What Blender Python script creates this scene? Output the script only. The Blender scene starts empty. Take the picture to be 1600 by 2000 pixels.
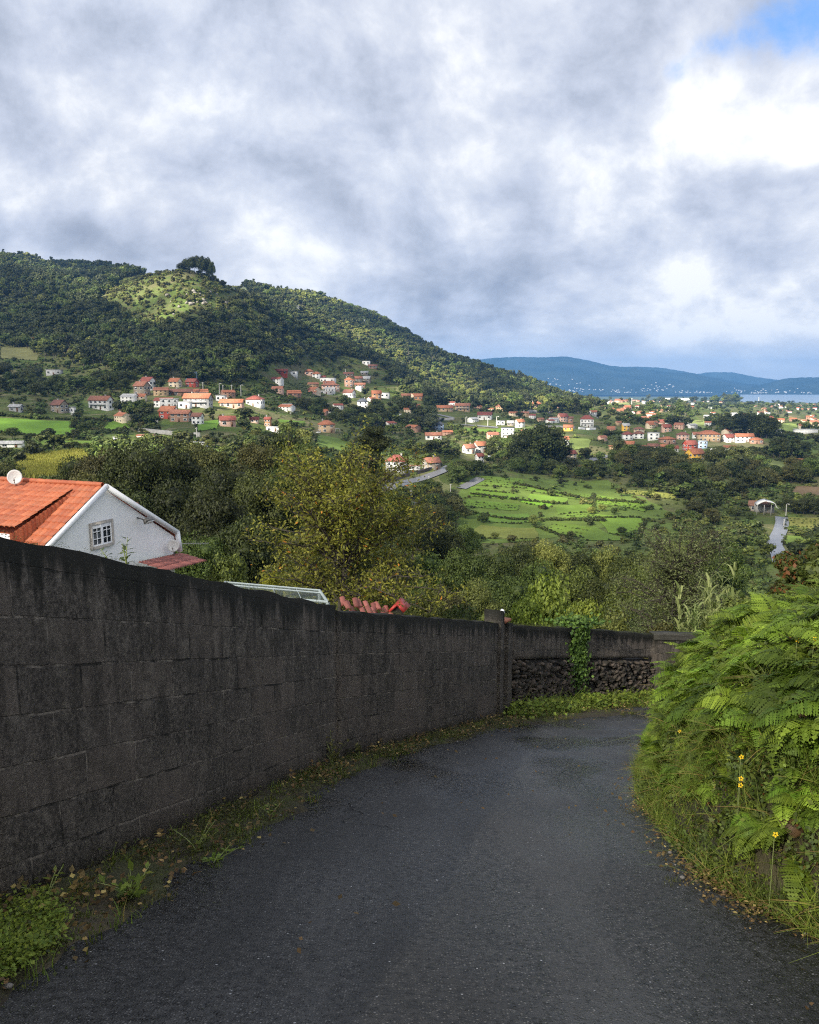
import bpy, math, random
import numpy as np
from mathutils import Vector, Matrix
R = math.radians
SC = bpy.context.scene
COL = SC.collection
random.seed(7)

# ---------------------------------------------------------------- camera
F = 1600.0; PITCH = math.atan(255/1600.0)
CP, SP = math.cos(PITCH), math.sin(PITCH)
cam_d = bpy.data.cameras.new('camera'); cam = bpy.data.objects.new('camera', cam_d); COL.objects.link(cam)
cam_d.sensor_fit = 'VERTICAL'; cam_d.sensor_height = 24.0; cam_d.lens = 24.0*F/2000.0
cam_d.clip_start = 0.05; cam_d.clip_end = 90000
cam.location = (0, 0, 0); cam.rotation_euler = (math.pi/2-PITCH, 0, 0)
SC.camera = cam
SC.view_settings.view_transform = 'Standard'; SC.view_settings.look = 'None'
SC.view_settings.exposure = 1.55; SC.view_settings.gamma = 1.0
SC.cycles.use_denoising = False; SC.cycles.use_adaptive_sampling = False; SC.cycles.pixel_filter_type = 'BLACKMAN_HARRIS'; SC.cycles.filter_width = 1.15
SC.cycles.max_bounces = 6; SC.cycles.diffuse_bounces = 3; SC.cycles.transparent_max_bounces = 8
SC.cycles.volume_bounces = 0; SC.cycles.sample_clamp_indirect = 4.0

# ---------------------------------------------------------------- sun
SUN_DIR = Vector((-0.50, -0.68, 0.54)).normalized()          # towards the sun
sun_d = bpy.data.lights.new('sun', 'SUN'); sun_d.energy = 4.8; sun_d.angle = R(0.5); sun_d.color = (1.0, .93, .80)
sun = bpy.data.objects.new('sun', sun_d); COL.objects.link(sun)
sun.rotation_euler = SUN_DIR.to_track_quat('Z', 'Y').to_euler(); sun.location = (0, -20, 60)

# ---------------------------------------------------------------- node helper
class NT:
    def __init__(s, tree): s.t = tree; s.n = tree.nodes; s.l = tree.links
    def node(s, typ, **kw):
        n = s.n.new(typ)
        for k, v in kw.items():
            if k == 'inp':
                for a, b in v.items(): s.set(n, a, b)
            else: setattr(n, k, v)
        return n
    def set(s, n, a, b):
        sock = n.inputs[a]
        if isinstance(b, bpy.types.NodeSocket): s.l.new(b, sock)
        else:
            if isinstance(b, tuple) and len(b) == 3 and sock.type == 'RGBA': b = (*b, 1)
            sock.default_value = b
    def math(s, op, a, b=0.0, c=0.0, clamp=False):
        n = s.n.new('ShaderNodeMath'); n.operation = op; n.use_clamp = clamp
        s.set(n, 0, a); s.set(n, 1, b)
        if len(n.inputs) > 2: s.set(n, 2, c)
        return n.outputs[0]
    def vmath(s, op, a, b=(0, 0, 0)):
        n = s.n.new('ShaderNodeVectorMath'); n.operation = op
        s.set(n, 0, a); s.set(n, 1, b)
        return n.outputs['Value'] if op in ('DOT_PRODUCT', 'LENGTH', 'DISTANCE') else n.outputs[0]
    def ramp(s, f, lo, hi, a=0.0, b=1.0, smooth=True):
        n = s.n.new('ShaderNodeMapRange'); n.interpolation_type = 'SMOOTHSTEP' if smooth else 'LINEAR'
        for k, v in zip(('Value', 'From Min', 'From Max', 'To Min', 'To Max'), (f, lo, hi, a, b)): s.set(n, k, v)
        return n.outputs[0]
    def mix(s, f, a, b):
        n = s.n.new('ShaderNodeMix'); n.data_type = 'RGBA'
        s.set(n, 0, f); s.set(n, 6, a); s.set(n, 7, b)
        return n.outputs[2]
    def noise(s, vec, scale, detail=4, rough=.55, dist=0.0, w=None):
        n = s.n.new('ShaderNodeTexNoise')
        if w is not None: n.noise_dimensions = '4D'; s.set(n, 'W', w)
        if vec is not None: s.set(n, 'Vector', vec)
        s.set(n, 'Scale', scale); s.set(n, 'Detail', detail); s.set(n, 'Roughness', rough); s.set(n, 'Distortion', dist)
        return n.outputs[0]
    def vscale(s, vec, sx, sy, sz, off=(0, 0, 0)):
        n = s.n.new('ShaderNodeMapping'); s.set(n, 'Vector', vec); s.set(n, 'Scale', (sx, sy, sz)); s.set(n, 'Location', off)
        return n.outputs[0]

# ---------------------------------------------------------------- world: sky with broken cloud
W = bpy.data.worlds.new('World'); SC.world = W; W.use_nodes = True
t = NT(W.node_tree); t.n.clear()
out = t.node('ShaderNodeOutputWorld'); bg = t.node('ShaderNodeBackground', inp={'Strength': 0.078})
t.l.new(bg.outputs[0], out.inputs[0])
sky = t.node('ShaderNodeTexSky', sky_type='NISHITA', sun_disc=False)
sky.sun_elevation = math.asin(SUN_DIR.z); sky.sun_rotation = math.atan2(SUN_DIR.x, SUN_DIR.y)
D = t.node('ShaderNodeTexCoord').outputs['Generated']
sep = t.node('ShaderNodeSeparateXYZ', inp={0: D}); dz = sep.outputs[2]
zc = t.math('MAXIMUM', dz, 0.0)
k = t.math('DIVIDE', 1.0, t.math('ADD', zc, 0.30))
P = t.vmath('MULTIPLY', D, t.node('ShaderNodeCombineXYZ', inp={0: 1.7, 1: 1.7, 2: t.math('ADD', t.math('MULTIPLY', k, .9), 1.2)}).outputs[0])
warp = t.node('ShaderNodeTexNoise', inp={'Vector': P, 'Scale': 1.6, 'Detail': 3.0})
wv_ = t.vmath('SUBTRACT', warp.outputs['Color'], (.5, .5, .5))
Pw = t.vmath('ADD', P, t.vmath('MULTIPLY', wv_, (.20, .20, .20)))
nA = t.noise(t.vscale(Pw, 1, 1, 1, (3.1, 1.7, 0)), 1.5, 5, .50)            # large light / dark masses
nB = t.noise(t.vscale(Pw, 1, 1, 1, (-2.4, 5.2, 0)), 3.4, 10, .58)          # billows
nB2 = t.noise(t.vscale(Pw, 1, 1, 1, (-2.4-.075, 5.2, -.10)), 3.4, 10, .58) # the same billows a step towards the light: relief
nC = t.noise(t.vscale(Pw, 1, 1, 1, (7.7, .3, 0)), 9.0, 9, .66)
az = t.math('ARCTAN2', sep.outputs[0], sep.outputs[1])                     # azimuth, 0 ahead
el = t.math('ARCSINE', dz)
def blob(a0, e0, ra, re, soft=1.0):
    da = t.math('DIVIDE', t.math('SUBTRACT', az, a0), ra); de = t.math('DIVIDE', t.math('SUBTRACT', el, e0), re)
    r2 = t.math('ADD', t.math('MULTIPLY', da, da), t.math('MULTIPLY', de, de))
    return t.math('EXPONENT', t.math('MULTIPLY', r2, -1.0))
def bp(px, row, rx, ry):
    u = (px-800)/1600; v = (1000-row)/1600; x, y, z = u, math.cos(math.atan(255/1600))+v*math.sin(math.atan(255/1600)), -math.sin(math.atan(255/1600))+v*math.cos(math.atan(255/1600)); L = math.sqrt(x*x+y*y+z*z)
    return blob(math.atan2(x, y), math.asin(z/L), rx/1600*.9, ry/1600*.95)
def add(*a):
    r = a[0]
    for b in a[1:]: r = t.math('ADD', r, b)
    return r
mul = lambda a, b: t.math('MULTIPLY', a, b)
base = add(mul(t.math('SUBTRACT', nA, .5), 1.7), mul(t.math('SUBTRACT', nB, .5), .9), mul(t.math('SUBTRACT', nC, .5), .85), mul(t.math('SUBTRACT', nB, nB2), 2.9))
base = add(base, .55,
           mul(bp(1530,250,170,85), .8), mul(bp(1430,110,120,70), .35), mul(bp(1270,560,280,60), .75), mul(bp(1500,645,220,35), .95), mul(bp(180,130,260,120), .12), mul(bp(640,210,200,120), .12), mul(bp(1330,200,130,110), .25), mul(bp(900,360,200,60), .16),
           mul(bp(1130,180,110,90), -.45), mul(bp(400,400,350,90), -.22), mul(bp(950,560,250,50), -.35), mul(bp(900,668,260,22), -.12), mul(bp(1500,700,220,22), .45), mul(bp(1500,360,160,25), -.40), mul(bp(820,90,200,60), -.18), mul(bp(1400,480,200,30), -.22), mul(bp(20,230,120,60), -.2), mul(bp(1250,700,260,16), -.15))
cr = t.node('ShaderNodeValToRGB', inp={0: t.ramp(base, -.35, 1.35, 0, 1, False)})
els = cr.color_ramp.elements
els[0].position = 0; els[0].color = (1.7, 1.95, 2.5, 1); els[1].position = 1; els[1].color = (5.0, 5.05, 5.15, 1)
for p_, c_ in ((.25, (2.2, 2.45, 3.0)), (.5, (2.9, 3.15, 3.75)), (.72, (3.6, 3.8, 4.25))):
    e = els.new(p_); e.color = (*c_, 1)
# blue gap, high to the right
gap = add(mul(bp(1560,30,130,75), .95), mul(bp(1400,85,70,25), .35), mul(bp(1320,140,45,30), .55),
          mul(t.math('SUBTRACT', nB, .5), 1.6), mul(t.math('SUBTRACT', nC, .5), 1.2))
gapm = t.ramp(gap, .30, .95)
# pale band just above the horizon
hz = t.ramp(el, .0, .07, 1, 0)
skyc = t.mix(gapm, cr.outputs[0], t.mix(.55, t.mix(1.0, sky.outputs[0], sky.outputs[0]), (.5, 1.7, 4.6, 1)))
skyc = t.mix(mul(hz, .6), skyc, (4.6, 5.0, 5.6, 1))
skyc = t.mix(t.ramp(dz, -.08, -.01, 1, 0), skyc, (.9, 1.1, 1.0, 1))
t.l.new(skyc, bg.inputs['Color'])

# ---------------------------------------------------------------- projection helpers
def ray(px, row):
    u = (px-800)/F; v = (1000-row)/F
    return Vector((u, CP+v*SP, -SP+v*CP))
def at(px, row, Y):
    d = ray(px, row); return d*(Y/d.y)
def T(row):
    v = (1000-row)/F; return (SP-v*CP)/(CP+v*SP)
def proj(x, y, z):
    dep = y*CP - z*SP
    return 800+F*x/dep, 1000-F*(y*SP+z*CP)/dep
ROAD0, ROADS = -1.45, -.33
def road_z(x, y): return ROAD0+ROADS*y
def on_road(px, row):
    d = ray(px, row); tt = -ROAD0/(-(d.z)+ROADS*d.y)
    tt = ROAD0/(d.z-ROADS*d.y)
    return d*tt

# ---------------------------------------------------------------- terrain height field
def r_(row): return ('r', row)
prof = {
 -900: [(20,-8.45),(32,-12.2),(60,-17),(100,-21),(150,-23),(220,-24),(340,-22),(430,-10),(560,8),(750,50),(900,95),(1050,150),(1300,205),(1700,190),(2600,90)],
 0: [(20,-8.45),(32,-12.2),(60,-19),(100,-24),(150,-26),(220,-27.4),(260,-27),(340,r_(860)),(385,r_(830)),(430,r_(795)),(560,r_(745)),(750,r_(668)),(900,r_(605)),(1050,r_(548)),(1300,r_(500)),(1600,180),(2600,60)],
 200: [(20,-8.45),(32,-12.2),(60,-20),(100,-25),(150,-27),(220,-28),(260,-27),(340,r_(862)),(385,r_(833)),(430,r_(802)),(540,r_(752)),(650,r_(705)),(750,r_(652)),(850,r_(600)),(930,r_(562)),(1060,r_(548)),(1300,r_(522)),(1600,150),(2600,40)],
 300: [(20,-8.45),(32,-12.2),(60,-20),(100,-26),(150,-29),(220,-31),(270,r_(905)),(340,r_(862)),(390,r_(833)),(430,r_(803)),(520,r_(760)),(600,r_(715)),(680,r_(660)),(770,r_(600)),(845,r_(545)),(900,r_(545)),(1300,r_(535)),(1600,130),(2600,20)],
 385: [(20,-8.45),(32,-12.2),(60,-20),(100,-27),(150,-30),(220,-33),(270,r_(905)),(340,r_(862)),(390,r_(835)),(430,r_(808)),(520,r_(765)),(600,r_(722)),(680,r_(662)),(770,r_(592)),(845,r_(528)),(875,r_(529)),(960,80),(1200,110),(1350,r_(548)),(1600,120),(2600,10)],
 440: [(20,-8.45),(32,-12.2),(60,-20),(100,-27),(150,-31),(220,-34),(280,r_(905)),(350,r_(865)),(410,r_(833)),(460,r_(800)),(550,r_(755)),(640,r_(710)),(740,r_(645)),(820,r_(572)),(862,r_(533)),(890,r_(538)),(960,76),(1180,95),(1330,r_(552)),(1600,115),(2600,0)],
 490: [(20,-8.45),(32,-12.2),(60,-20),(100,-28),(150,-32),(220,-35),(290,r_(905)),(360,r_(865)),(430,r_(825)),(500,r_(790)),(580,r_(745)),(680,r_(690)),(780,r_(635)),(850,r_(588)),(890,r_(566)),(940,76),(1000,68),(1150,r_(568)),(1300,r_(556)),(1600,110),(2600,0)],
 600: [(20,-8.5),(32,-12.8),(60,-21),(100,-30),(150,-35),(220,-39),(300,r_(915)),(400,r_(870)),(500,r_(838)),(600,r_(800)),(700,r_(765)),(800,r_(733)),(870,r_(690)),(930,r_(636)),(980,36),(1040,32),(1150,r_(605)),(1330,r_(578)),(1700,90),(2600,-10)],
 740: [(20,-8.5),(40,-15.5),(80,-27),(120,-34),(180,-42),(280,-45),(380,r_(925)),(450,r_(895)),(550,r_(850)),(650,r_(810)),(750,r_(780)),(850,r_(750)),(920,r_(712)),(960,r_(702)),(1050,r_(690)),(1200,r_(650)),(1350,r_(615)),(1700,40),(2600,-30)],
 860: [(20,-8.6),(40,-16),(80,-28),(150,-42),(220,-51),(300,-52),(360,r_(955)),(440,r_(915)),(540,r_(865)),(640,r_(832)),(740,r_(802)),(850,r_(785)),(950,r_(762)),(1100,r_(725)),(1300,r_(690)),(1700,0),(2600,-50)],
 1000: [(20,-8.8),(40,-16),(80,-28),(150,-43),(220,-53),(290,r_(1045)),(340,r_(1000)),(420,r_(930)),(520,r_(890)),(620,r_(850)),(740,r_(822)),(850,r_(803)),(1000,r_(785)),(1200,r_(750)),(1350,r_(742)),(1700,-40),(2600,-60)],
 1130: [(20,-8.8),(40,-16),(80,-28),(150,-43),(220,-54),(290,r_(1050)),(340,r_(1003)),(430,r_(938)),(520,r_(898)),(650,r_(858)),(800,r_(832)),(950,r_(812)),(1150,r_(797)),(1350,r_(785)),(1700,-48),(2600,-66)],
 1200: [(20,-8.8),(40,-16),(80,-28),(150,-43),(220,-54),(290,r_(1050)),(340,r_(1003)),(430,r_(940)),(520,r_(900)),(650,r_(864)),(800,r_(840)),(1000,r_(818)),(1300,r_(800)),(1700,r_(790)),(2600,-66)],
 1400: [(20,-8.8),(40,-16),(80,-28),(150,-43),(220,-55),(290,r_(1052)),(340,r_(1003)),(430,r_(942)),(520,r_(904)),(650,r_(868)),(800,r_(848)),(1000,r_(826)),(1300,r_(808)),(1700,r_(796)),(2600,r_(786))],
 1600: [(20,-8.8),(40,-16),(80,-28),(150,-44),(220,-55),(280,r_(1062)),(350,r_(1003)),(430,r_(948)),(560,r_(902)),(700,r_(874)),(850,r_(852)),(1300,r_(822)),(2000,r_(801)),(2800,r_(790))],
 2400: [(20,-8.8),(40,-16),(80,-28),(150,-44),(220,-55),(350,-57),(560,-54),(850,-56),(1300,-60),(2000,-67),(2800,-80)],
}
LY = np.linspace(math.log(1.0), math.log(14000), 520)
US = np.linspace(-1.25, 1.25, 301)
ks = sorted(prof); rowsZ = []
for kx in ks:
    pts = [(1, -2.18), (6, ROAD0-.35-.33*6), (12, ROAD0-.35-.33*12)]
    for Y, z in prof[kx]:
        pts.append((Y, -T(z[1])*Y if isinstance(z, tuple) else z))
    pts += [(3600, -98), (4300, -118), (14000, -135)]
    rowsZ.append(np.interp(LY, np.log([p[0] for p in pts]), [p[1] for p in pts]))
rowsZ = np.array(rowsZ)
uk = (np.array(ks, float)-800)/F
Z = np.array([np.interp(US, uk, rowsZ[:, j]) for j in range(len(LY))]).T
def blur(A, n, ax):
    for _ in range(n):
        A2 = A.copy(); sl = [slice(None)]*2
        a = np.take(A, range(0, A.shape[ax]-2), ax); b = np.take(A, range(1, A.shape[ax]-1), ax); c = np.take(A, range(2, A.shape[ax]), ax)
        sl[ax] = slice(1, -1); A2[tuple(sl)] = (a+2*b+c)/4; A = A2
    return A
Z = blur(blur(Z, 3, 1), 5, 0)
U2, Y2 = np.meshgrid(US, np.exp(LY), indexing='ij'); X2 = U2*Y2
amp = np.clip((Y2-120)/900, 0, 1)*(Y2 < 3600)
Z += amp*(5.0*np.sin(X2*.021+1.3)*np.sin(Y2*.017+.4)+2.6*np.sin(X2*.053+Y2*.031)+1.3*np.sin(X2*.11-Y2*.083+2))
def H(x, y):
    y = max(y, 1.0); u = x/y
    fu = min(max((u+1.25)/2.5*300, 0), 299.999); fy = min(max((math.log(y)-LY[0])/(LY[-1]-LY[0])*519, 0), 518.999)
    i, j = int(fu), int(fy); a, b = fu-i, fy-j
    return (Z[i, j]*(1-a)+Z[i+1, j]*a)*(1-b)+(Z[i, j+1]*(1-a)+Z[i+1, j+1]*a)*b
def hit(px, row, y0=26.0, y1=4200.0):
    d = ray(px, row); y = y0; prev = y0
    while y < y1:
        p = d*(y/d.y)
        if p.z <= H(p.x, p.y):
            lo, hi = prev, y
            for _ in range(12):
                m = (lo+hi)/2; q = d*(m/d.y)
                if q.z <= H(q.x, q.y): hi = m
                else: lo = m
            q = d*(hi/d.y); return Vector((q.x, q.y, H(q.x, q.y)))
        prev = y; y *= 1.006
    return None

hit0 = hit
def hit(px, row, y0=26.0, y1=4200.0):      # slides down the picture until the sight line meets the ground
    for k in range(90):
        q = hit0(px, row+k, y0, y1)
        if q: return q
# ---------------------------------------------------------------- mesh builder
class MB:
    def __init__(s): s.v = []; s.q = []; s.t = []; s.nv = 0
    def verts(s, v):
        v = np.asarray(v, float).reshape(-1, 3); b = s.nv; s.v.append(v); s.nv += len(v); return b
    def quads(s, v, q, mi=0, rnd=None):
        b = s.verts(v); q = np.asarray(q, int).reshape(-1, 4)+b
        s.q.append((q, np.full(len(q), mi), np.random.rand(len(q)) if rnd is None else np.broadcast_to(rnd, len(q))))
    def tris(s, v, q, mi=0, rnd=None):
        b = s.verts(v); q = np.asarray(q, int).reshape(-1, 3)+b
        s.t.append((q, np.full(len(q), mi), np.random.rand(len(q)) if rnd is None else np.broadcast_to(rnd, len(q))))
    def box(s, c, d, mi=0, rot=0.0, rnd=None, top=1.0):
        x, y, z = d[0]/2, d[1]/2, d[2]/2
        v = np.array([(-x,-y,-z),(x,-y,-z),(x,y,-z),(-x,y,-z),(-x*top,-y*top,z),(x*top,-y*top,z),(x*top,y*top,z),(-x*top,y*top,z)])
        ca, sa = math.cos(rot), math.sin(rot)
        v = np.stack([v[:,0]*ca-v[:,1]*sa, v[:,0]*sa+v[:,1]*ca, v[:,2]], 1)+np.array(c)
        s.quads(v, [(0,3,2,1),(4,5,6,7),(0,1,5,4),(1,2,6,5),(2,3,7,6),(3,0,4,7)], mi, rnd)
    def cards(s, P, N, ln, wd, mi=0, up=None, rnd=None):
        P = np.asarray(P, float); n = len(P)
        N = N/np.maximum(np.linalg.norm(N, axis=1, keepdims=True), 1e-6)
        a = np.random.randn(n, 3) if up is None else np.broadcast_to(up, (n, 3))+np.random.randn(n, 3)*.35
        tt = a-N*np.sum(a*N, 1, keepdims=True); tt /= np.maximum(np.linalg.norm(tt, axis=1, keepdims=True), 1e-6)
        b = np.cross(N, tt); ln = np.broadcast_to(ln, n).reshape(-1, 1)/2; wd = np.broadcast_to(wd, n).reshape(-1, 1)/2
        v = np.stack([P-tt*ln, P+b*wd-tt*ln*.15+N*wd*.25, P+tt*ln, P-b*wd-tt*ln*.15+N*wd*.25], 1).reshape(-1, 3)
        s.quads(v, np.arange(4*n).reshape(-1, 4), mi, rnd)
    def tube(s, pts, rad, seg=6, mi=0, rnd=.5):
        pts = [Vector(p) for p in pts]; V = []; prev = None
        for i, p in enumerate(pts):
            d = (pts[min(i+1, len(pts)-1)]-pts[max(i-1, 0)]).normalized()
            if prev is None:
                a = d.orthogonal().normalized()
            else:
                a = (prev-d*prev.dot(d)); a = a.normalized() if a.length > 1e-5 else d.orthogonal().normalized()
            prev = a; b = d.cross(a)
            for k in range(seg):
                an = 2*math.pi*k/seg; V.append(p+(a*math.cos(an)+b*math.sin(an))*rad[i])
        Q = [(i*seg+k, i*seg+(k+1) % seg, (i+1)*seg+(k+1) % seg, (i+1)*seg+k) for i in range(len(pts)-1) for k in range(seg)]
        s.quads(np.array([tuple(v) for v in V]), Q, mi, rnd)
    def ball(s, c, r, mi=0, jit=.12, sub=1, rnd=None):
        import bmesh
        key = sub
        if key not in _ICO:
            bm = bmesh.new(); bmesh.ops.create_icosphere(bm, subdivisions=sub, radius=1.0); bm.verts.ensure_lookup_table()
            _ICO[key] = (np.array([tuple(v.co) for v in bm.verts]), np.array([[v.index for v in f.verts] for f in bm.faces])); bm.free()
        v, f = _ICO[key]
        v = v*(1+np.random.randn(len(v), 1)*jit)*np.array(r)+np.array(c)
        s.tris(v, f, mi, rnd)
    def mesh(s, name, mats, smooth=False):
        me = bpy.data.meshes.new(name); V = np.concatenate(s.v) if s.v else np.zeros((0, 3))
        me.vertices.add(len(V)); me.vertices.foreach_set('co', V.astype(np.float32).ravel())
        Q = np.concatenate([a[0] for a in s.q]) if s.q else np.zeros((0, 4), int); Tt = np.concatenate([a[0] for a in s.t]) if s.t else np.zeros((0, 3), int)
        nl = Q.size+Tt.size; me.loops.add(nl); me.loops.foreach_set('vertex_index', np.concatenate([Q.ravel(), Tt.ravel()]).astype(np.int32))
        npoly = len(Q)+len(Tt); me.polygons.add(npoly)
        tot = np.concatenate([np.full(len(Q), 4), np.full(len(Tt), 3)]).astype(np.int32)
        st = np.concatenate([[0], np.cumsum(tot)[:-1]]).astype(np.int32) if npoly else np.zeros(0, np.int32)
        me.polygons.foreach_set('loop_start', st)
        mi = np.concatenate([a[1] for a in s.q]+[a[1] for a in s.t]).astype(np.int32); me.polygons.foreach_set('material_index', mi)
        at_ = me.attributes.new('rnd', 'FLOAT', 'FACE'); at_.data.foreach_set('value', np.concatenate([a[2] for a in s.q]+[a[2] for a in s.t]).astype(np.float32))
        for m in (mats if isinstance(mats, (list, tuple)) else [mats]): me.materials.append(m)
        me.update(calc_edges=True); me.validate()
        if smooth: me.polygons.foreach_set('use_smooth', np.ones(npoly, bool))
        return me
    def obj(s, name, mats, parent=None, smooth=False, loc=None, rot=None):
        o = bpy.data.objects.new(name, s.mesh(name, mats, smooth)); COL.objects.link(o)
        if parent: o.parent = parent
        if loc is not None: o.location = loc
        if rot is not None: o.rotation_euler = rot
        return o
_ICO = {}
def tag(o, label=None, cat=None, group=None, kind=None):
    if label: o['label'] = label
    if cat: o['category'] = cat
    if group: o['group'] = group
    if kind: o['kind'] = kind
    return o
def empty(name, loc, rz=0.0, label=None, cat=None, group=None, scale=None):
    o = bpy.data.objects.new(name, None); COL.objects.link(o); o.empty_display_size = .3
    o.location = loc; o.rotation_euler = (0, 0, rz)
    if scale: o.scale = scale
    return tag(o, label, cat, group)
def put(name, me, parent=None, loc=(0, 0, 0), rot=(0, 0, 0), scale=(1, 1, 1)):
    o = bpy.data.objects.new(name, me); COL.objects.link(o); o.location = loc; o.rotation_euler = rot; o.scale = scale
    if parent: o.parent = parent
    return o

# scattered ground cover (kind = stuff): one object carrying instances
def scatter(name, pts, rots, scls, idx, meshes, label=None):
    me = bpy.data.meshes.new(name); n = len(pts)
    me.vertices.add(n); me.vertices.foreach_set('co', np.asarray(pts, np.float32).ravel())
    a = me.attributes.new('rot', 'FLOAT_VECTOR', 'POINT'); a.data.foreach_set('vector', np.asarray(rots, np.float32).ravel())
    sc = np.asarray(scls, np.float32)
    if sc.ndim == 1: sc = np.repeat(sc[:, None], 3, 1)
    a = me.attributes.new('scl', 'FLOAT_VECTOR', 'POINT'); a.data.foreach_set('vector', sc.ravel())
    a = me.attributes.new('pick', 'INT', 'POINT'); a.data.foreach_set('value', np.asarray(idx, np.int32))
    o = bpy.data.objects.new(name, me); COL.objects.link(o)
    src = bpy.data.collections.new(name+'_source')
    for i, m in enumerate(meshes):
        so = bpy.data.objects.new('%s_source_%02d' % (name, i), m); src.objects.link(so)
    g = bpy.data.node_groups.new(name+'_scatter', 'GeometryNodeTree')
    g.interface.new_socket('Geometry', in_out='INPUT', socket_type='NodeSocketGeometry'); g.interface.new_socket('Geometry', in_out='OUTPUT', socket_type='NodeSocketGeometry')
    N = g.nodes; L = g.links
    gi = N.new('NodeGroupInput'); go = N.new('NodeGroupOutput'); ip = N.new('GeometryNodeInstanceOnPoints'); ci = N.new('GeometryNodeCollectionInfo')
    ci.inputs['Collection'].default_value = src; ci.inputs['Separate Children'].default_value = True; ci.inputs['Reset Children'].default_value = True
    def na(nm, ty):
        k = N.new('GeometryNodeInputNamedAttribute'); k.data_type = ty; k.inputs['Name'].default_value = nm; return k.outputs[0]
    L.new(gi.outputs[0], ip.inputs['Points']); L.new(ci.outputs[0], ip.inputs['Instance']); ip.inputs['Pick Instance'].default_value = True
    L.new(na('pick', 'INT'), ip.inputs['Instance Index']); L.new(na('rot', 'FLOAT_VECTOR'), ip.inputs['Rotation']); L.new(na('scl', 'FLOAT_VECTOR'), ip.inputs['Scale'])
    L.new(ip.outputs[0], go.inputs[0])
    m = o.modifiers.new('scatter', 'NODES'); m.node_group = g
    o['kind'] = 'stuff'
    if label: o['label'] = label
    return o

# ---------------------------------------------------------------- materials
def mat(name):
    m = bpy.data.materials.new(name); m.use_nodes = True; t = NT(m.node_tree); t.n.clear()
    o = t.node('ShaderNodeOutputMaterial'); p = t.node('ShaderNodeBsdfPrincipled'); t.l.new(p.outputs[0], o.inputs[0])
    return m, t, p, o
def bump(t, p, h, strength=.3, dist=.01):
    b = t.node('ShaderNodeBump', inp={'Strength': strength, 'Distance': dist, 'Height': h}); t.l.new(b.outputs[0], p.inputs['Normal'])
def leaf_mat(name, dark, light, accent=None, acc=.0, trans=.25, vary=.35, rough=.6, patch=0.0):
    m, t, p, o = mat(name)
    r = t.node('ShaderNodeAttribute', attribute_name='rnd').outputs['Fac']
    oi = t.node('ShaderNodeObjectInfo').outputs['Random']
    c = t.mix(t.math('POWER', r, 1.4), dark, light)
    if accent: c = t.mix(t.ramp(r, 1-acc, 1-acc*.8), c, accent)
    f = t.ramp(oi, 0, 1, 1-vary, 1+vary, False)
    if patch:
        g = t.node('ShaderNodeNewGeometry').outputs['Position']
        f = mul2(t, f, t.ramp(t.noise(g, patch, 3), .3, .7, .65, 1.45))
    n = t.node('ShaderNodeVectorMath', operation='SCALE'); t.set(n, 0, c); t.set(n, 'Scale', f)
    hs = t.node('ShaderNodeHueSaturation', inp={'Hue': t.ramp(t.math('FRACT', t.math('MULTIPLY', oi, 7.3)), 0, 1, .485, .515, False), 'Color': n.outputs[0]})
    c = hs.outputs[0]
    t.set(p, 'Base Color', c); t.set(p, 'Roughness', rough); t.set(p, 'Specular IOR Level', .35)
    tr = t.node('ShaderNodeBsdfTranslucent', inp={'Color': c}); mx = t.node('ShaderNodeMixShader', inp={0: trans})
    t.l.new(p.outputs[0], mx.inputs[1]); t.l.new(tr.outputs[0], mx.inputs[2]); t.l.new(mx.outputs[0], o.inputs[0])
    return m
def mul2(t, a, b): return t.math('MULTIPLY', a, b)
def plain(name, c, rough=.7, nscale=4.0, var=.25, metal=0.0, bmp=0.0, spec=.4):
    m, t, p, o = mat(name)
    co = t.node('ShaderNodeTexCoord').outputs['Object']; n = t.noise(co, nscale, 5, .6)
    f = t.ramp(n, .25, .75, 1-var, 1+var, False)
    v = t.node('ShaderNodeVectorMath', operation='SCALE'); t.set(v, 0, c); t.set(v, 'Scale', f)
    t.set(p, 'Base Color', v.outputs[0]); t.set(p, 'Roughness', rough); t.set(p, 'Metallic', metal); t.set(p, 'Specular IOR Level', spec)
    if bmp: bump(t, p, t.noise(co, nscale*6, 4), bmp, .01)
    return m
M = {}
M['dark'] = leaf_mat('foliage_dark', (.018, .025, .006), (.100, .118, .024), vary=.35)
M['mid'] = leaf_mat('foliage_mid', (.036, .056, .010), (.150, .190, .034), vary=.4)
M['light'] = leaf_mat('foliage_light', (.095, .115, .022), (.290, .310, .070), vary=.35)
M['olive'] = leaf_mat('foliage_olive', (.045, .050, .012), (.170, .160, .042), vary=.35)
M['euc'] = leaf_mat('foliage_eucalyptus', (.032, .044, .017), (.130, .145, .055), vary=.45)
M['scrub'] = leaf_mat('scrub_leaves', (.050, .080, .018), (.180, .230, .055), (.16, .12, .05), .06, vary=.5)
M['bush'] = leaf_mat('bright_bush_leaves', (.070, .110, .012), (.260, .330, .045), vary=.15)
M['bark'] = plain('bark', (.055, .045, .035), .9, 6, .4, bmp=.5)
M['barkpale'] = plain('pale_bark', (.16, .14, .11), .9, 3, .3, bmp=.4)
M['persimmon'] = leaf_mat('yellowing_leaves', (.075, .095, .012), (.330, .310, .045), (.60, .24, .03), .09, trans=.35, vary=0, patch=.8)
M['willow'] = leaf_mat('small_grey_green_leaves', (.060, .085, .024), (.230, .270, .100), trans=.3, vary=.1)
M['deadfern'] = leaf_mat('dead_fern', (.07, .04, .015), (.26, .16, .07), trans=.2, vary=.3)
M['fern'] = leaf_mat('fern_fronds', (.085, .145, .010), (.300, .420, .045), (.34, .36, .07), .03, trans=.4, vary=.38, patch=.9)
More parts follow.
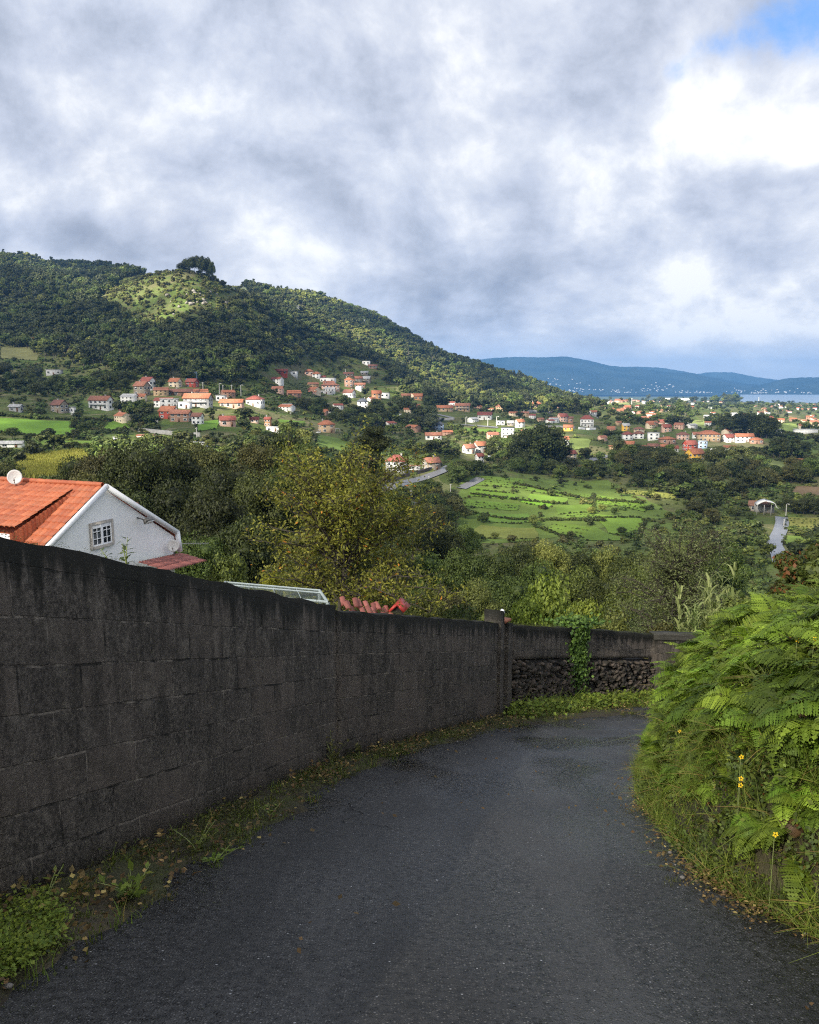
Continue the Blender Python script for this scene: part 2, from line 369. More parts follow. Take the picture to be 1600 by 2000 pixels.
M['bramble'] = leaf_mat('bramble_leaves', (.040, .062, .010), (.150, .200, .035), (.15, .06, .02), .03, trans=.3, vary=.3)
M['grass'] = leaf_mat('grass_blades', (.080, .120, .014), (.250, .320, .050), (.30, .22, .07), .10, trans=.35, vary=.3)
M['moss'] = leaf_mat('moss', (.030, .040, .006), (.090, .100, .016), vary=.3)
M['reed'] = leaf_mat('reed_leaves', (.15, .20, .05), (.46, .52, .20), trans=.35, vary=.15)
M['reeds_stem'] = plain('reed_stem', (.20, .24, .08), .6, 5, .2)
M['flower'] = plain('yellow_petal', (.85, .55, .02), .6, 9, .1)
M['litter'] = leaf_mat('fallen_leaves', (.06, .04, .015), (.26, .17, .06), (.45, .33, .12), .2, vary=.3)

# ---------------------------------------------------------------- fields: quads on the photograph's ground, resolved to places on the terrain
FIELDS = [ # corner pixels, colour, label, crop
 ([(905,928),(1190,938),(1330,1008),(880,1062)], (.115,.165,.034), 'broad green floor of the valley under the plots', 2),
 ([(-30,815),(156,824),(135,854),(-30,842)], (.13,.24,.030), 'bright meadow at the left edge below the grey shed', 0),
 ([(215,823),(262,823),(250,839),(198,841)], (.13,.23,.030), 'small bright meadow below the long stone wall', 0),
 ([(40,900),(178,885),(122,940),(50,940)], (.27,.25,.035), 'yellow maize field behind the satellite dish', 3),
 ([(60,862),(182,862),(185,874),(90,874)], (.12,.19,.030), 'narrow green strip above the yellow maize', 0),
 ([(384,827),(428,820),(425,838),(388,843)], (.13,.24,.035), 'green paddock beside the pink house', 0),
 ([(388,878),(447,878),(437,909),(385,900)], (.13,.19,.045), 'pale green plot behind the dark trees', 0),
 ([(545,819),(597,823),(592,832),(542,828)], (.13,.22,.035), 'light green plot left of the tan house', 0),
 ([(620,849),(700,868),(690,886),(615,872)], (.10,.15,.03), 'rough green plot below the tan house', 0),
 ([(897,834),(980,837),(975,846),(900,842)], (.14,.23,.04), 'green strip under the hillside road', 0),
 ([(1092,858),(1155,858),(1150,875),(1095,880)], (.14,.18,.05), 'pale field right of the dark grove', 0),
 ([(940,930),(1020,937),(1030,955),(925,948)], (.12,.19,.03), 'upper vineyard beside the side road', 1),
 ([(920,951),(1007,965),(1015,978),(915,969)], (.13,.22,.03), 'long green strip in the valley fields', 0),
 ([(1025,949),(1100,960),(1097,971),(1025,958)], (.13,.21,.03), 'green strip near the middle of the fields', 0),
 ([(1017,973),(1080,985),(1072,992),(1015,981)], (.15,.29,.03), 'brightest small green strip in the valley', 0),
 ([(912,976),(1015,985),(1012,998),(908,989)], (.12,.20,.03), 'lower green strip in the valley fields', 1),
 ([(940,1026),(1045,1032),(1055,1052),(895,1050)], (.17,.19,.045), 'olive meadow at the valley bottom', 0),
 ([(1087,1021),(1160,1032),(1140,1052),(1062,1036)], (.13,.20,.03), 'green vineyard at the valley bottom', 1),
 ([(1160,1005),(1264,1015),(1252,1052),(1190,1042)], (.15,.24,.035), 'bright open meadow at the valley bottom', 0),
 ([(1110,1000),(1158,1006),(1180,1016),(1095,1014)], (.12,.19,.03), 'small vineyard plot in the valley', 1),
 ([(1160,965),(1264,987),(1262,1001),(1158,982)], (.14,.23,.03), 'striped vineyard below the dark tree belt', 1),
 ([(1206,955),(1322,967),(1318,977),(1204,963)], (.20,.21,.05), 'yellowish vineyard against the tree belt', 1),
 ([(1537,1011),(1700,1011),(1700,1042),(1532,1036)], (.20,.20,.05), 'yellow field beyond the wet lane', 1),
 ([(1534,1047),(1700,1053),(1700,1072),(1529,1064)], (.14,.20,.04), 'green field beyond the wet lane', 0),
 ([(1553,950),(1700,953),(1700,971),(1542,967)], (.17,.12,.07), 'brown ploughed field at the right edge', 0),
 ([(1469,893),(1537,905),(1540,921),(1495,920)], (.15,.18,.06), 'pale slope under the dark grove', 0),
 ([(1494,824),(1562,829),(1560,842),(1500,842)], (.20,.26,.07), 'sunlit green field beyond the grove', 0),
 ([(1344,819),(1380,821),(1378,837),(1348,835)], (.20,.24,.08), 'sunlit plots left of the dark grove', 0),
 ([(1540,813),(1700,823),(1700,833),(1530,826)], (.38,.24,.13), 'sunlit bare clay ground on the plain', 0),
 ([(1035,965),(1110,974),(1105,985),(1030,976)], (.14,.23,.035), 'green plot right of the brightest small strip', 0),
 ([(1085,990),(1160,985),(1165,1000),(1090,1006)], (.12,.19,.03), 'green plot between two vineyards', 0),
 ([(1115,962),(1155,966),(1155,978),(1110,974)], (.11,.17,.03), 'dark green plot left of the striped vineyard', 1),
 ([(930,1000),(1030,1004),(1060,1020),(935,1018)], (.12,.20,.035), 'long green plot above the olive meadow', 0),
 ([(1160,1028),(1185,1042),(1240,1056),(1130,1056)], (.13,.20,.035), 'green slope under the bright open meadow', 0),
 ([(770,757),(808,760),(822,768),(772,768)], (.14,.15,.06), 'stepped terraces beside the highest houses', 1),
 ([(540,742),(600,745),(640,765),(545,772)], (.12,.14,.05), 'stepped terraces below the red roofed row', 1),
 ([(0,677),(85,682),(70,705),(0,700)], (.17,.17,.07), 'pale hill meadow below the orange cottage', 0),
 ([(1270,790),(1330,792),(1335,800),(1268,798)], (.22,.25,.10), 'sunlit pale plot on the far plain', 0),
 ([(1190,786),(1250,788),(1245,797),(1185,795)], (.22,.25,.09), 'sunlit plot left on the far plain', 0),
]
def inpoly(x, y, P):
    r = False; n = len(P)
    for i in range(n):
        x0, y0 = P[i]; x1, y1 = P[(i+1) % n]
        if (y0 > y) != (y1 > y) and x < (x1-x0)*(y-y0)/(y1-y0)+x0: r = not r
    return r
FPOLY = [f[0] for f in FIELDS]

# ---------------------------------------------------------------- setting: ground
m, t, p, o = mat('ground_cover'); M['ground'] = m
g = t.node('ShaderNodeNewGeometry').outputs['Position']
n1 = t.noise(g, .012, 5, .6); n2 = t.noise(g, .06, 5, .65); n3 = t.noise(g, .6, 4, .6)
c = t.mix(t.ramp(n1, .38, .62), (.075, .100, .024, 1), (.135, .150, .050, 1))
vp = t.node('ShaderNodeTexVoronoi', inp={'Vector': t.vmath('ADD', t.vscale(g, 1, .45, 0), t.vmath('MULTIPLY', t.node('ShaderNodeTexNoise', inp={'Vector': g, 'Scale': .02, 'Detail': 3.0}).outputs['Color'], (28, 28, 0))), 'Scale': .032, 'Randomness': .85})
vq = t.node('ShaderNodeSeparateColor', inp={0: vp.outputs['Color']})
c = t.mix(t.ramp(vq.outputs[0], .45, .75, 0, .75), c, (.125, .180, .040, 1)); c = t.mix(t.ramp(vq.outputs[1], .70, .85, 0, .6), c, (.19, .165, .09, 1)); c = t.mix(t.ramp(vq.outputs[2], .6, .8, 0, .6), c, (.055, .080, .018, 1))
c = t.mix(t.ramp(n2, .46, .66, 0, .75), c, (.135, .110, .060, 1)); zz = t.node('ShaderNodeSeparateXYZ', inp={0: g}); ter = t.math('FRACT', t.math('ADD', t.math('MULTIPLY', zz.outputs[2], .42), t.math('MULTIPLY', t.noise(g, .03, 3), 2.2)))
tmask = mul2(t, t.ramp(ter, .80, .90), mul2(t, t.ramp(t.noise(g, .018, 3), .44, .56), mul2(t, t.ramp(zz.outputs[2], -44, -34), t.ramp(zz.outputs[2], 45, 60, 1, 0))))
c = t.mix(t.math('MULTIPLY', tmask, .8), c, (.21, .18, .11, 1)); c = t.mix(mul2(t, mul2(t, t.ramp(ter, .62, .78), t.ramp(ter, .80, .84, 1, 0)), .4), c, (.05, .06, .02, 1))
c = t.mix(t.ramp(n3, .35, .75, 0, .6), c, (.035, .055, .015, 1))
t.set(p, 'Base Color', c); t.set(p, 'Roughness', .95); t.set(p, 'Specular IOR Level', .1); bump(t, p, n3, .6, .4)
ni, nj = len(US), len(LY)
ii, jj = np.meshgrid(np.arange(ni-1), np.arange(nj-1), indexing='ij'); b = ii*nj+jj
mb = MB(); mb.quads(np.stack([X2, Y2, Z], -1).reshape(-1, 3), np.stack([b, b+nj, b+nj+1, b+1], -1).reshape(-1, 4))
tag(mb.obj('ground', M['ground'], smooth=True), 'green valley floor and hillside terrain', kind='structure')

def drape(poly, nx, ny, lift, m_, name, label, kind='structure'):
    A, B_, C_, D_ = [hit(*q) or at(q[0], q[1], 900) for q in poly]
    V = []
    for j in range(ny+1):
        for i in range(nx+1):
            a, b2 = i/nx, j/ny
            q = (A*(1-a)+B_*a)*(1-b2)+(D_*(1-a)+C_*a)*b2
            jx = math.sin(i*2.1+j*1.3+A.x)*.012*(B_-A).length if (j in (0, ny) or i in (0, nx)) else 0
            V.append((q.x+jx, q.y+jx*.6, H(q.x+jx, q.y+jx*.6)+lift))
    Q = [(j*(nx+1)+i, j*(nx+1)+i+1, (j+1)*(nx+1)+i+1, (j+1)*(nx+1)+i) for j in range(ny) for i in range(nx)]
    mb = MB(); mb.quads(np.array(V), Q); ob = mb.obj(name, m_, smooth=True); tag(ob, label, kind=kind)
    return A, B_, C_, D_
FM = {}
def field_mat(c):
    if c not in FM:
        m, t, p, o = mat('field_grass'); g = t.node('ShaderNodeNewGeometry').outputs['Position']
        n1 = t.noise(g, .05, 4, .6); n2 = t.noise(g, 1.1, 5, .7)
        cc = t.mix(t.ramp(n1, .3, .7), tuple(x*.75 for x in c)+(1,), tuple(min(1, x*1.2) for x in c)+(1,))
        cc = t.mix(t.ramp(n2, .45, .8, 0, .55), cc, tuple(x*.45 for x in c)+(1,))
        t.set(p, 'Base Color', cc); t.set(p, 'Roughness', .9); t.set(p, 'Specular IOR Level', .1); bump(t, p, n2, .5, .2); FM[c] = m
    return FM[c]
fq = []
for poly, c, lab, crop in FIELDS:
    fq.append((drape(poly, *((40, 24, .10) if crop == 2 else (12, 8, .25)), field_mat(c), 'field', lab), crop, poly))

# sea, far shore hills
def sheet(name, V, m_, label, lab_kind='structure'):
    mb = MB(); mb.quads(np.array(V), [(0, 1, 2, 3)]); return tag(mb.obj(name, m_), label, kind=lab_kind)
m, t, p, o = mat('sea_water'); M['sea'] = m
t.set(p, 'Base Color', (.16, .21, .27, 1)); t.set(p, 'Roughness', .45); g = t.node('ShaderNodeNewGeometry').outputs['Position']
bump(t, p, t.noise(t.vscale(g, .02, .05, 1), 1, 3), .2, 1)
sheet('sea', [(1400, 3500, -108), (12000, 3500, -108), (16000, 20000, -108), (8000, 20000, -108)], M['sea'], 'calm inlet of sea beyond the plain')
m, t, p, o = mat('far_hill_cover'); M['far'] = m
g = t.node('ShaderNodeNewGeometry').outputs['Position']; n = t.noise(g, .004, 5, .6)
t.set(p, 'Base Color', t.mix(t.ramp(n, .35, .65), (.008, .018, .014, 1), (.022, .034, .026, 1))); t.set(p, 'Roughness', 1.0); t.set(p, 'Specular IOR Level', 0.0)
def mountain(ridge, Y, name, label, base=-112, depth=1500, seed=1):
    rs = np.random.RandomState(seed); px = np.linspace(ridge[0][0], ridge[-1][0], 180)
    rr = np.interp(px, [a for a, _ in ridge], [b for _, b in ridge]); ph = rs.rand(6)*6
    V = []; prs = np.linspace(-1, 1, 25)
    for a, r in zip(px, rr):
        q = at(a, r, Y)
        for s in prs:
            w = (1-abs(s))**.8 if s < 0 else (1-s)
            z = base+(q.z-base)*w + math.sin(a*.045+s*3+ph[0])*9*(1-abs(s))*abs(s)*4+math.sin(a*.11+s*6+ph[1])*5*abs(s)*(1-abs(s))*4+math.sin(a*.35+ph[2])*1.5*w
            V.append((q.x*(1+s*depth/Y), Y+s*depth, z))
    mb = MB(); k = 25; n_ = len(px)
    mb.quads(np.array(V), [(i*k+j, (i+1)*k+j, (i+1)*k+j+1, i*k+j+1) for i in range(n_-1) for j in range(k-1)])
    return tag(mb.obj(name, M['far'], smooth=True), label, kind='structure')
mountain([(560,745),(700,715),(850,702),(930,703),(965,699),(1010,697),(1060,698),(1105,696),(1150,704),(1190,714),(1245,719),(1300,727),(1350,729),(1400,740),(1450,749),(1490,752),(1560,760),(1640,768)], 8200, 'hill', 'broad blue mountain across the inlet', depth=1300, seed=3)
mountain([(1420,768),(1460,757),(1500,748),(1535,739),(1570,737),(1600,737),(1680,728),(1800,735)], 7700, 'hill', 'blue wooded hill at the right across the inlet', depth=850, seed=5)
mountain([(1100,740),(1190,718),(1240,716),(1290,718),(1340,726),(1420,742),(1560,768)], 9100, 'hill', 'faint middle ridge behind the mountain', depth=500, seed=8)
mountain([(1260,765),(1330,735),(1385,727),(1430,727),(1480,737),(1530,743),(1600,741),(1800,745)], 9900, 'hill', 'faintest ridge farthest away', depth=300, seed=9)

# ---------------------------------------------------------------- road, verge, bank
m, t, p, o = mat('wet_asphalt'); M['asphalt'] = m
g = t.node('ShaderNodeNewGeometry').outputs['Position']
wet = t.noise(t.vscale(g, 1.0, .55, 1.0), .75, 4, .5, .25); nbig = t.noise(g, .45, 3, .5, 0, None); nm = t.noise(g, 26, 5, .7); nf = t.noise(g, 95, 3, .7)
vo = t.node('ShaderNodeTexVoronoi', inp={'Vector': g, 'Scale': 75.0}); vc = t.node('ShaderNodeSeparateColor', inp={0: vo.outputs['Color']})
vd = t.node('ShaderNodeTexVoronoi', inp={'Vector': g, 'Scale': 24.0, 'Randomness': 1.0}); vdc = t.node('ShaderNodeSeparateColor', inp={0: vd.outputs['Color']})
c = t.mix(t.ramp(nm, .35, .65), (.005, .005, .005, 1), (.044, .043, .042, 1))
c = t.mix(mul2(t, t.ramp(vc.outputs[0], .55, .95, 0, 1), t.ramp(vo.outputs['Distance'], .25, .5, 1, 0)), c, (.15, .148, .145, 1))
spk = mul2(t, t.ramp(vdc.outputs[0], .86, .91), t.ramp(vd.outputs['Distance'], .08, .15, 1, 0))
c = t.mix(mul2(t, spk, .9), c, (.55, .55, .56, 1))
dk = t.ramp(t.noise(t.vscale(g, .9, .5, 1, (4, 2, 0)), .8, 4, .55, 1.0), .50, .68)
c = t.mix(mul2(t, dk, .38), c, (.009, .009, .009, 1))
trk = t.noise(t.vscale(g, 1.9, .10, 1, (2, 0, 0)), 1.0, 3, .5); c = t.mix(t.ramp(trk, .50, .64, 0, .42), c, (.062, .061, .060, 1)); c = t.mix(t.ramp(trk, .36, .46, .35, 0), c, (.010, .010, .010, 1))
# hairline cracks
cw = t.node('ShaderNodeTexVoronoi', feature='DISTANCE_TO_EDGE', inp={'Vector': t.vmath('ADD', g, t.node('ShaderNodeTexNoise', inp={'Vector': g, 'Scale': 1.2, 'Detail': 4.0}).outputs['Color']), 'Scale': .33})
ck = mul2(t, t.ramp(cw.outputs['Distance'], .0, .007, 1, 0), t.ramp(nbig, .49, .56))
c = t.mix(mul2(t, ck, .85), c, (.006, .006, .006, 1))
t.set(p, 'Base Color', c)
wm = t.math('MULTIPLY', t.ramp(wet, .38, .64), t.ramp(t.node('ShaderNodeSeparateXYZ', inp={0: g}).outputs[1], 3, 9, .55, 1.0))
t.set(p, 'Roughness', t.math('SUBTRACT', t.ramp(nm, .3, .7, .52, .74), mul2(t, wm, .44))); t.set(p, 'Specular IOR Level', .5)
hgt = t.math('SUBTRACT', t.math('ADD', mul2(t, nf, .5), mul2(t, t.ramp(vo.outputs['Distance'], 0, .5, 1, 0), .8)), mul2(t, ck, 1.5))
b_ = t.node('ShaderNodeBump', inp={'Strength': t.math('SUBTRACT', .80, mul2(t, wm, .50)), 'Distance': .012, 'Height': hgt}); t.l.new(b_.outputs[0], p.inputs['Normal'])

wall_px = [(0,1790),(330,1634),(660,1490),(985,1402),(1120,1382),(1270,1370)]
WP = [on_road(*q) for q in wall_px]
D0 = (WP[2]-WP[0]).normalized()
P_back = WP[0]-D0*((WP[0].y+3.5)/D0.y)
WP = [P_back, WP[0], WP[2], WP[3], WP[4], WP[5]]
p6 = Vector((WP[5].x+1.5, WP[5].y+.25, 0)); p7 = Vector((p6.x+2.6, p6.y-.3, 0)); p8 = Vector((p7.x+3.5, p7.y-1.3, 0))
for q in (p6, p7, p8): q.z = road_z(q.x, q.y); WP.append(q)
def wallx(y):
    ys = [q.y for q in WP[:7]]; xs = [q.x for q in WP[:7]]; return float(np.interp(y, ys, xs))
V = []; ys = np.linspace(-5, WP[6].y+.05, 60); nx = 24
for y in ys:
    x0 = wallx(y)-.05; x1 = 15.5
    for i in range(nx+1):
        x = x0+(x1-x0)*i/nx; V.append((x, y, road_z(x, y)+.012*math.sin(x*2.2+y*.9)+.008*math.sin(y*2.7-x)))
mb = MB(); mb.quads(np.array(V), [(j*(nx+1)+i, j*(nx+1)+i+1, (j+1)*(nx+1)+i+1, (j+1)*(nx+1)+i) for j in range(len(ys)-1) for i in range(nx)])
tag(mb.obj('road', M['asphalt'], smooth=True), 'wet dark asphalt lane running downhill beside the wall', kind='structure')

m, t, p, o = mat('mossy_soil'); M['soil'] = m
g = t.node('ShaderNodeNewGeometry').outputs['Position']; n1 = t.noise(g, 1.6, 5, .6); n2 = t.noise(g, 14, 5, .7); n3 = t.noise(g, 60, 3, .6)
c = t.mix(t.ramp(n2, .35, .65), (.020, .014, .008, 1), (.055, .042, .018, 1)); c = t.mix(t.ramp(n1, .42, .62, 0, .8), c, (.050, .055, .010, 1))
zz = t.node('ShaderNodeSeparateXYZ', inp={0: g}); ter = t.math('FRACT', t.math('ADD', t.math('MULTIPLY', zz.outputs[2], .42), t.math('MULTIPLY', t.noise(g, .03, 3), 2.2)))
tmask = mul2(t, t.ramp(ter, .80, .90), mul2(t, t.ramp(t.noise(g, .018, 3), .44, .56), mul2(t, t.ramp(zz.outputs[2], -44, -34), t.ramp(zz.outputs[2], 45, 60, 1, 0))))
c = t.mix(t.math('MULTIPLY', tmask, .8), c, (.21, .18, .11, 1)); c = t.mix(mul2(t, mul2(t, t.ramp(ter, .62, .78), t.ramp(ter, .80, .84, 1, 0)), .4), c, (.05, .06, .02, 1))
c = t.mix(t.ramp(n3, .62, .72, 0, .5), c, (.14, .11, .05, 1))
t.set(p, 'Base Color', c); t.set(p, 'Roughness', .85); bump(t, p, t.math('ADD', n2, n3), .8, .02)
edge_px = [(0,1945),(100,1880),(200,1815),(300,1765),(400,1697),(500,1630),(600,1568),(645,1530),(720,1500),(850,1455),(985,1424),(1100,1406),(1300,1390)]
EP = [on_road(*q) for q in edge_px]; e0 = (EP[0]-EP[2]).normalized()
EP = [EP[0]+e0*4.0]+EP; V = []; nv = 300
ey = [q.y for q in EP]; ex = [q.x for q in EP]
vy = np.linspace(-2.5, EP[-1].y, nv)
for y in vy:
    x0 = wallx(y)-.02; x1 = float(np.interp(y, ey, ex))+.05*math.sin(y*5.1)+.03*math.sin(y*13.7+1)+.04*math.sin(y*2.3)
    for i in range(9):
        a = i/8; x = x0+(x1-x0)*a
        V.append((x, y, road_z(x, y)+(.03*(1-a)**1.3+.010*math.sin(y*9+i*2))*(a < 1)*1.0+(.022 if a < 1 else -.02)))
mb = MB(); mb.quads(np.array(V), [(j*9+i, j*9+i+1, (j+1)*9+i+1, (j+1)*9+i) for j in range(nv-1) for i in range(8)])
tag(mb.obj('path_verge', M['soil'], smooth=True), 'mossy soil strip between the wall and the asphalt', kind='structure')

bank_px = [(1600,1830),(1450,1757),(1385,1710),(1330,1650),(1262,1565),(1255,1500),(1290,1450),(1330,1400)]
BP = [on_road(*q) for q in bank_px]
BP = [Vector((3.2, -4.5, 0)), Vector((2.45, 0, 0)), Vector((2.15, 2.2, 0))]+BP+[Vector((7.2, 16.6, 0)), Vector((11, 17.2, 0)), Vector((18, 16.5, 0))]
def bank_d(x, y):
    best = 1e9; sg = 1
    for a, b2 in zip(BP[:-1], BP[1:]):
        ax, ay = a.x, a.y; dx, dy = b2.x-ax, b2.y-ay; L2 = dx*dx+dy*dy
        tt = min(max(((x-ax)*dx+(y-ay)*dy)/L2, 0), 1); qx, qy = ax+dx*tt-x, ay+dy*tt-y; d = math.hypot(qx, qy)
        if d < best: best = d; sg = 1 if dy*(x-ax)-dx*(y-ay) > 0 else -1
    return best*sg
def bank_z(x, y):
    d = bank_d(x, y)
    if d <= 0: return road_z(x, y)-.12
    hh = 1.62*(1-math.exp(-d/.46))+.13*min(d, 4)
    hh *= 1-.30*min(max((y-9.5)/6, 0), 1)
    return road_z(x, y)-.02+hh+.12*math.sin(x*2.1+y*1.7+1)*min(d*1.5, 1)+.08*math.sin(y*3.9+x*2.6)*min(d*1.5, 1)
xs = np.linspace(1.3, 17, 150); ysb = np.linspace(-4, 17.6, 190)
V = [(x, y, bank_z(x, y)) for y in ysb for x in xs]; n_ = len(xs)
mb = MB(); mb.quads(np.array(V), [(j*n_+i, j*n_+i+1, (j+1)*n_+i+1, (j+1)*n_+i) for j in range(len(ysb)-1) for i in range(n_-1)])
tag(mb.obj('embankment_ground', M['soil'], smooth=True), 'earth bank under the ferns on the inside of the bend', kind='structure')

# ---------------------------------------------------------------- walls
def wall_mat(name, blocks=True, cw_=.54, ch=.27, lo=(.016, .015, .014), hi=(.135, .120, .104)):
    m, t, p, o = mat(name); uv = t.node('ShaderNodeUVMap', uv_map='UVMap').outputs[0]
    g = t.node('ShaderNodeNewGeometry').outputs['Position']
    sv = t.node('ShaderNodeSeparateXYZ', inp={0: uv}); vv = sv.outputs[1]
    br = t.node('ShaderNodeTexBrick', offset=.5, inp={'Vector': t.vmath('ADD', uv, t.vmath('MULTIPLY', t.node('ShaderNodeTexNoise', inp={'Vector': uv, 'Scale': 3.0, 'Detail': 3.0}).outputs['Color'], (.0, .035, 0))), 'Color1': (0, 0, 0, 1), 'Color2': (1, 1, 1, 1), 'Mortar': (.5, .5, .5, 1), 'Scale': 1.0, 'Mortar Size': .009, 'Mortar Smooth': .3, 'Bias': 0.0, 'Brick Width': cw_, 'Row Height': ch})
    streak = t.noise(t.vscale(uv, 7, .7, 1), 1.0, 6, .65); str2 = t.noise(t.vscale(uv, 22, 1.6, 1), 1.0, 4, .6); n1 = t.noise(uv, .9, 5, .6); nf = t.noise(g, 38, 5, .75); nh = t.noise(g, 140, 2, .6)
    c = t.mix(t.ramp(nf, .3, .7), tuple(lo)+(1,), tuple(hi)+(1,))
    bc = t.node('ShaderNodeSeparateColor', inp={0: br.outputs['Color']}).outputs[0]
    if blocks:
        c = t.mix(t.ramp(bc, .3, 1, 0, .55), c, (.135, .112, .094, 1))
    c = t.mix(mul2(t, t.ramp(streak, .44, .66, 0, .62), t.ramp(vv, .1, 1.5, .35, 1.0)), c, (.014, .014, .012, 1))
    mot = t.noise(t.vscale(uv, 1, .55, 1), 5.5, 9, .78); c = t.mix(t.ramp(mot, .50, .66, 0, .6), c, (.185, .165, .140, 1)); c = t.mix(t.ramp(mot, .34, .46, .6, 0), c, (.012, .012, .011, 1))
    blot = t.noise(uv, 2.2, 6, .7); c = t.mix(t.ramp(blot, .50, .70, 0, .55), c, (.018, .018, .015, 1))
    c = t.mix(t.ramp(t.noise(uv, 16, 5, .75), .56, .72, 0, .55), c, (.19, .165, .14, 1))
    c = t.mix(mul2(t, t.ramp(n1, .42, .62, 0, .7), t.ramp(vv, .2, 1.3, 1.0, .25)), c, (.112, .094, .082, 1))
    if blocks:
        mk = mul2(t, br.outputs['Fac'], t.ramp(t.noise(uv, 7, 5, .7), .46, .62))
        c = t.mix(mul2(t, mk, .85), c, (.22, .195, .165, 1))
        mk2 = mul2(t, br.outputs['Fac'], t.ramp(t.noise(uv, 2.6, 4, .6), .38, .5, 1, 0)); c = t.mix(mul2(t, mk2, .9), c, (.012, .012, .011, 1))
    top = t.node('ShaderNodeAttribute', attribute_name='UVTop')
    tuv = t.node('ShaderNodeSeparateXYZ', inp={0: t.node('ShaderNodeUVMap', uv_map='UVTop').outputs[0]}).outputs[1]   # distance below the coping
    edge = t.math('ADD', tuv, t.math('MULTIPLY', t.math('SUBTRACT', streak, .5), -.75))
    c = t.mix(t.ramp(edge, .10, .30, .92, 0), c, (.008, .009, .007, 1))
    mossm = t.ramp(t.math('ADD', vv, t.math('MULTIPLY', t.math('SUBTRACT', t.noise(uv, 5, 4), .5), .35)), .02, .20, .75, 0)
    c = t.mix(mossm, c, (.020, .022, .009, 1))
    t.set(p, 'Base Color', c); t.set(p, 'Roughness', .92); t.set(p, 'Specular IOR Level', .25)
    hh = t.math('ADD', t.math('MULTIPLY', nf, .6), t.math('MULTIPLY', nh, .4))
    if blocks: hh = t.math('SUBTRACT', hh, t.math('MULTIPLY', br.outputs['Fac'], .9))
    bump(t, p, hh, .9, .018)
    return m
M['block'] = wall_mat('weathered_blockwork'); M['render'] = wall_mat('weathered_render', False); M['blockpale'] = wall_mat('paler_blockwork', True, .5, .25, (.030, .027, .024), (.10, .088, .076))
def wall_slab(name, A, B_, tA, tB, m_, thick=.2, z0=None, label=None, parent=None, lo=0.0, u0=0.0, n=None, seed=0, front=0.0, loB=None, hA=None):
    """a slab between road points A and B, tops at heights tA, tB over its foot, foot lifted by lo"""
    d = Vector((B_.x-A.x, B_.y-A.y, 0)); L = d.length; d.normalize(); nrm = Vector((-d.y, d.x, 0))
    if nrm.x > 0 and d.y > .5: nrm = -nrm
    rs = np.random.RandomState(seed); n = n or max(4, int(L/.12)); nz = 8
    V = []; UV = []; UT = []
    for side in (0, 1):
        for i in range(n+1):
            a = i/n; base = A.lerp(B_, a); h = tA+(tB-tA)*a; l0 = lo+((loB if loB is not None else lo)-lo)*a
            topj = .010*math.sin(a*L*7+seed)+rs.randn()*.004
            for k in range(nz+1):
                w = k/nz; v = l0+(h-l0)*w+(topj if k == nz else 0)
                off = (nrm*thick if side else -nrm*front)
                jx = rs.randn()*.003
                V.append((base.x+off.x+nrm.x*jx, base.y+off.y+nrm.y*jx, base.z+v-(.12 if k == 0 and lo <= 0 else 0)))
                UV.append((u0+a*L*1.05, v)); UT.append((a, h-v))
    st = (n+1)*(nz+1); Q = []
    for i in range(n):
        for k in range(nz):
            b0 = i*(nz+1)+k; Q.append((b0, b0+nz+1, b0+nz+2, b0+1)); b1 = st+b0; Q.append((b1, b1+1, b1+nz+2, b1+nz+1))
        b0 = i*(nz+1)+nz; Q.append((b0, b0+nz+1, st+b0+nz+1, st+b0))
        b0 = i*(nz+1); Q.append((b0, st+b0, st+b0+nz+1, b0+nz+1))
    for i in (0, n):
        for k in range(nz):
            b0 = i*(nz+1)+k; Q.append((b0, b0+1, st+b0+1, st+b0))
    mb = MB(); mb.quads(np.array(V), Q); o = mb.obj(name, m_, parent=parent)
    me = o.data
    for nm, dat in (('UVMap', UV), ('UVTop', UT)):
        l = me.uv_layers.new(name=nm); vi = np.zeros(len(me.loops), np.int32); me.loops.foreach_get('vertex_index', vi)
        l.data.foreach_set('uv', np.array(dat, np.float32)[vi].ravel())
    return o
def top_h(q, px, row):   # height of the wall top over its foot where the top shows at this pixel row
    z = at(px, row, q.y).z; return z-q.z
h0 = top_h(WP[1], 0, 1032); h2 = top_h(WP[2], 660, 1185); h3 = top_h(WP[3], 985, 1218); h4 = top_h(WP[4], 1120, 1228); h5 = top_h(WP[5], 1270, 1240)
print('WALL', [tuple(round(c, 2) for c in q) for q in WP], h0, h2, h3, h4, h5)
cwall = empty('concrete_wall', WP[1], 0, 'long dark block wall streaked with black algae, running down the left of the lane', 'wall')
def P_(o, root): o.parent = root; o.matrix_parent_inverse = Matrix.Translation(root.location).inverted(); return o
hb = h0+(h0-h2)*(WP[1].y-WP[0].y)/(WP[2].y-WP[1].y)*.2
P_(wall_slab('wall_panel', WP[0], WP[1], hb, h0, M['block'], u0=-8, seed=1), cwall)
P_(wall_slab('wall_panel', WP[1]+D0*.001, WP[2], h0, h2, M['block'], u0=0, seed=2), cwall)
q3 = WP[3].lerp(WP[2], .035)
P_(wall_slab('wall_panel', WP[2]+Vector((.004, .004, 0)), q3, h2-.05, h3, M['block'], u0=7.3, seed=3), cwall)
def post(name, q, h, w, root, m_, d=None, dir_=None, label=None):
    mb = MB(); dd = dir_ or (WP[3]-WP[2]); an = math.atan2(dd.y, dd.x)
    o = wall_slab(name, q-dd.normalized()*w/2, q+dd.normalized()*w/2, h, h, m_, thick=(d or w)+.05, n=6, seed=9, front=.05, u0=3)
    if label: o['label'] = label
    return P_(o, root)
post('pillar', WP[3].lerp(WP[2], .055), top_h(WP[3], 985, 1194), .22, cwall, M['render'])
post('pillar', WP[3].lerp(WP[4], .03), h3+.02, .30, cwall, M['render'])
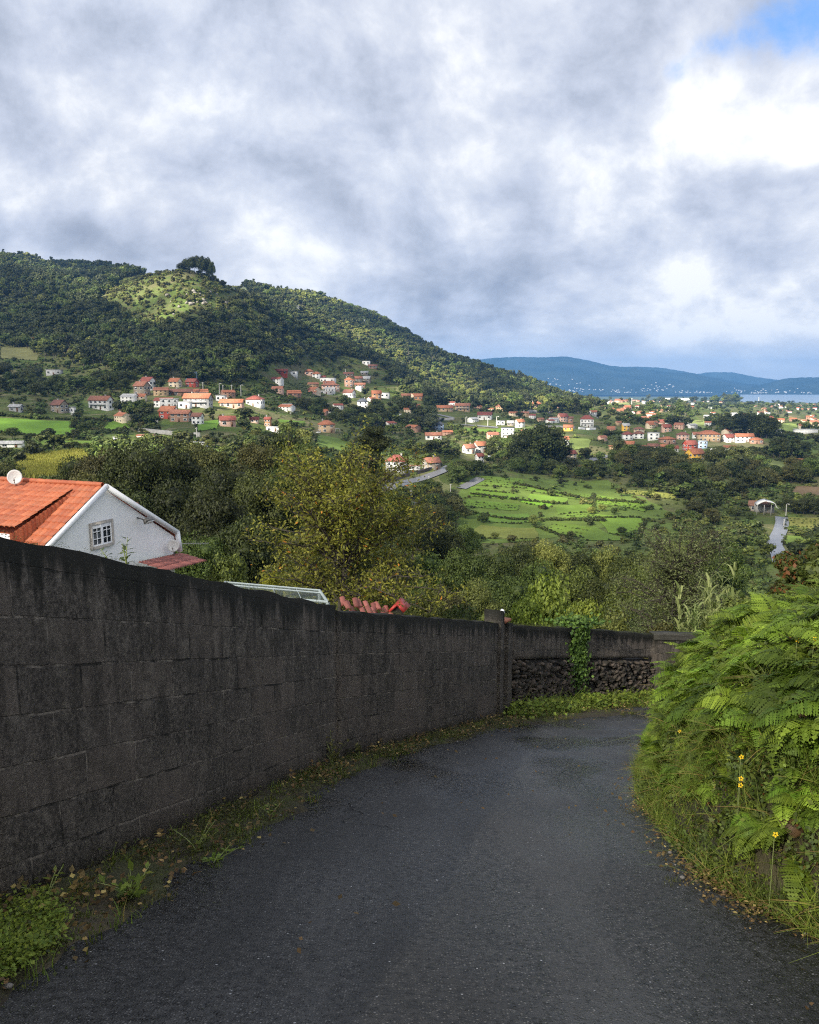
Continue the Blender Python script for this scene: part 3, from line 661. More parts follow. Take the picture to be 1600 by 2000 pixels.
mb = MB(); mb.box((0, 0, .03), (.22, .22, .05), 0, math.atan2((WP[4]-WP[3]).y, (WP[4]-WP[3]).x)); M['brick_tile'] = plain('clay_tile', (.30, .12, .07), .8, 5, .3, bmp=.3)
q = WP[3].lerp(WP[4], .03); o = mb.obj('tile_cap', M['brick_tile'], loc=(q.x-.10, q.y-.02, q.z+h3+.05)); P_(o, cwall)

# rubble wall with block courses on top
swall = empty('stone_wall', WP[3].lerp(WP[4], .5), 0, 'low rough rubble stone wall topped with dark blocks where the lane bends', 'wall')
a3 = WP[3].lerp(WP[4], .09)
hs = lambda h: h*.62
P_(wall_slab('block_course', a3, WP[4], h3-.04, h4, M['block'], lo=hs(h3), u0=1, seed=4), swall)
P_(wall_slab('block_course', WP[4]+Vector((.003, .003, 0)), WP[5], h4, h5, M['block'], lo=hs(h4), u0=4, seed=5), swall)
M['core'] = plain('dark_mortar', (.018, .016, .014), .95, 4, .3, bmp=.5)
m, t, p, o = mat('rubble_stone'); M['stone'] = m
r = t.node('ShaderNodeAttribute', attribute_name='rnd').outputs['Fac']; g = t.node('ShaderNodeNewGeometry').outputs['Position']; n1 = t.noise(g, 22, 4, .7)
c = t.mix(r, (.014, .012, .010, 1), (.115, .088, .070, 1)); c = t.mix(t.ramp(n1, .45, .7, 0, .5), c, (.026, .032, .012, 1))
t.set(p, 'Base Color', c); t.set(p, 'Roughness', .9); bump(t, p, n1, .6, .01)
def core_slab(A, B_, hA, hB, seed):
    o = wall_slab('wall_core', A, B_, hA, hB, M['core'], thick=.3, seed=seed, front=-.05); P_(o, swall)
core_slab(a3, WP[4], hs(h3)-.01, hs(h4)-.01, 6); core_slab(WP[4], WP[5], hs(h4)-.01, hs(h5)-.01, 7)
mb = MB(); rs = np.random.RandomState(12)
for A, B_, hA, hB in ((a3, WP[4], hs(h3), hs(h4)), (WP[4], WP[5], hs(h4), hs(h5))):
    d = (B_-A); L = d.length; d.normalize(); nr = Vector((-d.y, d.x, 0)).normalized(); nr = -nr if nr.x > 0 else nr
    yaw = math.atan2(d.y, d.x); n = int(L*150)
    for k in range(n):
        a = rs.rand(); v = rs.rand(); h = (hA+(hB-hA)*a)
        q = A.lerp(B_, a)+nr*(-.02+rs.rand()*.06); z = q.z+.02+v*(h-.06)
        sx, sz = .035+rs.rand()**2*.095, .016+rs.rand()*.036; tilt = rs.randn()*.35+.25
        import bmesh as _b
        if 2 not in _ICO: MB().ball((0, 0, 0), (1, 1, 1), sub=2)
        if 1 not in _ICO: MB().ball((0, 0, 0), (1, 1, 1), sub=1)
        vv, ff = _ICO[1]; vv = np.sign(vv)*np.abs(vv)**.75*(1+rs.randn(len(vv), 1)*.13)*np.array((sx, .08, sz))
        ct, s_ = math.cos(tilt), math.sin(tilt); x_ = vv[:, 0]*ct-vv[:, 2]*s_; z_ = vv[:, 0]*s_+vv[:, 2]*ct; y_ = vv[:, 1]
        cy, sy = math.cos(yaw), math.sin(yaw)
        W_ = np.stack([x_*cy-y_*sy+q.x, x_*sy+y_*cy+q.y, z_+z], 1); mb.tris(W_, ff, 0, rs.rand()**1.5)
o = mb.obj('rubble_stones', M['stone']); P_(o, swall)
for f_ in (.42, ):
    post('mortar_pier', a3.lerp(WP[4], f_), hs(h4)*.9, .16, swall, M['render'], dir_=(WP[4]-WP[3]))
bwall = empty('curved_wall', WP[5], 0, 'short paler block wall curving out of sight behind the ferns', 'wall')
hh = [h5, h5*.98, h5*.90, h5*.8]
for i in range(3):
    P_(wall_slab('wall_panel', WP[5+i]+Vector((.002, .002, 0)), WP[6+i], hh[i], hh[i+1], M['blockpale'], u0=i*3.0, seed=20+i, front=.02), bwall)
    P_(wall_slab('coping', WP[5+i]+Vector((.002, .002, 0)), WP[6+i], hh[i]+.03, hh[i+1]+.03, plain('coping_render', (.045, .043, .036), .9, 4, .3, bmp=.4), u0=i*3.0, seed=30+i, front=.035, lo=hh[i]-.12, loB=hh[i+1]-.12, thick=.24), bwall)
#PART2
# ---------------------------------------------------------------- tree and bush meshes (height 1, foot at the origin)
def crown(mb, seed, rx, z0, z1, ncl, cards, size, style='round', mi=0, core=.55):
    np.random.seed(seed); rs = np.random.RandomState(seed); zc_, rz_ = (z0+z1)/2, (z1-z0)/2
    C = []
    for k in range(ncl):
        for _ in range(20):
            p = rs.uniform(-1, 1, 3)
            if .25 < np.linalg.norm(p) < 1: break
        p = p/np.linalg.norm(p)*(.45+.5*rs.rand()) if k else np.zeros(3)
        if style == 'cone': w = 1-.85*(p[2]+1)/2
        elif style == 'tall': w = .8+.25*math.sin((p[2]+1)*4+seed)
        elif style == 'flat': w = 1.0 if p[2] > -.2 else .55
        else: w = 1.0-.15*max(p[2], 0)
        C.append((p[0]*rx*w, p[1]*rx*w, zc_+p[2]*rz_*.85, (.26+.22*rs.rand())*rx*(.75 if style in ('cone', 'tall') else 1.05)))
    per = cards//ncl
    for x, y, z, r in C:
        n = max(4, int(per*(.5+rs.rand()))); d = rs.randn(n, 3); d[:, 2] = d[:, 2]*.9+.25; d /= np.linalg.norm(d, axis=1, keepdims=True)
        rr = r*(.72+.42*rs.rand(n, 1)); P = np.array((x, y, z))+d*rr*np.array((1, 1, .8)); N = d+rs.randn(n, 3)*.45
        tone = np.clip(rs.rand(n)*.8+rs.rand()*.2, 0, 1)
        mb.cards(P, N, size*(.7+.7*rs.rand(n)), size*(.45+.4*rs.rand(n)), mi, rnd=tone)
        if core: mb.ball((x, y, z), (r*core*1.25, r*core*1.25, r*core), mi, .22, 1, rs.rand(20)*.6)  # inner balls toned darker: shade inside the crown put into colour
    return C
def trunk_mb(seed, h, C, r=.022, limbs=5, bend=.03):
    rs = np.random.RandomState(seed+50); mb = MB(); pts = [(0, 0, -.03)]; n = 6
    for i in range(1, n+1): pts.append((rs.randn()*bend*i/n, rs.randn()*bend*i/n, h*i/n))
    mb.tube(pts, [r*(1.35 if i == 0 else 1-.75*i/n) for i in range(n+1)], 6)
    for k in range(min(limbs, len(C))):
        c = C[int(rs.rand()*len(C))]; i = 2+int(rs.rand()*(n-2)); s = Vector(pts[i]); e = Vector(c[:3])
        md = (s+e)/2+Vector((rs.randn()*.02, rs.randn()*.02, -.02)); mb.tube([s, md, e], [r*.45, r*.3, r*.12], 4)
    return mb
LIB = {}
def lib(kind, var, mk):
    key = (kind, var, mk)
    if key in LIB: return LIB[key]
    mb = MB()
    spec = {  # rx, z0, z1, clusters, cards, size, style
     'far': (.40, .18, 1.0, 9, 300, .12, 'round'), 'fartall': (.24, .22, 1.0, 9, 280, .10, 'tall'), 'farpine': (.26, .15, 1.0, 9, 260, .10, 'cone'),
     'round': (.46, .14, 1.0, 26, 3800, .056, 'round'), 'tall': (.29, .20, 1.0, 26, 3400, .045, 'tall'), 'pine': (.30, .30, 1.0, 22, 2600, .042, 'cone'),
     'flat': (.46, .20, 1.0, 20, 3000, .055, 'round'), 'near': (.46, .10, 1.0, 52, 20000, .030, 'round'), 'neartall': (.30, .12, 1.0, 44, 13000, .024, 'tall'),
     'shrub': (.62, .02, 1.0, 7, 170, .20, 'round'), 'bush': (.60, .02, 1.0, 26, 7000, .055, 'round')}[kind]
    rx, z0, z1, ncl, cards, size, style = spec
    seed = hash((len(kind)*7+ord(kind[0])*3+ord(kind[-1])))*10 % 9000+var
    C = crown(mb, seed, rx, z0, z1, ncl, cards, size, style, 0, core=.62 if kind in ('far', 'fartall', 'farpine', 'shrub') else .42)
    if kind in ('far', 'fartall', 'farpine', 'shrub'):
        tb = trunk_mb(seed, .5, C, .025, 2); mb.quads(np.concatenate(tb.v), np.concatenate([q[0] for q in tb.q]), 1, .5) if kind != 'shrub' else None
        LIB[key] = (mb.mesh(kind+'_tree', [M[mk], M['barkpale' if kind == 'fartall' else 'bark']]), None)
    else:
        tb = trunk_mb(seed, .72 if kind != 'flat' else .78, C, .020 if 'tall' in kind or kind == 'pine' or kind == 'flat' else .028, 7)
        LIB[key] = (mb.mesh('crown', M[mk]), tb.mesh('trunk', M['barkpale' if mk == 'euc' else 'bark'], True))
    return LIB[key]
THINGS = []   # (object, label stem, px, row)
def add_tree(px, row, hm, kind='round', mk='dark', var=0, wide=1.0, pos=None, label=None, cat='tree', name=None, group=None, parts=True):
    q = pos or hit(px, row)
    if q is None: return None
    cr_, tr_ = lib(kind, var, mk); rz = random.random()*6.28
    names = {'dark': 'dark_leafed_tree', 'mid': 'green_leafed_tree', 'light': 'pale_leafed_tree', 'olive': 'olive_green_tree', 'euc': 'eucalyptus_tree', 'scrub': 'shrub', 'bush': 'leafy_bush'}
    nm = name or (names[mk] if kind not in ('pine', 'farpine') else 'pine_tree')
    if tr_ is None:
        o = put(nm, cr_, None, q, (0, 0, rz), (hm*wide, hm*wide, hm))
    else:
        o = empty(nm, q, rz, scale=(hm*wide, hm*wide, hm)); put('crown', cr_, o); put('trunk', tr_, o)
    tag(o, label, cat, group); o['_px'] = px
    THINGS.append((o, label, px, row, q.y)); return o

# ---- forest on the hill (one mass)
FL = [(-700,690),(0,668),(60,690),(90,700),(200,722),(255,738),(330,742),(400,748),(460,752),(520,722),(600,712),(700,706),(735,712),(770,752),(800,778),(860,792),(1000,806),(1100,806),(1165,800),(1175,780)]
flx = [a for a, _ in FL]; fly = [b for _, b in FL]
def in_forest(px, row, y):
    return y > 430 and px < 1172 and row < np.interp(px, flx, fly)+6*math.sin(px*.09)
PEAK = [(195,590),(235,550),(300,533),(385,522),(440,530),(480,568),(500,590),(430,620),(350,640),(300,650),(255,630)]
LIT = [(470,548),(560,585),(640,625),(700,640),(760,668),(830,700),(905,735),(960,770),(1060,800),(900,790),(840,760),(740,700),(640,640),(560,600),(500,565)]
rs = np.random.RandomState(4); pts = []; rot = []; scl = []; idx = []
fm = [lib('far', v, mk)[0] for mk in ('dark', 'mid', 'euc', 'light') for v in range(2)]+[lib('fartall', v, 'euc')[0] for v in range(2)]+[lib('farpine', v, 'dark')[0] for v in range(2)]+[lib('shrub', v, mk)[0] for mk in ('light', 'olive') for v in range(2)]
n = 0
for _ in range(60000):
    y = math.sqrt(rs.uniform(430**2, 1650**2)); x = rs.uniform(-.72, .30)*y; z = H(x, y); px, row = proj(x, y, z)
    if not in_forest(px, row, y): continue
    pk = inpoly(px, row, PEAK); cl = math.sin(x*.02+math.sin(y*.013)*2)+math.sin(y*.027+x*.011)+rs.randn()*.7
    strip = abs((px-430)*.52+(row-528)*-.82) < 7 and 415 < px < 600 and row > 520 and y < 940     # mown line below the power cables
    if strip: continue
    if pk:
        if rs.rand() < .25: continue
        i = 12+rs.randint(4); s = 2.2+rs.rand()*3.0
    else:
        if rs.rand() < .22: continue
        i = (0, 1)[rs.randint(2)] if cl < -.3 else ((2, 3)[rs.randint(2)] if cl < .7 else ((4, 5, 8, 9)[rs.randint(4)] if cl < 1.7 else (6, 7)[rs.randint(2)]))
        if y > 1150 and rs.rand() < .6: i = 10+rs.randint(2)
        if inpoly(px, row, LIT) and rs.rand() < .85: i = (6, 7, 6, 7, 14)[rs.randint(5)]; lit_ = True  # sunlight on this slope put into colour: paler foliage picked
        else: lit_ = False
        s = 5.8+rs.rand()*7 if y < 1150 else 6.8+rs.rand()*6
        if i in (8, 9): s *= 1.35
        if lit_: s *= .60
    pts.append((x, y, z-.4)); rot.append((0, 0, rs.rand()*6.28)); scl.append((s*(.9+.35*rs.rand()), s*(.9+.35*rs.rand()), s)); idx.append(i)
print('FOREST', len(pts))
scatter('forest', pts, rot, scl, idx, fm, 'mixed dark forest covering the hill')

V = []; sp = [hit(a + (b2-a)*k/8, c + (d-c)*k/8) for (a, c), (b2, d) in (((425,533),(470,558)),((470,558),(520,590)),((520,590),(560,617)),((560,617),(600,640))) for k in range(8)]
for i, q in enumerate(sp):
    for w in (-5, 5): V.append((q.x+w, q.y+w*.3, H(q.x+w, q.y+w*.3)+.7))
mb = MB(); mb.quads(np.array(V), [(2*i, 2*i+1, 2*i+3, 2*i+2) for i in range(len(sp)-1)]); M['firebreak'] = plain('pale_mown_grass', (.24, .28, .15), .95, .2, .3)
tag(mb.obj('hillside_path', M['firebreak'], smooth=True), 'pale cleared strip running down from the summit', kind='structure')
mb = MB(); rs = np.random.RandomState(44); np.random.seed(44)
for k in range(34):
    q = hit(rs.normal(385, 30), rs.normal(592, 15)); s = .7+1.4*rs.rand()**2
    if q: mb.ball((q.x, q.y, q.z+s*.5+.3), (s*1.3, s, s*1.1), 0, .22, 1)
M['granite'] = plain('pale_granite', (.22, .20, .17), .85, .8, .3); tag(mb.obj('rock_outcrop', M['granite']), 'pale granite rocks scattered on the knob of the hill', kind='stuff')
# ---- scrub, hedges and small trees over the valley
ROADS_PX = [([(748,957),(790,945),(830,934),(862,922),(884,908),(893,902)], 4), ([(762,1046),(772,1030),(790,1008),(812,990),(822,983)], 5), ([(900,955),(922,945),(942,934)], 4),
 ([(1527,1104),(1522,1085),(1512,1066),(1517,1052),(1524,1038),(1528,1022),(1526,1010)], 7), ([(884,829),(930,832),(978,836)], 2), ([(1145,901),(1170,895),(1190,890)], 3), ([(800,812),(850,809),(890,818)], 2)]
HOUSES = [
 (68,674,18,15,15,'gable','brick','orange',2,'unfinished orange brick cottage alone on the pale hill meadow'),
 (132,688,17,8,8,'flat','brown','rust',1,'rusty flat shed among hill trees, higher of two','shed'), (160,693,15,8,-8,'flat','brown','rust',1,'rusty flat shed among hill trees, lower of two','shed'),
 (103,733,30,11,10,'flat','grey','grey',1,'low grey concrete building half hidden by hillside trees','barn'),
 (287,762,30,25,-28,'gable','white','red',2,'white house with sharp red gable behind the old stone house'),
 (275,774,31,28,-26,'gable','stone','terra',2,'old two storey stone house with terracotta roof in front of the white gable'),
 (341,756,25,17,-22,'gable','cream','orange',2,'cream cottage with orange roof right of the sharp white gable'),
 (373,746,24,20,10,'flat','blue','grey',2,'pale blue flat roofed house standing behind the dark red one'),
 (374,756,24,16,-20,'gable','red','red',2,'dark red house in front of the pale blue one'),
 (357,774,64,14,-6,'long','brown','brown',1,'long low building with brown roof in the hillside village'),
 (328,796,38,17,12,'flat','grey','grey',2,'bare grey concrete block above the red house'),
 (360,798,24,13,-8,'flat','white','grey',1,'small white flat annex beside the grey concrete block','shed'),
 (385,795,56,26,-14,'long','grey','orange',2,'wide grey house under a long bright orange roof','balcony'),
 (327,818,36,24,-20,'gable','red','orange',2,'deep red house with white framed windows'),
 (352,824,44,23,-18,'long','brick','terra',2,'brick house with terracotta roof beside the deep red house','porch'),
 (385,829,22,22,-15,'gable','white','brown',2,'narrow white and brown house with porch at the village foot'),
 (113,806,34,24,-30,'gable','stone','brown',2,'stone house with brown roof and grey gable above the bright meadow'),
 (139,807,14,12,-12,'flat','white','grey',1,'tiny white lean to beside the grey gabled stone house','shed'),
 (195,800,50,26,-24,'long','white','terra',2,'white two storey house with wide window band and orange roof','balcony'),
 (30,804,28,14,-18,'long','grey','grey',1,'light grey shed at the far left above the meadow','barn'),
 (20,874,44,12,4,'long','white','grey',1,'long white low building left of the maize field','barn'),
 (232,864,22,10,-10,'flat','white','grey',1,'white garden shed in the green plots left of the ruins','shed'),
 (282,864,34,14,8,'flat','pink','terra',1,'roofless pink and white ruin among the gardens','shed'),
 (383,873,36,8,-6,'flat','white','grey',1,'low white shed with pale roof behind the dark trees','shed'),
 (442,833,35,20,22,'gable','pink','red',1,'pinkish house with red roof and white gable by the green paddock'),
 (431,784,18,12,0,'flat','grey','grey',1,'small grey box house right of the long orange roof','shed'),
 (452,797,46,17,-8,'long','pink','orange',1,'salmon coloured row house beside the red hip roof'),
 (497,794,34,21,-14,'hip','white','red',1,'house with deep red hipped roof at the right end of the village row'),
 (496,826,18,11,12,'gable','pink','red',1,'small pink outbuilding with pale red roof'), (523,833,13,18,-10,'gable','orange','red',2,'narrow orange red house partly behind a round bush'),
 (533,843,26,9,-6,'flat','white','grey',1,'long white greenhouse shed below the narrow orange house','shed'),
 (637,845,34,24,24,'hip','tan','orange',2,'tan two storey house with bright orange hipped roof','porch'),
 (547,731,28,10,5,'long','red','red',1,'long red roofed house, leftmost of the highest row'), (571,733,18,8,-5,'flat','white','grey',1,'small white block in the highest row of houses'),
 (603,734,19,13,10,'hip','pink','orange',1,'pink house with orange roof in the highest row'), (618,739,16,13,-12,'hip','white','orange',2,'white house with orange roof in the highest row'),
 (631,741,10,7,0,'gable','pink','red',1,'tiny red roofed house in the highest row'), (640,748,30,10,-10,'flat','white','grey',1,'white and grey flat houses above the pink villa'),
 (644,763,38,16,12,'hip','pink','terra',2,'pink villa with terracotta hipped roof on the stepped slope'), (637,770,26,7,4,'flat','grey','grey',1,'low grey garage below the pink villa','shed'),
 (681,757,18,20,8,'pyramid','brick','orange',2,'tall orange brick tower house with steep roof'),
 (681,735,19,8,0,'long','brown','brown',1,'brown roofed house beside the utility pole above the tower house'),
 (700,746,16,11,12,'gable','stone','terra',2,'weathered stone cottage left in the upper cluster'), (716,747,16,12,-12,'gable','stone','grey',2,'weathered stone cottage right in the upper cluster'), (703,756,20,8,0,'long','brick','terra',1,'low terracotta cottage under the stone cottages'),
 (716,713,16,8,-8,'flat','white','grey',1,'white house at the top edge under the dark forest'), (728,720,18,8,8,'gable','brown','brown',1,'brown house at the top edge under the dark forest'), (712,733,14,8,0,'gable','stone','grey',1,'small grey cottage between forest edge and stone cottages'),
 (682,777,25,16,-28,'gable','white','brown',1,'white house with brown roof below the tower house'), (735,779,20,16,12,'gable','orange','orange',2,'orange house with white gable by the dark wood'), (752,778,18,11,-6,'flat','white','grey',1,'white flat wing right of the orange gabled house','shed'),
 (708,797,22,19,8,'hip','white','dark',2,'white house half hidden in dark trees'), (731,793,12,12,-8,'gable','red','red',1,'small dark red house peeking out of dark trees'),
 (793,779,19,10,8,'gable','tan','terra',1,'tan cottage left of the bright orange cottage'), (818,782,18,13,-14,'gable','orange','orange',1,'bright orange cottage at the wood edge'),
 (869,804,32,12,10,'long','tan','orange',1,'low open sided house with reddish roof on the cut slope'), (904,803,29,15,-8,'long','tan','terra',2,'tan house with brown tiled roof on the cut slope','balcony'),
 (948,820,30,15,-12,'gable','white','red',1,'white house with dark red roof above the hillside lane'), (857,840,20,17,8,'hip','blue','dark',2,'house with dark blue roof among dark trees'),
 (847,859,32,14,4,'long','white','terra',1,'long terracotta roofed barn above the stone house','barn'),
 (978,830,16,8,0,'flat','white','grey',1,'small white flat box beside the hillside lane','shed'), (998,832,14,10,-8,'gable','stone','grey',1,'small grey cottage left of the white orange roofed house'),
 (1016,835,19,16,24,'gable','white','orange',2,'white house with orange roof at the end of the lane'), (993,857,27,22,-14,'flat','white','dark',3,'white three storey house with dark flat roof edges','balcony'),
 (1024,855,15,15,26,'gable','brick','orange',2,'brick red house squeezed beside the large dark grove'), (1048,801,28,17,-8,'hip','pink','orange',2,'house with big orange hipped roof above a retaining wall'),
 (1100,824,22,16,24,'gable','pink','red',2,'pink house with red roof right of the orange hipped house'), (1112,826,16,12,-10,'long','brick','brown',1,'brick outbuilding behind the pink house'),
 (1111,842,20,12,-12,'gable','yellow','orange',1,'small yellow cottage above the pale field'), (1148,835,28,24,-10,'hip','white','red',2,'white house with stacked dark red roofs','balcony'),
 (916,886,26,18,26,'gable','white','terra',1,'whitewashed gabled house left of the orange roofed one'), (938,884,27,21,28,'gable','grey','orange',2,'grey walled house with bright orange roof by the road junction'),
 (937,904,18,18,30,'gable','white','red',2,'small white house with red gable trim at the junction'),
 (775,924,43,35,-12,'hip','grey','red',2,'grey stone villa with dark red hipped roof beside the valley road','balcony'), (843,918,36,24,28,'gable','stone','terra',2,'old stone house with terracotta roof beside the valley road'),
 (810,918,22,8,4,'flat','grey','rust',1,'low shed between the villa and the old stone house','shed'),
 (1116,899,22,19,28,'gable','cream','red',2,'plain cream house beside the pale field'), (1137,919,18,9,8,'gable','brown','orange',1,'small orange roof showing between dark trees'),
 (1360,901,37,24,26,'gable','yellow','orange',2,'bright yellow house with orange roof'), (1396,893,20,16,-20,'gable','grey','grey',1,'grey gabled house right of the bright yellow one'),
 (1350,881,27,20,20,'gable','red','red',2,'deep red house with dark red roof behind the yellow house'), (1374,876,18,15,-10,'flat','blue','grey',2,'pale blue house behind the grey gabled one'),
 (1388,862,44,21,-8,'hip','tan','orange',2,'largest tan house with broad orange hipped roof by the dark grove'), (1428,864,26,16,12,'gable','white','red',2,'white house with red roof left of the long roofed row'),
 (1455,864,34,17,-6,'long','white','orange',2,'white house with long orange roof below the pylon'), (1480,867,26,12,-10,'hip','brick','orange',1,'low orange brick house at the right end of the row'),
 (1227,859,20,16,10,'hip','white','red',2,'white house with red roof at the left end of the village'), (1249,857,22,15,-12,'hip','white','brown',2,'white house with brown roof in the village'),
 (1208,880,30,12,8,'hip','tan','orange',1,'low house with wide red hipped roof in front of the village'), (1229,879,26,17,-24,'gable','white','orange',2,'white house with orange roof facing the tree belt'),
 (1251,882,24,12,8,'long','stone','terra',1,'stone farmhouse right of the white orange roofed house'), (1277,879,20,12,0,'gable','tan','brown',1,'tan house with brown roof near the tree belt'),
 (1223,841,15,14,8,'gable','yellow','grey',2,'small yellow upright house at the village top'), (1250,846,22,12,-10,'hip','tan','brown',2,'tan house with brown roof right of the small yellow one'),
 (1303,844,19,15,10,'gable','pink','red',2,'pink house with red roof at the village top'), (1306,867,30,14,8,'hip','brick','orange',1,'brick house with orange hipped roof in mid village'),
 (1336,859,24,15,-8,'hip','pink','brown',2,'pinkish house with brown hipped roof in mid village'), (1278,860,22,15,-6,'flat','white','grey',2,'white modern block in mid village'),
 (1362,856,15,12,0,'gable','white','terra',1,'small white house left of the largest tan house'), (1318,883,17,12,-10,'gable','white','red',1,'small white house left of the deep red house'), (1298,878,16,10,8,'gable','brick','orange',1,'small brick house in front of the village'),
 (1560,907,32,11,-6,'long','pink','orange',1,'long low pink building with orange roof at the right edge'), (1588,908,26,6,0,'flat','grey','grey',1,'grey flat roofed shed at the right edge','shed'),
 (1488,1000,44,20,-26,'gable','stone','rust',1,'dark old farm building behind the pale barn roof','barn'),
]
rs = np.random.RandomState(9); pts = []; rot = []; scl = []; idx = []
sm = [lib('shrub', v, mk)[0] for mk in ('scrub', 'mid', 'dark', 'olive', 'light') for v in range(3)]+[lib('far', v, mk)[0] for mk in ('dark', 'mid') for v in range(3)]
def clear_of_built(px, row, y, pad=4):
    for h_ in HOUSES:
        hx, hr, hw, hh_ = h_[0], h_[1], h_[2], h_[3]
        if abs(px-hx) < hw*.62+pad and hr-hh_*.9 < row < hr+hh_*.75+pad: return False
    for rp, rw in ROADS_PX:
        for (a, b2) in zip(rp[:-1], rp[1:]):
            dx, dy = b2[0]-a[0], b2[1]-a[1]; tt = min(max(((px-a[0])*dx+(row-a[1])*dy)/(dx*dx+dy*dy), 0), 1)
            ddy = row-(a[1]+dy*tt)
            if math.hypot(a[0]+dx*tt-px, ddy*(.4 if ddy > 0 else 1.3)) < rw*1.5: return False
    if 1495 < px < 1550 and 1000 < row < 1150: return False
    return True
for k in range(42000):
    y = math.exp(rs.uniform(math.log(120), math.log(3300))) if k < 30000 else math.exp(rs.uniform(math.log(380), math.log(950))); x = rs.uniform(-.62, .62)*y; z = H(x, y); px, row = proj(x, y, z)
    if (px > 1400 and row < 787) or px < -60 or px > 1660 or in_forest(px, row, y) or row > 1250: continue
    if any(inpoly(px, row, f) for f in FPOLY[1:]): continue
    if inpoly(px, row, FPOLY[0]) and rs.rand() < .72: continue
    if not clear_of_built(px, row, y): continue
    cl = math.sin(x*.031+y*.012)+math.sin(y*.043-x*.02)+rs.randn()*.6
    if cl < -.7 and rs.rand() < .7: continue
    if 890 < px < 1300 and 925 < row < 1060 and rs.rand() < .6: continue
    far_ = y > 900
    i = (rs.randint(3)+3*(1 if cl > .6 else 0)+(6 if rs.rand() < .22 else 0)) if rs.rand() < .8 else 9+rs.randint(6)
    if (cl > 1.2 and rs.rand() < .35) or (far_ and rs.rand() < .35): i = 15+rs.randint(6); s = 4+rs.rand()*5
    else: s = .9+rs.rand()**2*2.6
    if far_: s *= 1.25
    if far_ and x > .18*y and i < 15 and rs.rand() < .6: i = 12+rs.randint(3)
    pts.append((x, y, z-.1)); rot.append((0, 0, rs.rand()*6.28)); scl.append((s*(1+.5*rs.rand()), s*(1+.5*rs.rand()), s)); idx.append(i)
# hedges on field edges and lines of vines
for (A, B_, C_, D_), crop, poly in fq:
    def line(P0, P1, step, s0, s1, ids, jit=.6, skip=.1):
        L = (P1-P0).length; m_ = int(L/step)
        for j in range(m_+1):
            if rs.rand() < skip: continue
            q = P0.lerp(P1, j/max(m_, 1)); x = q.x+rs.randn()*jit; y = q.y+rs.randn()*jit
            if y < 100: continue
            s = s0+rs.rand()*(s1-s0); pts.append((x, y, H(x, y))); rot.append((0, 0, rs.rand()*6.28)); scl.append((s*1.2, s*1.2, s)); idx.append(ids[rs.randint(len(ids))])
    dark = [6, 7, 8, 3, 4, 5]
    if crop == 2: continue
    for P0, P1 in ((A, B_), (B_, C_), (C_, D_), (D_, A)): (line(P0, P1, 1.5, .4, 1.15, dark, .45, .25) if (P0 is C_ or (P0 is D_ and not (880 < poly[0][0] < 1330))) else None)
    if crop == 1:
        rowsn = max(3, int((D_-A).length/4.5))
        for r_i in range(1, rowsn): line(A.lerp(D_, r_i/rowsn), B_.lerp(C_, r_i/rowsn), 1.5, .45, .95, [3, 4, 5, 0, 1, 12], .2, .15)
for a, b2, s0 in (((920,966),(1110,986),1.3),((912,1000),(1185,1019),1.3),((1000,946),(1262,986),1.5),((1088,1018),(1255,1012),1.0),((1262,1015),(1245,1058),1.2),((930,958),(1010,966),1.0),((1160,966),(1160,1004),1.0),((1045,1030),(1120,1056),1.1),((0,845),(190,862),1.2),((0,812),(250,822),1.3),((270,860),(420,866),1.1),((900,847),(1010,852),1.2),((1090,882),(1180,900),1.3)):
    P0, P1 = hit(*a), hit(*b2); L = (P1-P0).length
    for j in range(int(L/.95)):
        q = P0.lerp(P1, j*.95/L); x = q.x+rs.randn()*.35; y = q.y+rs.randn()*.35; s = s0*(.8+.5*rs.rand()); pts.append((x, y, H(x, y))); rot.append((0, 0, rs.rand()*6.28)); scl.append((s*1.2, s*1.2, s)); idx.append((6, 7, 8, 3, 4)[rs.randint(5)])
scatter('scrub', pts, rot, scl, idx, sm, 'rough bushes, hedges and vines over the valley floor')
# maize
rs = np.random.RandomState(19)
mz = MB(); np.random.seed(3); nn = 26; mz.cards(np.random.randn(nn, 3)*(.35, .35, .12)+(0, 0, .5), np.random.randn(nn, 3)*(1, 1, .3), 1.0, .16, 0, up=(0, 0, 1))
M['maize'] = leaf_mat('maize_leaves', (.13, .15, .02), (.40, .37, .06), trans=.3, vary=.2); mzm = mz.mesh('maize', M['maize'])
(A, B_, C_, D_) = fq[3][0]; pts = []
for i in range(46):
    for j in range(60):
        q = (A.lerp(B_, i/46)).lerp(D_.lerp(C_, i/46), j/60); x = q.x+rs.randn()*.3; y = q.y+rs.randn()*.3; pts.append((x, y, H(x, y)+.2))
scatter('maize_crop', pts, [(0, 0, rs.rand()*6.28) for _ in pts], [1.5+rs.rand()*.7 for _ in pts], [0]*len(pts), [mzm], 'ripening maize')

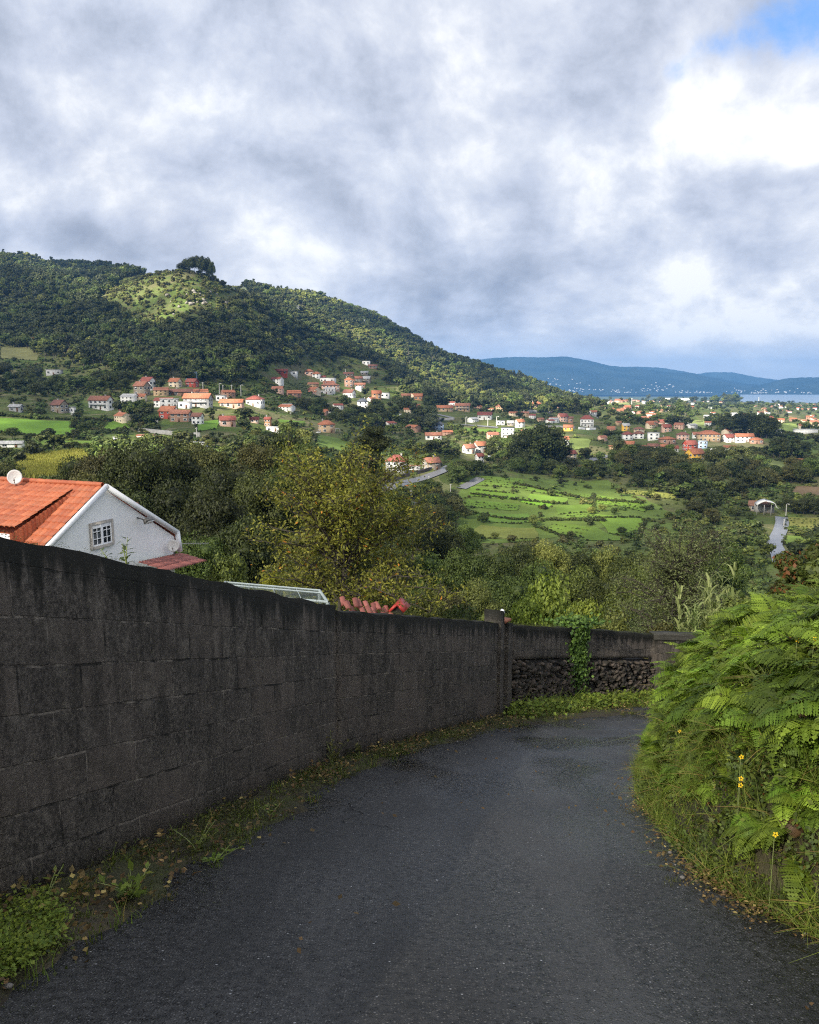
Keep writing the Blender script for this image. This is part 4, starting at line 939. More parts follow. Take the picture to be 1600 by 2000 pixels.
# ---- roads of the valley
M['farroad'] = plain('worn_grey_road', (.16, .16, .165), .45, .5, .2, spec=.5)
M['wetroad'] = plain('wet_grey_road', (.16, .165, .18), .30, .5, .25, spec=.8)
for rp, rw in ROADS_PX:
    wid = {1: 4.2, 2: 4.6, 3: 5.2, 4: 5.0}.get(int(rw) if rw < 5 else 4, 4.5); P3 = []
    for a, b2 in zip(rp[:-1], rp[1:]):
        for k in range(10):
            q = hit(a[0]+(b2[0]-a[0])*k/10, a[1]+(b2[1]-a[1])*k/10)
            if q: P3.append(q)
    V = []
    for i, q in enumerate(P3):
        d = P3[min(i+1, len(P3)-1)]-P3[max(i-1, 0)]; d.z = 0; d.normalize(); s = Vector((-d.y, d.x, 0))
        for w in (-.5, 0, .5): x, y = q.x+s.x*w*wid, q.y+s.y*w*wid; V.append((x, y, H(x, y)+.45))
    mb = MB(); mb.quads(np.array(V), [(i*3+j, i*3+j+1, i*3+3+j+1, i*3+3+j) for i in range(len(P3)-1) for j in range(2)])
    tag(mb.obj('valley_road', M['wetroad'] if rp[0][0] > 1400 else M['farroad'], smooth=True), 'pale lane through the valley', kind='structure')

# ---------------------------------------------------------------- houses
HC = {'white': (.72, .71, .68), 'cream': (.62, .52, .38), 'tan': (.42, .30, .18), 'stone': (.26, .22, .17), 'grey': (.33, .33, .33), 'pink': (.55, .36, .28), 'orange': (.42, .22, .11),
      'yellow': (.70, .42, .06), 'red': (.34, .06, .04), 'brown': (.20, .12, .08), 'brick': (.31, .185, .13), 'blue': (.22, .30, .42)}
RC = {'red': (.26, .070, .050), 'orange': (.36, .130, .065), 'terra': (.32, .13, .080), 'brown': (.20, .085, .06), 'dark': (.06, .07, .09), 'grey': (.40, .40, .40), 'rust': (.22, .11, .07)}
WM = {k: plain('wall_'+k, v, .85, .8, .22) for k, v in HC.items()}
RM = {}
for k, v in RC.items():
    m, t, p, o = mat('roof_'+k); g = t.node('ShaderNodeTexCoord').outputs['Object']
    n1 = t.noise(g, 1.2, 4, .65); n2 = t.noise(g, 6, 3, .6)
    wv = t.node('ShaderNodeTexWave', wave_type='BANDS', bands_direction='X', inp={'Vector': g, 'Scale': 3.2, 'Distortion': .3})
    c = t.mix(t.ramp(n1, .3, .7), tuple(a*.62 for a in v)+(1,), tuple(min(1, a*1.25) for a in v)+(1,)); c = t.mix(t.ramp(n2, .55, .75, 0, .4), c, (.10, .08, .06, 1))
    c = t.mix(t.math('MULTIPLY', wv.outputs[1], .25), c, tuple(a*.5 for a in v)+(1,))
    t.set(p, 'Base Color', c); t.set(p, 'Roughness', .8); bump(t, p, wv.outputs[1], .4, .05); RM[k] = m
m, t, p, o = mat('window_glass'); t.set(p, 'Base Color', (.02, .025, .03, 1)); t.set(p, 'Roughness', .12); M['glass'] = m
M['frame'] = plain('white_frame', (.72, .72, .72), .5, 3, .05); M['doorwood'] = plain('brown_door', (.12, .06, .03), .6, 4, .2)
M['concrete'] = plain('bare_concrete', (.30, .29, .27), .9, .8, .25)
def house(px, row, wpx, hpx, rot, rt, wc, rc, st, label, extra=''):
    q = hit(px, row)
    if q is None: return
    dep = q.y; wid = wpx*dep/F; ht = hpx*dep/F; rz = R(rot); ca, sa = abs(math.cos(rz)), abs(math.sin(rz))
    asp = .72; L = wid/(ca+asp*sa); Dp = L*asp
    if rt == 'long': asp = .35; L = wid/(ca+asp*sa); Dp = L*asp
    rh = {'gable': .36, 'hip': .34, 'long': .34, 'flat': .05, 'pyramid': .5}[rt]*ht; rh = min(rh, Dp*.42); wh = ht-rh
    x, y = L/2, Dp/2; nm = 'house' if hpx > 9 else 'small_house'
    ctr = Vector((q.x, q.y+Dp*.5, min(H(q.x, q.y+Dp*.5), q.z+.5))); ctr.z = q.z
    root = empty({'shed': 'shed', 'barn': 'barn'}.get(extra, 'house'), ctr, rz, label, {'shed': 'shed', 'barn': 'barn'}.get(extra, 'house'))
    mb = MB(); fd = 3.0
    if rt in ('gable', 'long'):
        V = [(-x,-y,-fd),(x,-y,-fd),(x,y,-fd),(-x,y,-fd),(-x,-y,wh),(x,-y,wh),(x,y,wh),(-x,y,wh),(-x,0,wh+rh),(x,0,wh+rh)]
        mb.quads(V[:8], [(0,1,5,4),(1,2,6,5),(2,3,7,6),(3,0,4,7)], 0); mb.tris([V[5],V[6],V[9],V[4],V[7],V[8]], [(0,1,2),(4,3,5)], 0)
    else:
        mb.box((0, 0, (wh-fd)/2), (L, Dp, wh+fd))
    mb.obj('wall', WM[wc], root)
    rb = MB(); e = .35+.02*L; th = .16
    if rt in ('gable', 'long'):
        k = rh/y
        for s in (-1, 1):
            a, b2, c_, d_ = (-x-e, s*(y+e), wh-e*k), (x+e, s*(y+e), wh-e*k), (x+e, 0, wh+rh), (-x-e, 0, wh+rh)
            top = [(p_[0], p_[1], p_[2]+th) for p_ in (a, b2, c_, d_)]; bot = [(p_[0], p_[1], p_[2]+.02) for p_ in (a, b2, c_, d_)]
            rb.quads(top+bot, [(0,1,2,3),(4,7,6,5),(0,4,5,1),(1,5,6,2),(3,7,4,0)])
    elif rt in ('hip', 'pyramid'):
        r = max(x-y, .05) if rt == 'hip' else .05
        V = [(-x-e,-y-e,wh),(x+e,-y-e,wh),(x+e,y+e,wh),(-x-e,y+e,wh),(-r,0,wh+rh),(r,0,wh+rh)]
        V = [(a, b2, c_+.02) for a, b2, c_ in V]+[(a, b2, c_-.12) for a, b2, c_ in V[:4]]
        rb.quads(V, [(0,1,5,4),(2,3,4,5),(0,6,7,1),(1,7,8,2),(2,8,9,3),(3,9,6,0)]); rb.tris(V[:6], [(1,2,5),(3,0,4)])
        rb.quads(V, [(6,9,8,7)])
    else:
        rb.box((0, 0, wh+.12), (L+.5, Dp+.5, .26))
    ro = rb.obj('roof', RM[rc], root)
    if hpx > 13 and rt != 'flat' and random.random() < .75:
        cb = MB(); cz = wh+rh*.75; cx = x*random.choice((-.5, .45)); cb.box((cx, y*.25, cz+.5), (.7, .6, 1.6)); cb.box((cx, y*.25, cz+1.35), (.95, .85, .14)); cb.obj('chimney', M['concrete'], ro)
    if wpx >= 12:
        nst = st; sh = wh/nst; big = wpx >= 24; nwin = max(2, min(5, int(L/3.0)))
        ww, wh2 = min(1.5, L/nwin*.42), min(1.35, sh*.48)
        def win(cx, cy, cz, w, h, face):
            mb = MB(); ax = (w, .05, h) if face == 'f' else (.05, w, h)
            fr = MB(); T_ = .14
            if face == 'f':
                fr.box((cx, cy+.02, cz+h/2+T_/2), (w+2*T_, .12, T_)); fr.box((cx, cy+.02, cz-h/2-T_/2), (w+2*T_, .12, T_)); fr.box((cx-w/2-T_/2, cy+.02, cz), (T_, .12, h)); fr.box((cx+w/2+T_/2, cy+.02, cz), (T_, .12, h)); 
                if big: fr.box((cx, cy+.01, cz), (.07, .10, h))
            else:
                fr.box((cx, cy, cz+h/2+T_/2), (.12, w+2*T_, T_)); fr.box((cx, cy, cz-h/2-T_/2), (.12, w+2*T_, T_)); fr.box((cx, cy-w/2-T_/2, cz), (.12, T_, h)); fr.box((cx, cy+w/2+T_/2, cz), (.12, T_, h))
            f_ = fr.obj('window', M['frame'], root); mb.box((cx, cy, cz), ax); mb.obj('pane', M['glass'], f_)
        for s in range(nst):
            zc_ = sh*(s+.55)
            for i in range(nwin):
                cx = -x+L*(i+.5)/nwin
                if s == 0 and i == nwin//2 and big:
                    db = MB(); dh = min(2.1, sh*.8); db.box((cx, -y-.03, dh/2), (1.0, .08, dh)); db.obj('door', M['doorwood'], root); continue
                win(cx, -y-.02, zc_, ww, wh2, 'f')
            if abs(rot) > 12:
                sx = x+.02 if rot < 0 else -x-.02
                for j in range(2 if Dp > 5 else 1): win(sx, -y+Dp*(j+.5)/(2 if Dp > 5 else 1), zc_, ww*.85, wh2, 's')
        if extra == 'balcony':
            bb = MB(); bb.box((0, -y-.6, sh*.98), (L*.85, 1.2, .16)); bo = bb.obj('balcony', M['concrete'], root)
            rl = MB(); rl.box((0, -y-1.18, sh+.92), (L*.85, .05, .06)); [rl.box((-L*.42+L*.84*i/14, -y-1.18, sh+.5), (.05, .04, .8)) for i in range(15)]; rl.obj('railing', M['frame'], bo)
        if extra == 'porch':
            bb = MB(); bb.box((x+1.6, -y+1.8, sh*.9), (3.4, 3.8, .18)); [bb.box((x+a, -y+b2, sh*.42), (.2, .2, sh*.9)) for a in (.3, 3.1) for b2 in (.1, 3.4)]; bb.obj('porch', M['concrete'], root)
    THINGS.append((root, label, px, row, q.y)); return root
for h_ in HOUSES: house(*h_)
# pale arched barn roof by the wet lane
q = hit(1496, 1004); root = empty('open_barn', q, R(-14), 'pale arched metal barn roof on posts at the end of the wet lane', 'barn'); dep = q.y; L_ = 40*dep/F; mb = MB(); V = []
for i in range(13):
    a = -1+2*i/12
    for y_ in (-3.5, 3.5): V.append((a*L_/2, y_, 4.2+1.9*(1-a*a)*(1 if a < 0 else .8)-(1.2 if a > .8 else 0)))
mb.quads(V, [(2*i, 2*i+2, 2*i+3, 2*i+1) for i in range(12)]); M['tin'] = plain('pale_tin_roof', (.60, .60, .58), .5, .8, .12)
o = mb.obj('roof', M['tin'], root); sm_ = o.modifiers.new('thick', 'SOLIDIFY'); sm_.thickness = .15
mb = MB(); [mb.box((a*L_/2*.96, y_, 2), (.25, .25, 4.6)) for a in (-1, -.33, .33) for y_ in (-3.3, 3.3)]; mb.box((0, 3.4, 1.8), (L_*.9, .15, 3.6)); mb.obj('post_frame', M['concrete'], root)
THINGS.append((root, root['label'], 1496, 1004, q.y))

# distant small houses of the plain: one mesh per kind, many copies
vs_ = []
for i, (wc, rc) in enumerate((('white', 'orange'), ('cream', 'orange'), ('white', 'red'), ('tan', 'terra'), ('brick', 'orange'), ('white', 'grey'), ('pink', 'terra'))):
    mb = MB(); L, Dp, wh, rh = 13, 9, 5.5, 2.6; x, y = L/2, Dp/2
    V = [(-x,-y,-3),(x,-y,-3),(x,y,-3),(-x,y,-3),(-x,-y,wh),(x,-y,wh),(x,y,wh),(-x,y,wh),(-x,0,wh+rh),(x,0,wh+rh)]
    mb.quads(V[:8], [(0,1,5,4),(1,2,6,5),(2,3,7,6),(3,0,4,7)], 0); mb.tris([V[5],V[6],V[9],V[4],V[7],V[8]], [(0,1,2),(4,3,5)], 0)
    for s in (-1, 1): mb.box((0, s*(y/2+.2), wh+rh/2+.12), (L+1, .2, .2), 1) ; mb.quads([(-x-.5,s*(y+.5),wh-.3),(x+.5,s*(y+.5),wh-.3),(x+.5,0,wh+rh+.1),(-x-.5,0,wh+rh+.1)], [(0,1,2,3) if s < 0 else (3,2,1,0)], 1)
    for a in (-.6, 0, .6):
        for b_ in (1.4, 4.1): mb.box((a*x, -y-.02, b_), (1.3, .06, 1.2), 2)
    vs_.append((wc, rc, mb.mesh('distant_house', [WM[wc], RM[rc], M['glass']])))
rs = np.random.RandomState(31); cand = []
def cluster(x0, x1, r0, r1, n):
    for _ in range(n): cand.append((rs.uniform(x0, x1), rs.uniform(r0, r1)))
cluster(1150, 1290, 775, 788, 40); cluster(1195, 1290, 797, 822, 20); cluster(1290, 1420, 781, 799, 24); cluster(1400, 1600, 812, 840, 34); cluster(1190, 1300, 824, 848, 12); cluster(1440, 1600, 789, 812, 24); cluster(1085, 1200, 795, 830, 8); cluster(1290, 1400, 800, 840, 10)
cluster(860, 1090, 790, 832, 16); cluster(560, 860, 770, 850, 18); cluster(860, 1190, 800, 880, 16); cluster(540, 760, 738, 780, 9); cluster(230, 540, 768, 835, 9); cluster(1190, 1480, 845, 885, 14); cand = [c_ for c_ in cand if c_[1] < 800 or clear_of_built(c_[0], c_[1], 0, 2)]; cand.sort(); tone = {'white': 'white', 'cream': 'cream', 'tan': 'tan', 'brick': 'brick red', 'pink': 'pink'}; rt_ = {'orange': 'orange', 'red': 'red', 'terra': 'terracotta', 'grey': 'grey'}
for px, row in cand:
    q = hit(px, row, 300)
    if q is None or q.y > 3400: continue
    wc, rc, me = vs_[rs.randint(7)]; s = .45+rs.rand()*.30
    o = put('distant_house', me, None, q, (0, 0, rs.uniform(-.8, .8)), (s, s, s*(.7+.4*rs.rand()))); o['category'] = 'house'; o['group'] = 'small houses over the far plain'
    where = 'in the seaside town' if row < 787 else ('on the clay ground' if px > 1400 and row > 812 else ('beyond the dark grove' if px > 1400 else ('on the hill foot' if px < 860 else ('near the hillside lane' if px < 1100 and row > 788 else ('in the village' if row > 845 else ('behind the village' if px < 1300 else 'left of the dark grove'))))))
    THINGS.append((o, 'tiny %s house with %s roof %s' % (tone[wc], rt_[rc], where), px, row, q.y))
for px, row, w in ((1573, 846, 42), (1512, 846, 26), (1320, 771, 60)):
    q = hit(px, row, 500) or at(px, row, 3300)
    dep = q.y; mb = MB(); L = w*dep/F; h = 7*dep/1600*1.0; mb.box((0, 0, h/2-1), (L, L*.35, h+2)); root = empty('warehouse', q, 0, None, 'warehouse'); mb.obj('wall', WM['white'], root)
    mb = MB(); mb.box((0, 0, h+.3), (L+1, L*.35+1, .5)); mb.obj('roof', M['tin'], root)
    root['label'] = {1573: 'long white warehouse on the sunlit plain, right of two', 1512: 'white warehouse on the sunlit plain, left of two', 1320: 'long white warehouse on the shore below the mountain'}[px]

# stone retaining walls, terraces
def lowwall(pts_px, h, th, m_, label, name='garden_wall'):
    P3 = []
    for a, b2 in zip(pts_px[:-1], pts_px[1:]):
        for k in range(8): P3.append(hit(a[0]+(b2[0]-a[0])*k/8, a[1]+(b2[1]-a[1])*k/8))
    P3 = [q for q in P3 if q]; V = []
    for i, q in enumerate(P3):
        d = P3[min(i+1, len(P3)-1)]-P3[max(i-1, 0)]; s = Vector((-d.y, d.x, 0)).normalized()*th/2
        for a, z in ((-1, -1), (-1, h), (1, h), (1, -1)): V.append((q.x+s.x*a, q.y+s.y*a, q.z+z))
    mb = MB(); mb.quads(np.array([tuple(v) for v in V]), [(i*4+j, i*4+4+j, i*4+5+j, i*4+1+j) for i in range(len(P3)-1) for j in range(3)]+[(0, 1, 2, 3), tuple(len(V)-4+k for k in (3, 2, 1, 0))])
    tag(mb.obj(name, m_), label, 'wall')
lowwall([(268, 843), (320, 848), (365, 852), (395, 853)], 1.8, .4, M['concrete'], 'long stone garden wall with posts below the village')
lowwall([(752, 944), (790, 932), (830, 922), (868, 908)], 1.6, .3, M['stone'], 'dark retaining wall with hedge along the valley road')
lowwall([(1022, 806), (1050, 806), (1078, 808)], 3.0, .5, M['concrete'], 'pale retaining wall under the big orange hipped roof')
lowwall([(1130, 838), (1150, 840), (1166, 839)], 2.0, .4, WM['white'], 'white yard wall below the stacked red roofs')
lowwall([(845, 818), (870, 821), (890, 820)], 2.0, .5, M['concrete'], 'pale terrace wall below the cut slope houses')
lowwall([(255, 822), (285, 823), (312, 827)], 1.6, .4, M['concrete'], 'pale wall left of the deep red house')
lowwall([(1045, 838), (1090, 836), (1128, 838)], 2.4, .4, M['concrete'], 'grey roadside wall below the yellow cottage')

# pylons, poles
M['steel'] = plain('galvanised_steel', (.42, .43, .44), .5, 3, .1, metal=.3)
def pylon(px, row, hpx, label):
    q = hit(px, row); h = hpx*q.y/F; mb = MB(); w = h*.085; r = max(.12, h*.006)
    for sx in (-1, 1):
        for sy in (-1, 1): mb.tube([(sx*w, sy*w, 0), (sx*w*.35, sy*w*.35, h*.6), (0, 0, h)], [r, r, r*.7], 4)
    for k in range(8):
        z0, z1 = h*.6*k/8, h*.6*(k+1)/8; a, b2 = w*(1-.65*k/8), w*(1-.65*(k+1)/8)
        for s in (-1, 1):
            mb.tube([(-a, s*a, z0), (b2, s*b2, z1)], [r*.6]*2, 3); mb.tube([(a, s*a, z0), (-b2, s*b2, z1)], [r*.6]*2, 3); mb.tube([(s*a, -a, z0), (s*b2, b2, z1)], [r*.6]*2, 3)
    root = empty('pylon', q, .3, label, 'pylon'); mb.obj('lattice_tower', M['steel'], root)
    for z in (.62, .76, .88):
        mb = MB(); mb.tube([(-h*.17, 0, h*z), (0, 0, h*(z+.03)), (h*.17, 0, h*z)], [r*.5, r*1.2, r*.5], 4); mb.tube([(-h*.17, 0, h*z), (h*.17, 0, h*z)], [r*.6]*2, 4); mb.obj('cross_arm', M['steel'], root)
    THINGS.append((root, label, px, row, q.y))
pylon(1446, 846, 31, 'steel lattice pylon in front of the dark grove'); pylon(583, 618, 22, 'white lattice pylon on the sunlit slope, middle of the hillside line'); pylon(530, 592, 14, 'small lattice pylon high on the shoulder of the hill')
pylon(789, 718, 14, 'small white pylon at the foot of the sunlit slope'); pylon(112, 512, 13, 'tiny pale pylon on the top left ridge'); pylon(712, 640, 16, 'thin pylon high on the far ridge')
M['pole'] = plain('concrete_pole', (.42, .41, .38), .7, 3, .1)
def pole(px, row, hpx, label, arm=True, y0=26.0):
    q = hit(px, row, y0); h = hpx*q.y/F; r = max(.10, q.y*.0006); mb = MB(); mb.tube([(0, 0, -.5), (0, 0, h)], [r, r*.7], 6)
    root = empty('street_lamp' if arm else 'utility_pole', q, random.uniform(-1, 1), label, 'lamp post' if arm else 'pole'); mb.obj('pole', M['pole'], root)
    if arm: mb = MB(); mb.tube([(0, 0, h), (h*.10, 0, h*1.03), (h*.2, 0, h*1.02)], [r*.6]*3, 5); mb.box((h*.21, 0, h*1.01), (h*.09, r*2.4, r*1.6)); mb.obj('lamp_arm', M['pole'], root)
    else: mb = MB(); mb.box((0, 0, h*.93), (h*.2, r*1.2, r*1.2)); mb.obj('cross_arm', M['pole'], root)
for a in ((397,766,19,'pole right of the long orange roof, left of its row',False),(429,770,20,'street lamp above the small grey box house'),(436,768,16,'thin pole behind the street lamp of the salmon row',False),(453,770,18,'plain pole above the salmon row houses',False),(471,773,20,'street lamp left of the red hipped roof'),(385,859,24,'tall pole among the gardens below the village',False),
 (182,745,14,'street lamp in front of the dark hillside trees'),(803,983,26,'pole between the dark shrubs beside the lower road',False),(880,965,20,'pole below the road junction bushes',False),(838,948,18,'pole on the slope under the valley road',False),(910,829,14,'lamp post on the hillside lane, left'),(953,832,14,'lamp post on the hillside lane, middle'),(970,832,18,'lamp post on the hillside lane beside the white box'),
 (1535,1008,24,'lamp post at the head of the wet lane'),(1482,780,10,'tall mast beside the inlet of sea',False),(1234,790,12,'mast in front of the far town',False),(973,892,20,'pole left of the large dark grove',False),(1531,1028,14,'short post beside the wet lane',False),(675,729,8,'utility pole in the highest row of houses',False),(1450,920,22,'pole rising from the dark tree belt',False)):
    pole(*a)
# parked cars, far off
def car(px, row, wpx, c, label, rz=0.0, y0=26.0):
    q = hit(px, row, y0); s = wpx*q.y/F/4.2; root = empty('parked_car', q+Vector((0, 0, .1)), rz, label, 'car', 'cars parked in the valley', (s, s, s))
    mb = MB(); mb.box((0, 0, .62), (4.2, 1.75, .62)); mb.box((.1, 0, 1.12), (2.5, 1.6, .55), top=.82); mb.obj('body', plain('car_paint', c, .3, 1, .05), root)
    mb = MB(); mb.box((.1, 0, 1.14), (2.3, 1.66, .36), top=.86); mb.obj('window', M['glass'], root)
    for a in (-1.3, 1.3):
        for b_ in (-.8, .8): mb = MB(); mb.tube([(a, b_-.1, .33), (a, b_+.1, .33)], [.33, .33], 10); mb.obj('wheel', M['core'], root)
car(622, 846, 9, (.7, .7, .7), 'white car left of the tan house'); car(1172, 888, 8, (.10, .20, .45), 'blue car beside the pale field road', .2); car(956, 893, 10, (.35, .37, .4), 'grey car at the junction below the orange roof', .3)
car(806, 912, 8, (.7, .7, .7), 'white van beside the grey stone villa', .1); car(143, 811, 8, (.72, .72, .74), 'white car beside the tiny white lean to', -.2)

# ---------------------------------------------------------------- trees that stand out one by one
rt2 = np.random.RandomState(77); pinned = []
def tree_px(px, Y, top_row, wpx, kind, mk, var, label=None, name=None, cat='tree', sink=.3):
    x = (px-800)/F*Y*1.0; q = Vector((at(px, 1000, Y).x, Y, 0)); q.z = H(q.x, Y)-sink; h = at(px, top_row, Y).z-q.z
    base_w = {'round': .92, 'tall': .58, 'near': .92, 'neartall': .6, 'pine': .6, 'flat': 1.0, 'bush': 1.2}[kind]; wide = wpx*Y/F/(base_w*h)
    wm = w_ = wpx*Y/F*1.25; hc = min(h, wm*1.45); cr_, tr_ = lib(kind, var, mk); rz = random.random()*6.28
    names = {'dark': 'dark_leafed_tree', 'mid': 'green_leafed_tree', 'light': 'pale_leafed_tree', 'olive': 'olive_green_tree', 'euc': 'eucalyptus_tree', 'bush': 'leafy_bush', 'yellowbush': 'leafy_bush'}
    o = empty(name or names[mk], q, rz, label, cat); s = wm/base_w
    put('crown', cr_, o, (0, 0, h-hc), scale=(s, s, hc)); put('trunk', tr_, o, (0, 0, h-hc), scale=(s, s, hc))
    if h > hc*1.05: tb = MB(); tb.tube([(0, 0, -.2), (.05, 0, (h-hc)*.5), (0, 0, h-hc+.1)], [.03*hc, .028*hc, .024*hc], 7); tb.obj('lower_trunk', M['bark'], o, True)
    o['_px'] = px; o['_h'] = h; THINGS.append((o, label, px, proj(q.x, q.y, q.z)[1], Y)); return o
for i, (px, Y, tr, w, kd, mk) in enumerate([
 (150,98,898,80,'near','dark'),(205,88,878,95,'near','olive'),(268,84,860,105,'near','dark'),(338,88,868,110,'near','dark'),(400,102,866,90,'near','olive'),(440,80,900,105,'near','dark'),(560,112,842,88,'near','dark'),(600,104,868,90,'near','mid'),
 (505,110,858,80,'near','olive'),(330,66,950,115,'near','dark'),(415,62,955,110,'near','dark'),(245,64,948,100,'near','dark'),(170,72,930,90,'near','olive'),(500,74,925,105,'near','dark'),(560,78,905,90,'near','mid'),(630,90,890,85,'near','dark'),(480,52,1010,110,'near','dark'),(390,50,1040,90,'near','mid'),
 (731,132,828,58,'neartall','dark'),(700,120,870,80,'near','dark'),(765,104,945,70,'near','mid'),(20,120,905,80,'near','dark'),(690,84,930,90,'near','dark'),
 (842,205,978,50,'near','olive'),(806,150,990,60,'near','mid'),(870,112,1030,70,'near','dark'),(905,160,1022,50,'near','mid'),(838,92,1085,85,'near','mid'),(905,84,1075,85,'near','mid'),(960,100,1070,80,'near','mid'),(1015,110,1062,80,'near','dark'),(1072,112,1058,70,'near','light'),
 (1125,118,1066,80,'near','mid'),(1185,120,1072,80,'near','light'),(1240,115,1080,80,'near','mid'),(985,66,1118,95,'near','mid'),(1060,70,1100,100,'near','mid'),(1130,68,1108,90,'near','mid'),(1195,64,1118,90,'near','mid'),(930,58,1140,90,'near','light'),(870,52,1150,90,'near','olive'),(810,46,1140,80,'near','mid'),(1250,60,1110,90,'near','mid'),
 (1310,90,1060,80,'near','light'),(1360,100,1050,70,'near','mid'),(1430,110,1065,70,'near','mid'),(700,70,1000,90,'near','dark'),(750,60,1060,90,'near','dark'),(640,56,1050,90,'near','dark'),(560,50,1090,90,'near','dark')]):
    tree_px(px, Y, tr, w, kd, mk, i % 3)
def belt(poly, n, h0_, h1_, kinds, mks, gap=0.0):
    x0, x1 = min(p_[0] for p_ in poly), max(p_[0] for p_ in poly); y0_, y1_ = min(p_[1] for p_ in poly), max(p_[1] for p_ in poly); got = 0; tries = 0
    while got < n and tries < n*30:
        tries += 1; px, row = rt2.uniform(x0, x1), rt2.uniform(y0_, y1_)
        if not inpoly(px, row, poly): continue
        if not clear_of_built(px, row, 0, 1): continue
        if any(inpoly(px, row, f) for f in FPOLY[1:]) or (inpoly(px, row, FPOLY[0]) and rt2.rand() < .6): continue
        if any(abs(a-px) < gap and abs(b2-row) < gap*.4 for a, b2 in pinned): continue
        q = hit(px, row)
        if q is None: continue
        pinned.append((px, row)); kd = kinds[rt2.randint(len(kinds))]; hh_ = rt2.uniform(h0_, h1_)*q.y/F
        add_tree(px, row, hh_, kd, mks[rt2.randint(len(mks))], rt2.randint(3), rt2.uniform(.95, 1.35) if kd == 'round' else 1.1, q); got += 1
belt([(1180,900),(1230,893),(1340,905),(1480,903),(1560,915),(1600,930),(1600,945),(1530,948),(1460,975),(1400,965),(1330,955),(1200,945)], 74, 24, 40, ['round'], ['dark', 'dark', 'mid', 'olive'], 9)
belt([(1010,905),(1100,905),(1180,925),(1190,945),(1080,935),(1000,925)], 18, 24, 36, ['round'], ['dark', 'mid'], 9)
for px, hp in ((1022,62),(1038,74),(1054,84),(1068,78),(1082,66),(1046,70),(1062,72),(1092,48)): 
    q = hit(px, 908); add_tree(px, 908, hp*q.y/F, 'round' if hp < 80 else 'tall', 'dark', rt2.randint(3), 1.0 if hp < 80 else 1.5, q); pinned.append((px, 908))
belt([(885,930),(935,925),(937,945),(890,955)], 9, 22, 34, ['round'], ['dark', 'mid'], 8)
belt([(560,775),(640,790),(700,800),(790,805),(800,838),(740,838),(660,830),(580,800)], 24, 18, 28, ['round'], ['dark', 'dark', 'mid'], 8)
belt([(790,800),(850,795),(865,845),(800,850)], 10, 26, 44, ['round', 'tall'], ['dark', 'euc'], 8)
belt([(170,742),(300,742),(270,775),(240,768),(180,765)], 14, 16, 26, ['round'], ['dark', 'mid'], 8)
belt([(0,740),(150,742),(150,770),(0,780)], 14, 20, 34, ['round'], ['dark', 'mid', 'dark'], 8)
belt([(1385,852),(1497,858),(1497,850),(1385,845)], 22, 34, 46, ['round', 'tall'], ['dark'], 2)
belt([(1508,886),(1572,886),(1572,896),(1508,896)], 8, 28, 40, ['round', 'tall'], ['dark'], 5)
belt([(1520,998),(1600,1000),(1600,1008),(1520,1006)], 8, 22, 34, ['round'], ['dark'], 8)
belt([(820,968),(900,955),(900,1050),(850,1060),(815,1010)], 14, 26, 42, ['round'], ['mid', 'dark', 'olive'], 9)
belt([(900,1000),(1250,990),(1250,1060),(900,1060)], 10, 14, 24, ['round'], ['mid', 'light'], 12)
belt([(0,850),(170,838),(200,895),(0,905)], 12, 14, 24, ['round'], ['dark', 'mid'], 9)
belt([(1330,985),(1470,1010),(1470,1100),(1330,1080)], 10, 16, 30, ['round'], ['mid', 'olive'], 12)
belt([(950,870),(1010,862),(1005,900),(960,905)], 9, 18, 30, ['round'], ['dark', 'mid'], 8)
belt([(1190,774),(1420,776),(1420,792),(1190,788)], 20, 8, 15, ['tall', 'round'], ['dark', 'mid', 'euc'], 6)
belt([(1384,789),(1442,789),(1442,792),(1384,792)], 9, 17, 24, ['round', 'tall'], ['mid', 'light', 'euc'], 3)
belt([(1420,793),(1640,793),(1640,802),(1420,800)], 10, 8, 13, ['round'], ['dark', 'mid', 'light'], 8)
belt([(1090,790),(1330,795),(1330,830),(1090,825)], 14, 10, 18, ['round', 'tall'], ['dark', 'mid'], 6)
belt([(1270,800),(1350,800),(1350,830),(1270,828)], 8, 22, 30, ['tall'], ['mid', 'euc'], 6)
belt([(400,840),(620,855),(620,890),(400,890)], 14, 16, 30, ['round'], ['dark', 'mid', 'light'], 9)
belt([(860,780),(1060,790),(1050,800),(870,790)], 10, 20, 34, ['round', 'tall'], ['light', 'euc', 'mid'], 8)
for k, (px, tr, w) in enumerate(((356,511,1.0),(364,504,1.1),(372,500,1.1),(380,497,1.1),(388,496,1.1),(396,497,1.1),(403,499,1.1),(409,502,1.0),(414,508,.9))):
    Y = 846+6*math.sin(k*2.3); x = at(px, 528, Y).x; q = Vector((x, Y, H(x, Y)-.5)); h = at(px, tr, Y).z-q.z
    add_tree(px, 530, h, 'flat', 'dark', k % 3, .62*w*16/max(h, 8), q, 'umbrella crowned pine on the hill summit, %s of nine' % ('leftmost','second from left','third from left','fourth from left','middle','fourth from right','third from right','second from right','rightmost')[k], 'tree', 'pine_tree', group='pines on the hill summit')
